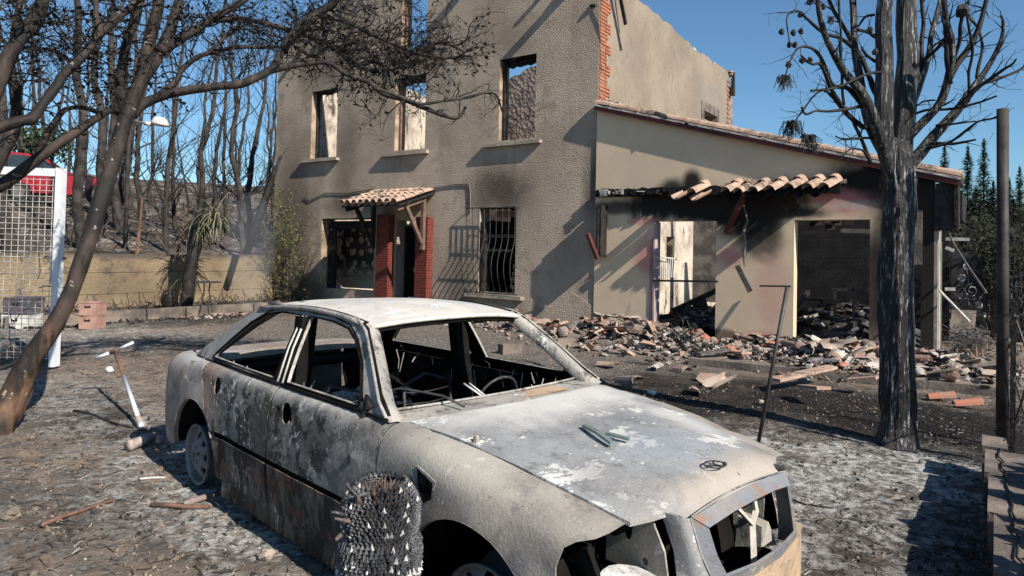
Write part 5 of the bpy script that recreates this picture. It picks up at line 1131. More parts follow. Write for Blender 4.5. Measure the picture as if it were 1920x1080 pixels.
for k, (H, r, kd, mt) in enumerate(((7.5, .10, 'bushy', 'far_twig2'), (9, .13, 'sparse', 'grey_trunk'), (6.5, .07, 'bushy', 'far_twig'), (10, .15, 'pole', 'grey_trunk'), (8, .09, 'fork', 'far_twig2'), (5, .05, 'bushy', 'far_twig'), (9.5, .11, 'pole', 'brown_trunk'), (7, .08, 'fork', 'grey_trunk'))):
    tr, cr = bare_tree(50+k, H, r, kd)
    m1 = bpy.data.meshes.new('trunk'); m1.from_pydata(tr.v, [], tr.f); m1.materials.append(MT[mt if mt in ('grey_trunk', 'brown_trunk') else 'grey_trunk']); m1.polygons.foreach_set('use_smooth', [True]*len(m1.polygons))
    m2 = bpy.data.meshes.new('crown'); m2.from_pydata(cr.v, [], cr.f); m2.materials.append(MT[('far_twig2', 'far_twig')[k % 2]]); TV.append((m1, m2))
TL = ['bushy burnt tree', 'thick grey burnt trunk', 'slender burnt sapling', 'tall grey bare pole', 'forked burnt tree', 'small bushy sapling', 'orange stripped trunk', 'grey forked tree']
def where_is(x, y):
    q = Vector((x, y, 3))-CAM; d = q.dot(fwd); u = 960+F_PX*q.dot(rgt)/d
    a = 'seen through the mesh gate' if u < 112 else 'just right of the mesh gate' if u < 165 else 'behind the leaning trunk' if u < 245 else 'beside the street lamp' if u < 315 else 'right of the street lamp' if u < 372 else 'above the palm' if u < 430 else 'between palm and house' if u < 478 else 'close to the house corner'
    return a+(', in the front row' if d < 17.8 else ', in the second row' if d < 21 else ', midway up the slope' if d < 26 else ', far up the slope' if d < 33 else ', near the top of the slope')
def put_tree(x, y, k, rs, s=1.0, z=None):
    r = bpy.data.objects.new('burnt_tree', None); COL.objects.link(r); r.empty_display_size = .1; r.location = (x, y, (hz(x, y) if z is None else z)-.05); r.rotation_euler = (rs.gauss(0, .06), rs.gauss(0, .06), rs.random()*6.28); r.scale = [s]*3
    tag(r, TL[k]+' '+where_is(x, y), 'tree', 'burnt trees on the slope')
    for nm, me in (('trunk', TV[k][0]), ('crown', TV[k][1])): o = bpy.data.objects.new(nm, me); COL.objects.link(o); o.parent = r
rs = random.Random(61)
PT = [(20, 15, 3), (112, 15.5, 3), (150, 17, 3), (175, 19, 3), (222, 16.5, 3), (228, 21, 1), (283, 17, 6), (290, 16.4, 1), (355, 15.6, 3), (362, 19, 4), (330, 21, 2), (415, 17.5, 5), (440, 18.5, 0), (458, 19.5, 4), (470, 23, 0), (500, 24, 5), (520, 20, 5),
      (268, 24, 0), (205, 22, 7), (190, 18, 5), (145, 27, 0), (70, 26, 4), (40, 25, 0), (10, 19, 3), (312, 18, 2), (380, 24, 7), (425, 26, 2), (240, 27, 3), (100, 27, 0), (70, 26, 7), (405, 29, 0), (485, 29, 7), (275, 30, 0), (450, 31, 0), (510, 32, 2), (530, 28, 5)]
for (u, d, k) in PT:
    p = at_d(u, 450, d)
    if p.x < -10.7: put_tree(p.x, p.y, k, rs, rs.uniform(.85, 1.15))
for i in range(14):
    u = rs.uniform(-40, 545); d = rs.uniform(24, 46); p = at_d(u, 450, d)
    if p.x < -11 and not (u < 205 and d < 27): put_tree(p.x, p.y, rs.randrange(8), rs, rs.uniform(.7, 1.15))
# trees off to the left, their shade dapples the gravel
for (x, y, k) in ((-8.8, -11.5, 0), (-7.5, -13.8, 4)): put_tree(x, y, k, rs, .8, z=0)
# thin stakes leaning on the slope
for k, ((u0, v0), (u1, v1), lb) in enumerate((((162, 445), (136, 350), 'thin pale dead stem leaning below the red vehicle'), ((257, 452), (267, 368), 'thin pinkish dead stem standing on the slope right of the big trunk'), ((330, 465), (350, 390), 'thin leaning stem left of the palm'))):
    a = at_d(u0, v0, 16.8); a.z = hz(a.x, a.y)-.1; bb = MB(); bb.tube([a, at_d(u1, v1, 16.8)], [.045, .025], 6); tag(bb.build('dead_sapling', MT['brown_trunk']), lb, 'stem')
bb = MB(); bb.tube([at_d(462, 475, 17.5), at_d(490, 395, 17.5), at_d(512, 330, 17.5), at_d(527, 291, 17.5)], [.09, .10, .07, .02], 8, rough=.4); tag(bb.build('leaning_log', MT['char'], None, True), 'black charred log leaning beside the left corner of the house', 'log')
# distant ridge behind the wood
# brush on the slope
b = MB()
for k in range(900):
    u = rs.uniform(-20, 540); d = rs.uniform(15.5, 36); p = at_d(u, 450, d)
    if p.x > -10.6: continue
    p.z = hz(p.x, p.y); q = [p]; dd = Vector((rs.gauss(0, 1), rs.gauss(0, 1), rs.uniform(.1, 1.2))).normalized()
    for j in range(3): dd = (dd+Vector((rs.gauss(0, .3), rs.gauss(0, .3), rs.gauss(0, .2)))).normalized(); q.append(q[-1]+dd*rs.uniform(.1, .3))
    b.tube(q, .012, 3, cap=False)
tag(b.build('burnt_brush', MT['far_twig']), kind='stuff')
# ---- palm, yucca, table
def blade(bb, p, d, L, w_, droop, rs, n=6):
    d = d.normalized(); s_ = d.cross(UP); s_ = s_.normalized() if s_.length > .01 else Vector((1, 0, 0)); q = p.copy(); vs = []
    for i in range(n+1):
        t_ = i/n; ww = w_*(1-t_)**.7*(.5+.5*min(1, t_*5)); vs += [q-s_*ww, q+s_*ww]; q = q+d*(L/n); d = (d+Vector((0, 0, -droop/n))).normalized()
    bb.add(vs, [(2*i, 2*i+1, 2*i+3, 2*i+2) for i in range(n)])
pa = thing('palm', at_d(352, 582, 16.2), 'scorched palm with black trunk and drooping grey green blades by the ochre wall', 'palm')
P_, R__ = pxlimb([(348, 585, 24), (352, 545, 22), (358, 500, 22), (366, 450, 24), (374, 420, 26)], 16.2, 16.3)
bb = MB(); bb.tube(P_, R__, 12, rough=.4); bb.build('trunk', MT['char'], pa, True)
rs = random.Random(4)
for hx_, hy_, n in ((374, 418, 110), (405, 408, 130)):
    c = at_d(hx_, hy_, 16.3)
    for k in range(n):
        d = Vector((rs.gauss(0, 1), rs.gauss(0, 1), rs.uniform(-.5, 1.0))); bb = MB() if k % 2 == 0 else bb
        blade(bb, c+Vector((rs.gauss(0, .06), rs.gauss(0, .06), rs.gauss(0, .08))), d, rs.uniform(.55, .95), .018, rs.uniform(1.2, 2.6), rs)
        if k % 2: bb.build('blade', MT['palm_leaf'] if rs.random() < (.35 if hx_ < 380 else .8) else MT['char'], pa)
yu = thing('yucca', at_d(316, 578, 16.0), 'low burnt yucca with long thin arching leaves before the ochre wall', 'yucca')
c = at_d(316, 560, 16.0); bb = MB(); bb.ball(c, .17, 10, 7, .1, (1, 1, 1.3)); bb.build('heart', MT['char'], yu)
for k in range(80):
    d = Vector((rs.gauss(0, 1), rs.gauss(0, 1), rs.uniform(.1, 1.4))); bb = MB(); blade(bb, c+Vector((0, 0, .1)), d, rs.uniform(.5, .85), .012, rs.uniform(.3, 1.6), rs); bb.build('leaf', MT['twig' if k % 3 else 'palm_leaf'], yu)
tb = thing('garden_table', at_d(392, 572, 15.6), 'small burnt metal garden table beside the palm', 'table')
c = at_d(388, 529, 15.6); bb = MB(); bb.tube([c-UP*.012, c+UP*.012], .30, 20); bb.build('tabletop', MT['iron'], tb)
for a_ in (0.3, 1.9, 3.5, 5.0): e_ = Vector((math.cos(a_)*.18, math.sin(a_)*.18, 0)); bb = MB(); bb.tube([c+e_*.5, c+e_*.4-UP*.2, Vector((c.x+e_.x, c.y+e_.y, .08))], .012, 5); bb.build('leg', MT['iron'], tb)
# climbing plant on the left corner of the house
vn = thing('climbing_plant', (-10.3, -.2, 0), 'scorched climbing plant with olive leaves on the left corner of the house', 'climber'); tw = MB(); lf = MB()
for k in range(34):
    p = at_y(rs.uniform(497, 560), 575, -.35); p.z = 0; twig(tw, p, Vector((rs.uniform(-.5, .5), rs.uniform(-.1, .15), 1)), rs.uniform(1.2, 2.9), .012, rs, 2, .22, .1, lf, .55, .3)
for k in range(500): leaf(lf, at_y(rs.gauss(528, 14), rs.uniform(350, 570), rs.uniform(-.7, -.1)), rs, rs.uniform(.02, .05))
for k in range(24):
    p = at_y(rs.uniform(530, 620), 565, -.3); p.z = 0; twig(tw, p, Vector((rs.uniform(-.6, .6), -.1, .8)), rs.uniform(.5, 1.1), .008, rs, 2, .3, .05, lf, .2, .3)
tag(tw.build('stems', MT['far_twig'], vn), kind='stuff'); tag(lf.build('leaves', MT['green_leaf'], vn), kind='stuff')
# ---- far conifers and shrubs on the right
def conifer_mesh(seed, H, W_, n):
    rs = random.Random(seed); b = MB()
    for k in range(n):
        t_ = rs.random()**.75; z = H*(1-t_)*1.0; z = H*(.04+.96*(1-t_)); lump = .75+.45*noise.noise(Vector((seed, z*.9, 0)))+.25*math.sin(z*5.3+seed)
        R_c = W_*(t_**.8)*lump; a_ = rs.random()*6.28; rr = R_c*rs.random()**.4; s = .10+.13*rs.random()*(.3+.7*t_)
        c = Vector((math.cos(a_)*rr, math.sin(a_)*rr, z+rs.gauss(0, .1)-rr*.15)); n1 = Vector((math.cos(a_), math.sin(a_), rs.uniform(-.4, .5))).normalized(); n2 = n1.cross(UP).normalized()
        b.add([c-n1*s*1.3, c+n2*s*.6, c+n1*s*1.5, c-n2*s*.6], [(0, 1, 2), (0, 2, 3)])
    me = bpy.data.meshes.new('crown'); me.from_pydata(b.v, [], b.f); return me
CM = [conifer_mesh(k, 9.5, 1.9, 3600) for k in range(3)]; CM += [conifer_mesh(9+k, 6.5, 2.3, 3000) for k in range(2)]
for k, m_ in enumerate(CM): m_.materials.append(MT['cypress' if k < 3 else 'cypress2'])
def conifer(u, vtop, d, k, label, group=None):
    tp_ = at_d(u, vtop, d); H = 9.5 if k < 3 else 6.5; s = (tp_.z+.3)/H; s = s if k > 2 else s
    r = bpy.data.objects.new('conifer' if k < 3 else 'evergreen_tree', None); COL.objects.link(r); r.location = (tp_.x, tp_.y, -.3); r.scale = (s*(.8 if k < 3 else 1), s*(.8 if k < 3 else 1), s); r.rotation_euler = (0, 0, u); tag(r, label, 'tree', group)
    o = bpy.data.objects.new('crown', CM[k]); COL.objects.link(o); o.parent = r
    b = MB(); b.tube([(0, 0, 0), (0, 0, H*.9)], [.14, .03], 6); me = bpy.data.meshes.new('trunk'); me.from_pydata(b.v, [], b.f); me.materials.append(MT['far_twig2']); o = bpy.data.objects.new('trunk', me); COL.objects.link(o); o.parent = r
conifer(1771, 272, 62, 0, 'slim dark conifer just right of the annex roof end'); conifer(1815, 273, 58, 1, 'tall conifer left of the twin tops beside the steel pole'); conifer(1845, 262, 58, 2, 'tallest conifer left of the steel pole')
conifer(1912, 312, 52, 0, 'conifer cut by the right picture edge'); conifer(1893, 335, 60, 1, 'smaller conifer right of the steel pole'); conifer(1800, 320, 50, 2, 'lower conifer in front of the tall pair')
rs = random.Random(71)
for (u, v, d, k) in ((1790, 360, 45, 3), (1830, 350, 48, 4), (1862, 345, 42, 3), (1900, 370, 38, 4), (1940, 350, 44, 3), (1760, 370, 48, 4), (1815, 385, 34, 3), (1880, 392, 33, 4), (1925, 400, 30, 3), (1850, 400, 36, 3)):
    conifer(u, v, d, k, 'rounded dark evergreen '+{1790: 'touching the annex roof end', 1830: 'between the tall conifers', 1862: 'left of the steel pole top', 1900: 'right of the steel pole', 1940: 'cut by the right edge, far one', 1760: 'behind the annex eave', 1815: 'low and near, behind the shrubs', 1880: 'directly behind the steel pole', 1925: 'nearest, at the right edge', 1850: 'low, left beside the steel pole'}[u])
for i, (u, v, d, w_) in enumerate(((1825, 418, 17, .9), (1790, 440, 19, .8), (1870, 430, 16, .9), (1905, 440, 14, .8), (1800, 470, 21, .9))):
    b = MB(); c = at_d(u, v+38, d); rs = random.Random(80+i); tws = MB(); g0 = Vector((c.x, c.y, 0)); sh = thing('blackened_shrub', g0, ('blackened shrub right behind the annex end', 'lower black shrub touching the annex wall', 'black shrub with few brown leaves beside the steel pole', 'black shrub at the right edge behind the fence posts', 'small black shrub far behind the annex')[i], 'shrub')
    for k in range(900):
        a_ = Vector((rs.gauss(0, 1), rs.gauss(0, 1), rs.gauss(0, .8))).normalized()*rs.random()**.4*w_; q = c+a_; leaf(b, q, rs, rs.uniform(.03, .08))
    for k in range(20): twig(tws, g0+Vector((rs.gauss(0, .2), rs.gauss(0, .2), 0)), Vector((rs.gauss(0, .4), rs.gauss(0, .4), 1)), c.z+w_*rs.uniform(.3, 1), .02, rs, 2, .2, .1)
    tag(b.build('foliage', MT['shrub'], sh), kind='stuff'); tag(tws.build('stems', MT['twig'], sh), kind='stuff')
grid('far_hill', np.arange(-60, 140, 5.0), np.arange(90, 220, 5.0), lambda X, Y: 16*np.clip((Y-90)/90, 0, 1)*(1+.3*vnoise(X, Y, .02, 91))+1.2*vnoise(X, Y, .3, 92, 3)-1, MT['cypress'])
grid('far_ridge', np.arange(-190, -70, 4.0), np.arange(-20, 220, 4.0), lambda X, Y: 13*np.clip((-70-X)/60, 0, 1)+1.5*vnoise(X, Y, .1, 95, 4)-1, simple('dusky_far_slope', (.12, .10, .09), (.07, .065, .06), .2, .95, .01))
# ================================================================== burnt-out saloon car (built in its own frame: x forward, y to its left)
def burnt(name, base, second, dark, dk=.5, white=None, wt=.62, rust=None, streak=False, sp=.02, dkt=(.50, .66), sc=3.0, patches=(), rough=.7):
    t = NT(name); co_s = t.map((1, 1, .28)) if streak else None
    c = t.mix(t.ramp(t.noise(sc, 6, .62), .36, .64), base, second)
    c = t.mix(t.mth('MULTIPLY', t.ramp(t.noise(sc*2.6, 9, .74, co=co_s), dkt[0], dkt[1]), dk), c, dark)
    if white is not None: c = t.mix(t.ramp(t.mth('ADD', t.noise(sc*1.5, 9, .72, co=t.map((1, .6, 1) if not streak else (1, 1, .4), loc=(3, 1, 2)), dist=.4), t.mth('MULTIPLY', t.mth('SUBTRACT', t.noise(sc*9, 5, .7), .5), .35)), wt, wt+.02), c, white)
    for cc, rr, col, k in patches: c = t.mix(t.mth('MULTIPLY', t.blob(cc, rr, .3, 4.5, .7), k), c, col)
    c = t.mix(t.ramp(t.noise(55, 3, .6), .66, .72), c, dark)
    c = t.mix(t.mth('MULTIPLY', t.ramp(t.noise(90, 3, .7), .55, .7), .35), c, tuple(min(.8, v*1.7) for v in base))
    if rust is not None: c = t.mix(t.mth('MULTIPLY', t.ramp(t.noise(sc*1.3, 6, .65, co=t.map((1, 1, 1), loc=(9, 4, 1))), .56, .68), .8), c, rust)
    h = t.mth('ADD', t.noise(70, 5, .7), t.mth('MULTIPLY', t.noise(9, 4), .7))
    return t.done(c, rough, t.bump(h, .0035), spec=.3)
DK = (.03, .028, .027); SP_ = (.22, .105, .06)
MT['c_door'] = burnt('burnt_door_paint', (.25, .235, .21), (.10, .092, .085), (.018, .016, .016), .95, (.46, .45, .42), .575, None, False, dkt=(.46, .54), sc=4.2, patches=(((-.3, -.85, .99), (1.5, .3, .10), (.40, .38, .34), .85), ((-1.3, -.85, .8), (.25, .3, .25), (.20, .13, .10), .7), ((-.42, -.85, .62), (.16, .3, .25), (.055, .05, .045), .9), ((.55, -.85, .66), (.28, .3, .3), (.27, .25, .22), .6)))
MT['c_low'] = burnt('burnt_lower_cladding', (.14, .12, .10), (.055, .046, .04), (.015, .013, .013), .95, (.33, .30, .27), .60, (.20, .075, .035), True, dkt=(.46, .54), sc=4.5)
MT['c_fender'] = burnt('burnt_fender_paint', (.33, .295, .25), (.225, .205, .18), (.11, .10, .095), .6, (.50, .47, .43), .63, None, False, sc=2.2, patches=(((.98, -.85, .70), (.09, .3, .24), (.055, .05, .05), .95), ((1.7, -.8, .45), (.2, .3, .2), (.30, .28, .27), .6), ((1.1, -.75, .86), (.5, .3, .1), (.46, .43, .36), .6), ((1.62, -.8, .62), (.07, .2, .10), (.08, .085, .10), .7)))
MT['c_hood'] = burnt('burnt_bonnet_paint', (.285, .285, .28), (.19, .19, .192), (.10, .097, .095), .85, (.56, .55, .515), .565, None, False, sc=3.0, patches=(((.85, .1, .95), (.35, .9, .3), (.60, .575, .53), .8), ((1.95, .3, .8), (.14, .9, .3), (.42, .36, .30), .8), ((1.75, -.45, .8), (.3, .14, .3), (.24, .23, .22), .6), ((1.35, .5, .9), (.5, .12, .3), (.58, .56, .52), .5), ((1.86, .62, .8), (.18, .2, .3), (.17, .15, .13), .7), ((1.62, .05, .9), (.25, .3, .3), (.29, .31, .34), .6)))
MT['c_roof'] = burnt('burnt_roof_paint', (.60, .555, .485), (.46, .44, .41), (.27, .26, .25), .35, (.74, .72, .68), .60, None, False, sc=3.0)
MT['c_quarter'] = burnt('burnt_quarter_paint', (.33, .295, .26), (.24, .19, .16), (.06, .05, .045), .5, (.52, .50, .47), .64, (.24, .13, .085), False, sc=4, patches=(((-1.7, -.7, .93), (.5, .25, .07), (.42, .41, .39), .9),))
MT['c_pillar'] = burnt('burnt_pillar_paint', (.38, .35, .31), (.25, .235, .215), DK, .75, (.58, .56, .52), .64, None, True, sc=4, dkt=(.5, .62), patches=(((-1.35, -.65, 1.15), (.35, .3, .2), (.24, .23, .22), .7), ))
MT['c_strip'] = burnt('ashy_trim_strip', (.62, .58, .50), (.50, .46, .40), (.2, .19, .18), .4, None, sc=8)
MT['c_frame'] = burnt('burnt_grille_shell', (.17, .18, .20), (.24, .215, .195), (.12, .12, .125), .6, (.48, .46, .43), .62, (.26, .14, .08), sc=5)
MT['c_tan'] = burnt('burnt_front_apron', (.50, .35, .22), (.40, .30, .21), (.14, .11, .09), .6, (.6, .52, .42), .66, None, sc=5)
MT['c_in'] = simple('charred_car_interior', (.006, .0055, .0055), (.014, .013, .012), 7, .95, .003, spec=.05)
MT['c_rim'] = simple('ashy_alloy_rim', (.20, .195, .20), (.12, .115, .115), 9, .7, .003, spec=.4)
MT['c_white'] = burnt('white_ash_crust', (.56, .55, .53), (.38, .37, .36), (.12, .12, .12), .85, None, sc=9)
CARP = Vector((3.899, -9.348, -.095)); CTH = -.179
car = thing('burned_car', CARP, 'burnt-out grey saloon car without glass or tyres, bonnet streaked with white ash', 'car', None, CTH); car['_loc'] = 1
def car_w(p): c, s = math.cos(CTH), math.sin(CTH); return Vector((CARP.x+c*p[0]-s*p[1], CARP.y+s*p[0]+c*p[1], CARP.z+p[2]))
def W_(x): return .862-.11*max(0, (x-1.0)/1.15)**2.4-.035*max(0, (-1.1-x)/1.15)**2.2-.09*max(0, (-2.04-x)/.17)**2
def ztop(x): return .935-.15*max(0, (x-.7)/1.2)**1.7-.02*max(0, (-1.4-x)/.7)
def lerpt(x, T_):
    for (a, va), (b_, vb) in zip(T_, T_[1:]):
        if x <= b_: t_ = max(0, (x-a)/(b_-a)); return va+(vb-va)*t_*t_*(3-2*t_)
    return T_[-1][1]
def yg(x): return lerpt(x, [(-2.22, .62), (-2.0, .66), (-1.72, .745), (-1.38, .775), (.55, .775), (.80, .70), (1.4, .655), (1.95, .60)])
def TQ(x): return ztop(x)+.10
def side(x, q, off=0.0, sg=-1):
    w_ = W_(x); q1 = ztop(x)-.12; yb = lambda z: w_-.05*max(0, (.55-z)/.37)**2-.03*max(0, (z-.6)/.25)**2+.006*math.exp(-((z-.78)/.03)**2)
    for cx_ in (1.35, -1.42):
        d = math.hypot(x-cx_, q-.31); yb0 = .018*math.exp(-((d-.40)/.05)**2); w_ += yb0*(1 if q < .8 else 0)
    if q <= q1: y, z = yb(q), q
    else:
        u = min(1, (q-q1)/.22); y1 = yb(q1); yy = min(yg(x), y1-.02); z = q1+.12*math.sin(u*PI/2)**.95; y = yy+(y1-yy)*max(0, math.cos(u*PI/2))**.8
    y += .004*noise.noise(Vector((x*6, q*6, 3)))+.007*noise.noise(Vector((x*2.3, q*3, 9)))+off
    return Vector((x, sg*y, z))
def cpanel(name, outer, holes, mt, parent, st=.06, sg=-1, th=.006, fn=None):
    fn = fn or side
    return slab(name, outer, holes, lambda a, b_: fn(a, b_, 0, sg), lambda a, b_: fn(a, b_, -th, sg), [mt, MT['c_in']], parent, st, True, True)
def arc(cx_, cz_, r, a0, a1, n=16): return [(cx_+r*math.cos(math.radians(a0+(a1-a0)*i/n)), cz_+r*math.sin(math.radians(a0+(a1-a0)*i/n))) for i in range(n+1)]
def topline(x0, x1, n=14): return [(x0+(x1-x0)*i/n, TQ(x0+(x1-x0)*i/n)) for i in range(n+1)]
def ell(cx_, cz_, a, b_, n=12, rot=0): return [(cx_+a*math.cos(2*PI*i/n)*math.cos(rot)-b_*math.sin(2*PI*i/n)*math.sin(rot), cz_+a*math.cos(2*PI*i/n)*math.sin(rot)+b_*math.sin(2*PI*i/n)*math.cos(rot)) for i in range(n)]
for sg in (-1, 1):
    st = .05 if sg < 0 else .09
    fd = cpanel('front_fender', [(.735, .26)]+topline(.735, 1.90)+[(1.90, .83), (1.88, .795), (1.83, .765), (1.795, .73), (1.775, .66), (1.78, .56), (1.81, .46), (1.83, .38), (1.745, .33)]+arc(1.35, .31, .385, 3, 177, 22)[0:]+[(.955, .26)], [], MT['c_fender'], car, st, sg)
    fdo = cpanel('front_door', [(.725, .55)]+topline(.725, -.335)+[(-.335, .55)], [ell(-.155, .835, .050, .062, 14, .25), ell(-.25, .835, .018, .018, 8), ell(-.10, .80, .014, .018, 8)] if sg < 0 else [], MT['c_door'], car, st, sg)
    cpanel('door_cladding', [(.722, .265), (.722, .515), (-.332, .515), (-.332, .265)], [], MT['c_low'], fdo, st, sg)
    rdo = cpanel('rear_door', [(-.35, .55)]+topline(-.35, -1.395)+[(-1.37, .86), (-1.30, .78), (-1.215, .66)]+arc(-1.42, .31, .395, 56, 38, 4), [ell(-1.10, .835, .045, .060, 12, .25), ell(-1.18, .84, .016, .016, 8)] if sg < 0 else [], MT['c_door'], car, st, sg)
    cpanel('door_cladding', [(-.353, .265), (-.353, .515)]+arc(-1.42, .31, .395, 31, -6, 6), [], MT['c_low'], rdo, st, sg)
    qp = cpanel('rear_quarter', topline(-1.405, -2.15, 10)+[(-2.19, .86), (-2.215, .74), (-2.215, .60), (-2.19, .42), (-2.12, .30), (-1.96, .27)]+arc(-1.42, .31, .382, 178, 57, 16)+[(-1.225, .665), (-1.31, .785), (-1.38, .87)], [[(-1.545, .80), (-1.57, .965), (-1.69, .955), (-1.675, .785)]] if sg < 0 else [], MT['c_quarter'], car, st, sg)
    if sg < 0: cpanel('fuel_flap', [(-1.552, .806), (-1.575, .958), (-1.683, .949), (-1.669, .791)], [], MT['c_fender'], qp, .05, sg, .012)
    # recessed moulding channel with a pale lower edge
    for (x0, x1, par) in ((-.335, .725, fdo), (-1.05, -.35, rdo)):
        bb = MB(); n = 16; P_ = [side(x0+(x1-x0)*i/n, .532, -.016, sg) for i in range(n+1)]
        for i in range(n): a, c = P_[i], P_[i+1]; bb.add([a-UP*.022, c-UP*.022, c+UP*.022, a+UP*.022], [(0, 1, 2, 3)])
        bb.build('moulding_channel', MT['c_in'], par, local=True)
        bb = MB(); bb.tube([side(x0+(x1-x0)*i/n, .519, .002+.004*noise.noise(Vector((i*.7, 1, sg))), sg) for i in range(n+1)], .0045, 5); bb.build('trim_edge', MT['c_low'], par, True, local=True)
    # sill
    bb = MB(); n = 12
    pts = [side(-1.03+2.0*i/n, .26, -.03, sg) for i in range(n+1)]
    for i in range(n): a, c = pts[i], pts[i+1]; bb.add([a, c, c+Vector((0, 0, -.12)), a+Vector((0, 0, -.12)), a+Vector((0, -sg*.08, -.14)), c+Vector((0, -sg*.08, -.14))], [(0, 1, 2, 3), (3, 2, 5, 4)])
    bb.build('sill', MT['c_low'], car, True, local=True)
    # wheel housings and arch lips
    for (cx_, r, a0, a1, mt) in ((1.35, .385, 3, 177, 'c_fender'), (-1.42, .384, -5, 178, 'c_quarter')):
        bb = MB(); A = arc(cx_, .31, r, a0, a1, 24); v = []
        for (x, q) in A: p = side(x, q, .001, sg); v += [p, p+Vector((0, -sg*.03, 0)), Vector((cx_+(x-cx_)*.97, sg*.42, .31+(q-.31)*.97))]
        bb.add(v, [(3*i, 3*i+1, 3*i+4, 3*i+3) for i in range(24)]); bb.build('arch_lip', MT[mt], fd if cx_ > 0 else qp, True, local=True)
        bb = MB(); bb.add(v, [(3*i+1, 3*i+2, 3*i+5, 3*i+4) for i in range(24)]); bb.build('wheel_housing', MT['c_in'], car, True, local=True)
    # greenhouse side
    def gh(x, z, off=0.0, sg_=sg):
        y = .778-.215*max(0, (z-.935)/.42)**1.15-.05*max(0, -.7-x)**1.5; return Vector((x, sg_*(y+off), z))
    RT = [(.14, 1.335), (.0, 1.352), (-.4, 1.362), (-.9, 1.352), (-1.08, 1.325)]
    w1 = [(-.30, .965), (.44, .965), (.435, 1.01), (.32, 1.145), (.19, 1.235), (.06, 1.288), (-.12, 1.308), (-.385, 1.313)]
    w2 = [(-.46, .965), (-.505, 1.313), (-.75, 1.310), (-.93, 1.285), (-1.10, 1.21), (-1.26, 1.10), (-1.40, .995), (-1.42, .965)]
    gs = cpanel('cabin_side', [(.72, .937), (.60, 1.005), (.42, 1.155), (.24, 1.29)]+RT+[(-1.32, 1.21), (-1.56, 1.07), (-1.78, .95), (-1.80, .937)], [w1, w2], MT['c_pillar'], car, .05 if sg < 0 else .1, sg, .02, gh)
    # raised door frame edges and gaps
    for wn_ in (w1, w2):
        cx_ = sum(p[0] for p in wn_)/len(wn_); cz_ = sum(p[1] for p in wn_)/len(wn_)
        fr = [gh(cx_+(x-cx_)*1.02, cz_+(z-cz_)*1.03, .004) for x, z in wn_]; fr.append(fr[0]); bb = MB(); bb.tube(fr, .007, 5); bb.build('window_seal', MT['c_in'], gs, True, local=True)
        fr = [gh(cx_+(x-cx_)*1.09, cz_+(z-cz_)*1.17, .003) for x, z in wn_[1:] if z > .97]; bb = MB(); bb.tube(fr, .0045, 4); bb.build('door_frame_gap', MT['c_in'], gs, True, local=True)
    for (xb, xt, mt, r, oy) in ((-.335, -.425, 'c_strip', .008, .006), (-.36, -.45, 'c_in', .010, .002), (-.395, -.468, 'c_strip', .008, .006), (-.425, -.488, 'c_in', .006, .004), (-.312, -.400, 'c_in', .007, .003)):
        bb = MB(); bb.tube([gh(xb, .955, oy), gh((xb+xt)/2-.003, 1.14, oy+.004), gh(xt, 1.312, oy)], r, 5); bb.build('pillar_strip', MT[mt], gs, True, local=True)
    bb = MB(); bb.tube([gh(x, 1.352 if x < .1 else 1.34, .006) for x in (-1.0, -.7, -.4, -.1, .12)]+[gh(.24, 1.292, .008), gh(.42, 1.157, .008), gh(.60, 1.008, .008), gh(.70, .95, .006)], .009, 6); bb.build('drip_rail', MT['c_pillar'], gs, True, local=True)
    bb = MB(); bb.tube([gh(x, z, -.012) for x, z in [(.69, .955), (.57, 1.03), (.39, 1.175), (.22, 1.30), (.11, 1.332)]], .012, 6); bb.build('screen_channel', MT['c_in'], gs, True, local=True)
    bb = MB(); bb.tube([gh(.715-.01*0-1.05*i/10*1.0, .948, .012) for i in range(11)], .008, 5); bb.tube([gh(-.36-1.02*i/10, .948, .012) for i in range(11)], .008, 5); bb.build('belt_strip', MT['c_in'], gs, True, local=True)
    # A post flange facing forward, C post flange facing back
    for pts, dx, wd, nm in (([(.72, .937), (.60, 1.005), (.42, 1.155), (.24, 1.29), (.14, 1.335)], .012, .075, 'screen_pillar'), ([(-1.08, 1.325), (-1.32, 1.21), (-1.56, 1.07), (-1.80, .937)], -.01, .12, 'rear_screen_pillar')):
        bb = MB(); v = []
        for x, z in pts: p = gh(x, z); v += [p, p+Vector((dx*1.6, -sg*wd*.45, .004)), p+Vector((dx, -sg*wd, -.012)), p+Vector((dx-.05*(1 if dx > 0 else -1), -sg*wd, -.04))]
        bb.add(v, [(4*i+j, 4*i+j+1, 4*i+5+j, 4*i+4+j) for i in range(len(pts)-1) for j in range(3)]); bb.build(nm, [MT['c_pillar']], car, True, local=True)
    bb = MB(); bb.bar((-.40, sg*.70, .30), (-.45, sg*.58, 1.31), .09, .10, (0, 1, 0)); bb.build('centre_pillar', MT['c_in'], car, local=True)
    # front mirror corner, burnt
    if sg < 0:
        bb = MB(); bb.tube([gh(.50, .95, .01), gh(.56, .985, .02), gh(.50, 1.02, .015), gh(.53, .93, .01), gh(.50, .86, .04), gh(.52, .72, .085)], [.012, .02, .012, .02, .008, .006], 6); bb.build('melted_mirror_mount', MT['char'], car, True, local=True)
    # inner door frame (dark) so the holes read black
    bb = MB(); bb.box((-1.36, min(sg*.70, sg*.72), .2), (.72, max(sg*.70, sg*.72), .90)); bb.build('inner_door_panel', MT['c_in'], car, local=True)
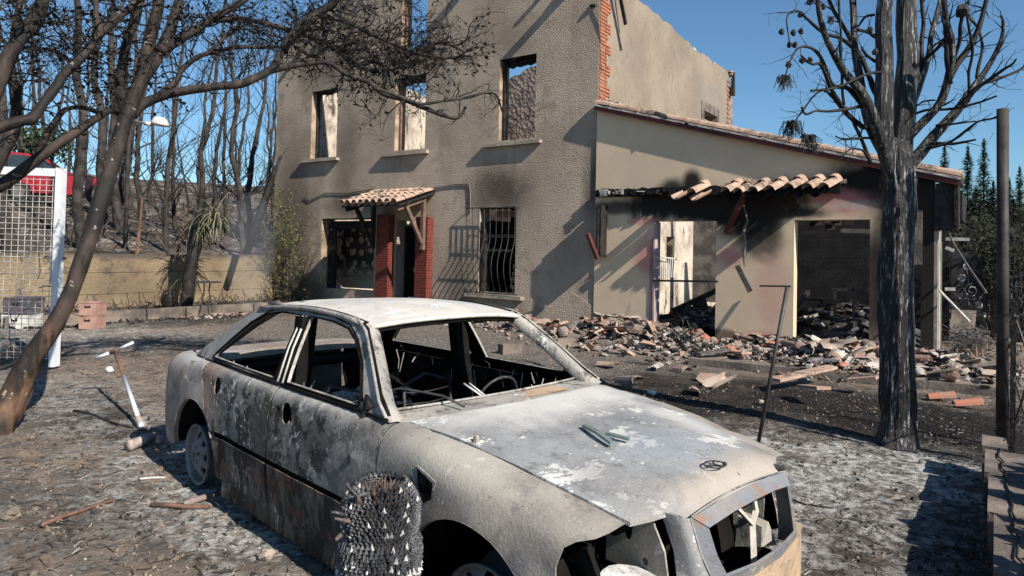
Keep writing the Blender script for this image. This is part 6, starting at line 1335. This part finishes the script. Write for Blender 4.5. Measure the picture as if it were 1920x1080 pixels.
# roof
def roofz(x, y): t_ = (x+.35)/(.6 if x > -.35 else .75); return 1.398-.050*t_*t_-.036*(abs(y)/.575)**2.4
ro = [(.20+.055*(1-(y/.56)**2), y) for y in np.linspace(-.56, .56, 13)]+[(-1.07-.05*(1-(y/.56)**2), y) for y in np.linspace(.56, -.56, 13)]
rd = lambda x, y: .004*noise.noise(Vector((x*2.2, y*2.2, 5)))
slab('roof', ro, [], lambda x, y: (x, y, roofz(x, y)+rd(x, y)), lambda x, y: (x, y, roofz(x, y)-.015), [MT['c_roof'], MT['c_in']], car, .06, True, True)
for sg in (-1, 1):
    bb = MB(); bb.tube([(x, sg*.562, roofz(x, .562)+.001) for x in np.linspace(.18, -1.05, 12)], .011, 6); bb.build('roof_rail', MT['c_in'], car, True, local=True)
    bb = MB(); bb.tube([(x, sg*.578, roofz(x, .562)-.006) for x in np.linspace(.16, -1.08, 12)], .016, 6); bb.build('roof_rail', MT['c_pillar'], car, True, local=True)
bb = MB(); bb.tube([(.215+.055*(1-(y/.56)**2), y, roofz(.2, y)-.014) for y in np.linspace(-.56, .56, 15)], .014, 6); bb.build('screen_header', MT['c_strip'], car, True, local=True)
bb = MB(); bb.tube([(.19+.055*(1-(y/.56)**2), y, roofz(.2, y)-.04) for y in np.linspace(-.55, .55, 15)], .016, 6); bb.build('header_lining', MT['c_in'], car, True, local=True)
bb = MB(); bb.tube([(-1.09-.05*(1-(y/.56)**2), y, roofz(-1.05, y)-.02) for y in np.linspace(-.56, .56, 15)], .02, 6); bb.build('rear_header', MT['c_pillar'], car, True, local=True)
# bonnet
def zc_(x): return .952-.105*max(0, (x-.74)/1.19)**1.5-1.0*max(0, x-1.93)**1.25
def hood(x, y, off=0):
    g = yg(x); e = ztop(x)+.002; z = zc_(x)-(zc_(x)-e)*min(1.05, abs(y)/g)**2.3; z += .012*math.exp(-((abs(y)-.33-.05*(1.9-x))/.05)**2)*min(1, max(0, (x-.8)*2))*0.5
    z += .014*noise.noise(Vector((x*2.6, y*2.6, 1)))*min(1, (x-.6)*2)+.004*noise.noise(Vector((x*8, y*8, 1)))
    return (x, y, z+off)
HO = [(.77+.06*(1-(y/.68)**2), y) for y in np.linspace(-.695, .695, 15)]+[(x, yg(x)-.012) for x in (.9, 1.1, 1.3, 1.5, 1.7, 1.85)]+[(1.91, .58), (1.945, .50), (1.965, .42), (1.99, .395), (2.03, .385)]+[(2.035, y) for y in (.3, .1, -.1, -.3)]+[(2.03, -.385), (1.99, -.395), (1.965, -.42), (1.945, -.50), (1.91, -.58)]+[(x, -(yg(x)-.012)) for x in (1.85, 1.7, 1.5, 1.3, 1.1, .9)]
slab('bonnet', HO, [], lambda x, y: hood(x, y), lambda x, y: hood(x, y, -.016), [MT['c_hood'], MT['c_in']], car, .045, True, True)
# cowl
slab('cowl', [(.60, -.68), (.72, -.735), (.765, -.69)]+[(.765+.06*(1-(y/.68)**2), y) for y in np.linspace(-.6, .6, 9)]+[(.765, .69), (.72, .735), (.60, .68), (.66, 0)], [], lambda x, y: (x, y, .940+.02*math.cos(y*2)-.03*(x-.6)+.006*noise.noise(Vector((x*8, y*8, 0)))), lambda x, y: (x, y, .9), MT['c_pillar'], car, .07, True, True)
bb = MB(); bb.box((.675, .02, .952), (.80, .36, .962), .008); bb.build('cowl_rag', MT['c_tan'], car, local=True)
bb = MB(); bb.tube([(.60+.07*(1-(y/.66)**2), y, .955+.01*math.cos(y*2)) for y in np.linspace(-.66, .66, 13)], .007, 6); bb.build('screen_base', MT['c_pillar'], car, True, local=True)
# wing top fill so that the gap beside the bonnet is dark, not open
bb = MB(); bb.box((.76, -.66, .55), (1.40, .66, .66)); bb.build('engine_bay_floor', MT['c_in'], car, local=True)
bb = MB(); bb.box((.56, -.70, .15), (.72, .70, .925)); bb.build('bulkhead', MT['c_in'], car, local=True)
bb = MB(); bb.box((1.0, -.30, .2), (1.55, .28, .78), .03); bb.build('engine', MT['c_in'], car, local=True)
# badge ring on the bonnet
bb = MB(); th_ = [2*PI*i/22 for i in range(23)]
bc = Vector((1.90, .02, zc_(1.90)+.012)); bb.tube([bc+Vector((.040*math.cos(a), .050*math.sin(a), .004)) for a in th_], .0035, 5)
for a in (0.2, 2.3, 4.4): bb.tube([bc, bc+Vector((.038*math.cos(a), .045*math.sin(a), .004))], .004, 4)
bb.ball(bc+Vector((.02, .05, 0)), .010, 8, 5); bb.build('badge_ring', MT['iron'], car, True, local=True)
# grille shell
def quadstrip(name, A, B, mt, par, th=.012, n=6):
    bb = MB()
    for i in range(len(A)-1):
        nrm_ = (Vector(B[i])-Vector(A[i])).cross(Vector(A[i+1])-Vector(A[i])).normalized()*th/2
        bb.add([Vector(A[i])-nrm_, Vector(A[i+1])-nrm_, Vector(B[i+1])-nrm_, Vector(B[i])-nrm_, Vector(A[i])+nrm_, Vector(A[i+1])+nrm_, Vector(B[i+1])+nrm_, Vector(B[i])+nrm_], [(0, 3, 2, 1), (4, 5, 6, 7), (0, 1, 5, 4), (1, 2, 6, 5), (2, 3, 7, 6), (3, 0, 4, 7)])
    return bb.build(name, MT[mt], par, local=True)
gsh = quadstrip('grille_shell', [(2.035, -.385, .79), (2.045, -.2, .812), (2.05, 0, .82), (2.045, .2, .812), (2.035, .385, .79)], [(2.075, -.335, .752), (2.085, -.17, .772), (2.09, 0, .778), (2.085, .17, .772), (2.075, .335, .752)], 'c_frame', car)
quadstrip('shell_side', [(2.035, -.385, .79), (2.065, -.37, .67), (2.105, -.33, .55)], [(2.075, -.335, .752), (2.10, -.318, .66), (2.125, -.29, .59)], 'c_frame', gsh)
quadstrip('shell_side', [(2.035, .385, .79), (2.065, .37, .67), (2.105, .33, .55)], [(2.075, .335, .752), (2.10, .318, .66), (2.125, .29, .59)], 'c_frame', gsh)
quadstrip('shell_base', [(2.105, -.33, .55), (2.135, -.12, .54), (2.135, .12, .54), (2.105, .33, .55)], [(2.125, -.29, .59), (2.145, -.1, .582), (2.145, .1, .582), (2.125, .29, .59)], 'c_frame', gsh)
for sg in (-1, 1):
    bb = MB(); v = []; nr, ncol = 8, 7
    for r_ in range(nr):
        t_ = r_/(nr-1); A_ = Vector((1.968, sg*.440, .803)).lerp(Vector((2.025, sg*.415, .48)), t_)+Vector((.022*math.sin(t_*PI), -sg*.012*math.sin(t_*PI), 0)); B_ = (Vector((2.035, sg*.386, .789)).lerp(Vector((2.066, sg*.371, .67)), t_*2) if t_ < .5 else Vector((2.066, sg*.371, .67)).lerp(Vector((2.106, sg*.331, .55)), t_*2-1))
        for c_i in range(ncol):
            s_ = c_i/(ncol-1); p = A_.lerp(B_, s_)+Vector((.016*math.sin(s_*PI), sg*.010*math.sin(s_*PI), 0))+Vector((1, 0, 0))*.003*noise.noise(Vector((t_*6, s_*5, sg)))
            if c_i == 0: p += Vector((-.03, 0, 0))
            v.append(p)
    bb.add(v, [(r_*ncol+c_i, r_*ncol+c_i+1, (r_+1)*ncol+c_i+1, (r_+1)*ncol+c_i) for r_ in range(nr-1) for c_i in range(ncol-1)]); bb.build('shell_cheek', MT['c_hood'], gsh, True, local=True)
    bb = MB(); bb.tube([(2.035, sg*.388, .792), (2.068, sg*.373, .67), (2.108, sg*.333, .55)], .004, 5); bb.build('shell_bead', MT['c_pillar'], gsh, True, local=True)
bb = MB(); bb.tube([(2.036, y, .795+.028*(1-(y/.385)**2)) for y in np.linspace(-.385, .385, 11)], .0035, 5); bb.build('shell_bead', MT['c_pillar'], gsh, True, local=True)
# front apron
slab('front_apron', [(-.78, .30), (-.70, .24), (.75, .24), (.80, .42), (.62, .50), (.42, .505), (.38, .53), (.0, .525), (-.30, .53), (-.36, .50), (-.42, .44), (-.6, .38), (-.76, .36)], [], lambda y, z: (2.125-.22*(abs(y)/.8)**2.6+.01*noise.noise(Vector((y*7, z*7, 2))), y, z), lambda y, z: (2.10-.22*(abs(y)/.8)**2.6, y, z), MT['c_tan'], car, .06, True, True)
# things inside the front
def cbx(name, a, c, mt, w_, h_=None, up=(0, 0, 1)): bb = MB(); bb.bar(a, c, w_, h_ or w_, up); return bb.build(name, MT[mt], car, local=True)
cbx('latch_bracket', (2.04, .10, .46), (2.0, .16, .62), 'c_strip', .024, .012); cbx('latch_bracket', (2.0, .16, .615), (1.98, .065, .70), 'c_strip', .022, .012); cbx('latch_bracket', (2.0, .16, .615), (1.98, .235, .65), 'c_strip', .022, .012); cbx('latch_bracket', (1.98, .235, .645), (1.97, .22, .73), 'c_strip', .022, .012)
cbx('radiator_support', (1.90, -.5, .36), (1.90, .5, .36), 'c_in', .06); cbx('radiator_support', (1.80, -.55, .73), (1.80, .55, .73), 'c_in', .05)
bb = MB(); bb.box((1.84, .30, .50), (1.97, .33, .74), .015); bb.box((1.9, .22, .50), (2.02, .30, .60), .02); bb.build('lamp_housing_remains', MT['c_pillar'], car, local=True)
slab('inner_wing_panel', [(1.70, .55), (1.98, .55), (1.96, .66), (1.90, .77), (1.70, .79)], [ell(1.80, .69, .02, .035), ell(1.88, .60, .015, .015, 8)], lambda a, b_: (a, -.44, b_), lambda a, b_: (a, -.43, b_), MT['c_fender'], car, .06, False, True)
slab('crumpled_lamp_tray', [(1.84, -.68), (1.92, -.665), (1.99, -.58), (2.03, -.50), (2.02, -.44), (1.94, -.42), (1.86, -.46), (1.82, -.58)], [], lambda x, y: (x, y, .60-.25*(x-1.84)+.02*noise.noise(Vector((x*9, y*9, 0)))-1.2*max(0, abs(y+.56)-.06)**1.5), lambda x, y: (x, y, .585-.25*(x-1.84)-1.2*max(0, abs(y+.56)-.06)**1.5), MT['c_white'], car, .035, False, True)
bb = MB(); bb.bar((1.80, -.70, .70), (1.93, -.68, .42), .05, .02, (0, 1, 0)); bb.build('lamp_bracket', MT['c_in'], car, local=True)
bb = MB()
for k in range(14): bb.ball((1.80+random.uniform(-.02, .03), -.735+random.uniform(-.015, .015), .52+random.uniform(-.04, .05)), random.uniform(.01, .02), 5, 4, .4)
tag(bb.build('ash_crumbs', MT['c_white'], car, local=True), kind='stuff')
bb = MB(); bb.box((1.40, -.60, .16), (2.03, .60, .24)); bb.box((1.40, -.60, .24), (1.74, -.56, .66)); bb.box((1.40, .54, .24), (1.80, .58, .72)); bb.build('engine_tray', MT['c_in'], car, local=True)
bb = MB(); bb.box((1.42, -.62, .25), (1.48, .62, .76)); bb.build('radiator', MT['c_in'], car, local=True)
# torn flap on the wing
slab('torn_flap', [(1.03, .835), (1.17, .80), (1.155, .765), (1.12, .785)], [], lambda a, b_: side(a, b_, .006), lambda a, b_: side(a, b_, .002), MT['c_pillar'], car, .03, False, True)
slab('torn_hole', [(1.03, .825), (1.15, .79), (1.15, .73), (1.10, .70), (1.06, .74)], [], lambda a, b_: side(a, b_, .0075), lambda a, b_: side(a, b_, .0065), MT['c_in'], car, .03, False, True)
# boot and tail
slab('boot_lid', [(-1.60, -.74), (-1.72, 0), (-1.60, .74), (-1.78, .715), (-1.95, .665), (-2.15, .61), (-2.20, .3), (-2.21, 0), (-2.20, -.3), (-2.15, -.61), (-1.95, -.665), (-1.78, -.715)], [], lambda x, y: (x, y, ztop(x)+.025-.02*(abs(y)/.68)**2.2-.04*max(0, (-2.02-x)/.18)**2), lambda x, y: (x, y, ztop(x)-.03), [MT['c_quarter'], MT['c_in']], car, .07, True, True)
slab('tail_panel', [(-.66, .40), (.66, .40), (.64, .88), (-.64, .88)], [], lambda y, z: (-2.215+.09*(abs(y)/.66)**3, y, z), lambda y, z: (-2.19+.09*(abs(y)/.66)**3, y, z), MT['c_quarter'], car, .1, True, True)
bb = MB(); bb.box((-2.20, -.74, .34), (-2.05, -.60, .55), .02); bb.box((-2.24, -.73, .60), (-2.17, -.66, .72), .01); bb.build('tail_remains', MT['c_in'], car, local=True)
bb = MB(); bb.box((-2.12, -.60, .15), (.6, .60, .22)); bb.build('floor_pan', MT['c_in'], car, local=True)
bb = MB(); bb.box((-1.62, -.64, .55), (-1.30, .64, .60)); bb.box((-1.75, -.62, .82), (-1.45, .62, .86)); bb.build('parcel_shelf', MT['c_in'], car, local=True)
# inside: seat frames, steering wheel, ash
for (x, y) in ((-.15, -.36), (-.15, .36)):
    bb = MB()
    bb.tube([(x-.25, y-.2, .30), (x-.33, y-.2, .80), (x-.36, y, .86), (x-.33, y+.2, .80), (x-.25, y+.2, .30), (x+.2, y+.2, .30), (x+.2, y-.2, .30), (x-.25, y-.2, .30)], .014, 5)
    for k in range(6): bb.tube([(x-.27-.01*k, y-.2, .38+k*.075), (x-.26-.01*k, y, .37+k*.075), (x-.27-.01*k, y+.2, .38+k*.075)], .005, 4)
    for k in range(5): bb.tube([(x-.2+k*.08, y-.2, .31), (x-.2+k*.08, y+.2, .31)], .006, 4)
    bb.build('seat_frame', MT['iron'], car, True, local=True)
bb = MB(); c_ = Vector((.22, .36, .80)); bb.tube([c_+Vector((.06*math.cos(a), .17*math.sin(a), .15*math.cos(a))) for a in th_], .010, 5); bb.tube([c_, (.55, .36, .66)], .02, 6); bb.tube([c_+Vector((0, -.16, 0)), c_+Vector((0, .16, 0))], .009, 4); bb.build('steering_wheel', MT['iron'], car, True, local=True)
bb = MB(); bb.tube([(.48, -.66, .72), (.50, 0, .74), (.48, .66, .72)], .03, 8); bb.build('dash_beam', MT['iron'], car, True, local=True)
rs = random.Random(17)
b = MB()
for k in range(260):
    x = rs.gauss(-.95, .22); y = rs.gauss(-.05, .25); b.ball((x, max(-.6, min(.6, y)), .58+.10*math.exp(-((x+.95)/.2)**2)+rs.uniform(-.06, .05)), rs.uniform(.015, .045), 5, 3, .4, (1.4, 1, .5))
b.box((-.2, -.42, .30), (.35, .0, .52), .05)
tag(b.build('ash_heap', MT['c_white'], car, local=True), kind='stuff')
b = MB()
for k in range(60):
    sg = rs.choice((-1, 1)); x = rs.uniform(-1.3, .6); p = Vector((x, sg*rs.uniform(.60, .72), rs.uniform(.85, .96))); b.tube([p, p+Vector((rs.gauss(0, .02), rs.gauss(0, .02), -rs.uniform(.04, .16)))], .004, 3)
tag(b.build('melted_scraps', MT['c_pillar'], car, local=True), kind='stuff')
bb = MB(); bb.tube([(.80, -.40, .97), (.66, -.42, 1.0), (.50, -.56, 1.03), (.40, -.62, 1.0)], .007, 5); bb.build('wiper_arm', MT['iron'], car, True, local=True)
bb = MB(); bb.tube([(.66, -.15, .96), (.56, -.2, 1.02)], .006, 4); bb.tube([(.66, -.13, .96), (.57, -.17, 1.02)], .005, 4); bb.build('wire_stub', MT['pale_metal'], car, True, local=True)
bb = MB(); bb.tube([gh(-.5, .955, -.02, -1), (-.49, -.62, .85), (-.46, -.63, .70)], .006, 4); bb.build('belt_bracket', MT['pale_metal'], car, True, local=True)
# wheels
def wheel(x, y, sg, steer=0):
    w_ = bpy.data.objects.new('wheel', None); COL.objects.link(w_); w_.parent = car; w_.location = (x, y, .30); w_.rotation_euler = (0, 0, steer); w_.empty_display_size = .1
    hs = [ell(.138*math.cos(2*PI*k/8), .138*math.sin(2*PI*k/8), .026, .038, 10, 2*PI*k/8+PI/2) for k in range(8)]+[ell(.052*math.cos(2*PI*k/5+.3), .052*math.sin(2*PI*k/5+.3), .017, .011, 8, 2*PI*k/5+.3) for k in range(5)]+[ell(0, 0, .018, .018, 8)]
    f = lambda a, b_, o=0: (a, sg*(.0+.03*math.exp(-((math.hypot(a, b_)-.0)/.09)**2)-.03*math.exp(-((math.hypot(a, b_)-.17)/.03)**2)+o), b_)
    slab('rim_face', ell(0, 0, .182, .182, 32), hs, lambda a, b_: f(a, b_), lambda a, b_: f(a, b_, -.012), [MT['c_rim'], MT['c_in']], w_, .03, True, True)
    bb = MB(); n = 36; pr = ((.196, -.01), (.204, .012), (.196, .018), (.184, .0), (.178, -.12), (.203, -.17)); v = []
    for (r, yy) in pr:
        for k in range(n): v.append((r*math.cos(2*PI*k/n), sg*yy, r*math.sin(2*PI*k/n)))
    bb.add(v, [(i*n+k, i*n+(k+1) % n, (i+1)*n+(k+1) % n, (i+1)*n+k) for i in range(len(pr)-1) for k in range(n)]); bb.build('rim', MT['c_rim'], w_, True, local=True)
    bb = MB(); bb.tube([(0, -sg*.05, 0), (0, -sg*.08, 0)], .13, 20); bb.build('brake_disc', MT['c_in'], w_, True, local=True)
for (x, y, sg, s_) in ((-1.49, -.80, -1, 0), (1.35, -.745, -1, .12), (-1.42, .79, 1, 0), (1.35, .745, 1, .12)): wheel(x, y, sg, s_)
# things lying on the bonnet
def hood_w(x, y, dz=0): return car_w(Vector(hood(x, y, dz)))
def glass_strip(name, pts, w_, label):
    bb = MB(); P_ = [hood_w(x, y, .012+dz) for x, y, dz in pts]; v = []
    for i, p in enumerate(P_):
        d = (P_[min(i+1, len(P_)-1)]-P_[max(0, i-1)]).normalized(); s_ = d.cross(UP).normalized()*w_*(1 if 0 < i < len(P_)-1 else .8); v += [p-s_+UP*.012, p+s_+UP*.012, p+s_, p-s_]
    m_ = len(P_); bb.add(v, [(4*i+j, 4*i+(j+1) % 4, 4*i+4+(j+1) % 4, 4*i+4+j) for i in range(m_-1) for j in range(4)]+[(0, 3, 2, 1), (4*m_-4, 4*m_-3, 4*m_-2, 4*m_-1)]); tag(bb.build(name, MT['glass']), label, 'glass')
# ================================================================== scaly charred stump in front of the car
def unp_hood(u, v):
    d = sight(u, v); lo, hi = 1.0, 6.0
    c, s = math.cos(-CTH), math.sin(-CTH)
    for k in range(400):
        t_ = 1.5+k*.01; p = CAM+d*t_; q = p-CARP; x = c*q.x-s*q.y; y = s*q.x+c*q.y
        if .7 < x < 2.05 and abs(y) < .7 and q.z < hood(x, y)[2]: return x, y
    return 1.4, 0
a = unp_hood(1095, 806); c = unp_hood(1148, 842); m_ = ((a[0]+c[0])/2, (a[1]+c[1])/2)
glass_strip('melted_glass_strip', [(a[0], a[1], 0), (m_[0], m_[1], .012), (c[0], c[1], .004)], .014, 'longer curved strip of melted greenish glass lying on the bonnet')
a = unp_hood(1136, 822); c = unp_hood(1180, 833)
glass_strip('melted_glass_strip', [(a[0], a[1], .004), ((a[0]+c[0])/2, (a[1]+c[1])/2, .004), (c[0], c[1], .002)], .013, 'shorter flat strip of melted glass crossing under the longer one')
a = unp_hood(893, 830); bb = MB(); bb.ball(hood_w(a[0], a[1], .012), .017, 7, 5, .3); tag(bb.build('stone', MT['sill']), 'small pebble lying alone on the left side of the bonnet', 'stone')
# shrunken shiny scales
MT['scale'] = simple('charred_leaf_base', (.022, .022, .024), (.07, .072, .078), 20, .42, .004, spec=.6)
MT['scale_tip'] = simple('pale_tip_and_glint', (.62, .60, .56), (.42, .41, .40), 20, .6, .004)  # pale tips of the bands, and painted glints on single scales
MT['dead_stub'] = simple('brown_grey_stub', (.14, .10, .08), (.07, .055, .05), 20, .6, .004)
cd_ = 2.55; cc_ = at_d(713, 1000, cd_); cb = Vector((cc_.x, cc_.y, 0)); st_ = thing('scaly_palm_stump', cb, 'charred palm stump armoured with shiny pointed leaf scales in the foreground', 'stump')
ztop_ = at_d(715, 905, cd_).z
def cr_(z): t_ = z/ztop_; return .160-.014*t_-.010*math.exp(-((t_-.76)/.025)**2)-.058*max(0, (t_-.88)/.12)**1.4+.004*math.sin(t_*21)
bb = MB(); bb.tube([cb+UP*(ztop_*i/14-.05) for i in range(15)], [cr_(ztop_*i/14)*.93 for i in range(15)], 20); bb.build('core', MT['char'], st_, True)
rs = random.Random(19); b = MB(); bt = MB(); row = 0; z = .02
while z < ztop_:
    r = cr_(z); n = int(2*PI*r/.019); pale = (row % 11 in (1, 2)) and z < ztop_*.74
    for k in range(n):
        a_ = 2*PI*(k+.5*(row % 2))/n+rs.gauss(0, .02); o_ = Vector((math.cos(a_), math.sin(a_), 0)); s_ = Vector((-o_.y, o_.x, 0)); up_ = z > ztop_*.76
        L = rs.uniform(.014, .020)*(1.5 if pale else 1); out = rs.uniform(.005, .009)*(1.5 if pale else 1); w_ = .0095*rs.uniform(.8, 1.1)*(1.2 if pale else 1)
        if up_: tip = o_*(r+out*.8)+UP*(z+L*.45)
        else: tip = o_*(r+out)+UP*(z-L*.45+.004)
        base = [cb+o_*r*.96-s_*w_+UP*(z-.004), cb+o_*r*.96+s_*w_+UP*(z-.004), cb+o_*(r*.98)+UP*(z+.020)]
        tg = cb+tip; (bt if (pale and rs.random() < .7) or rs.random() < (.07 if z < ztop_*.7 else .05) else b).add(base+[tg], [(0, 1, 3), (1, 2, 3), (2, 0, 3)])  # pale scales strewn outside the bands are glints put in as colour
    z += .0125; row += 1
tag(b.build('leaf_scales', MT['scale'], st_), kind='stuff'); tag(bt.build('pale_leaf_scales', MT['scale_tip'], st_), kind='stuff')
b = MB()
for k in range(260):
    a_ = rs.random()*6.28; rr = rs.random()**.5*.10; o_ = Vector((math.cos(a_), math.sin(a_), 0)); p = cb+o_*rr+UP*(ztop_-.03-.05*rr/.1); b.tube([p, p+(o_*.5*rr/.1+UP+Vector((rs.gauss(0, .2), rs.gauss(0, .2), 0))).normalized()*rs.uniform(.015, .06)], [.007, .002], 4)
tag(b.build('crown_stubs', MT['dead_stub'], st_), kind='stuff')
for k, pts in enumerate(([(690, 925), (668, 930), (652, 912), (650, 906)], [(680, 950), (672, 938), (672, 928)], [(645, 966), (632, 962), (621, 960)], [(668, 990), (660, 978), (640, 975), (627, 972)], [(668, 992), (662, 996), (656, 994)], [(641, 1002), (632, 1010), (630, 1012)], [(668, 1018), (658, 1020), (654, 1022)])):
    bb = MB(); n = len(pts); bb.tube([at_d(u, v, cd_-.10-.01*i) for i, (u, v) in enumerate(pts)], [.010-.006*i/n for i in range(n)], 6); bb.build('curled_stalk', MT['dead_stub'] if k % 2 else MT['scale'], st_, True)

# ---- fine water spray drifting at the left corner of the house
t = NT('water_spray'); t.n.remove(t.b); pv = t.n.new('ShaderNodeVolumePrincipled'); pv.inputs['Color'].default_value = (.9, .93, 1, 1); pv.inputs['Density'].default_value = .16
t.L(pv.outputs[0], t.n['Material Output'].inputs['Volume'])
bb = MB(); bb.ball(at_d(470, 470, 15.2), 1.0, 14, 10, 0, (.55, .55, 1.35)); o = bb.build('water_spray', t.m); tag(o, kind='stuff')
# dry brush and rubbish on the planting bed in front of the ochre wall
bb = MB(); rs = random.Random(44)
for k in range(260):
    p = Vector((rs.uniform(-10.1, -8.4), rs.uniform(-7.5, -.6), .1)); q = [p]; d = Vector((rs.gauss(0, 1), rs.gauss(0, 1), rs.uniform(.1, 1.3))).normalized()
    for j in range(3): d = (d+Vector((rs.gauss(0, .3), rs.gauss(0, .3), rs.gauss(0, .2)))).normalized(); q.append(q[-1]+d*rs.uniform(.05, .2))
    bb.tube(q, .008, 3, cap=False)
tag(bb.build('burnt_undergrowth', MT['far_twig2']), kind='stuff')
rub_stuff('bed_debris', 500, lambda r_: (r_.uniform(-9.9, -7.4), r_.uniform(-4.5, -.6)), .02, .09, MT['shard'], 48)
rub_stuff('bed_char', 700, lambda r_: (r_.uniform(-10.1, -7.4), r_.uniform(-8, -.6)), .02, .09, MT['char'], 49)

gb = thing('green_bush', at_d(72, 290, 25.5), 'green bush that survived beside the red vehicle on the slope', 'bush'); b = MB(); rs = random.Random(52)
for k in range(1100): leaf(b, at_d(72, 268, 25.5)+Vector((rs.gauss(0, .55), rs.gauss(0, .55), rs.gauss(0, .32))), rs, rs.uniform(.05, .11))
tag(b.build('foliage', MT['cypress'], gb), kind='stuff')
bb = MB(); bb.tube([at_d(72, 320, 25.5), at_d(73, 268, 25.5)], [.08, .03], 6); bb.build('trunk', MT['far_twig2'], gb)
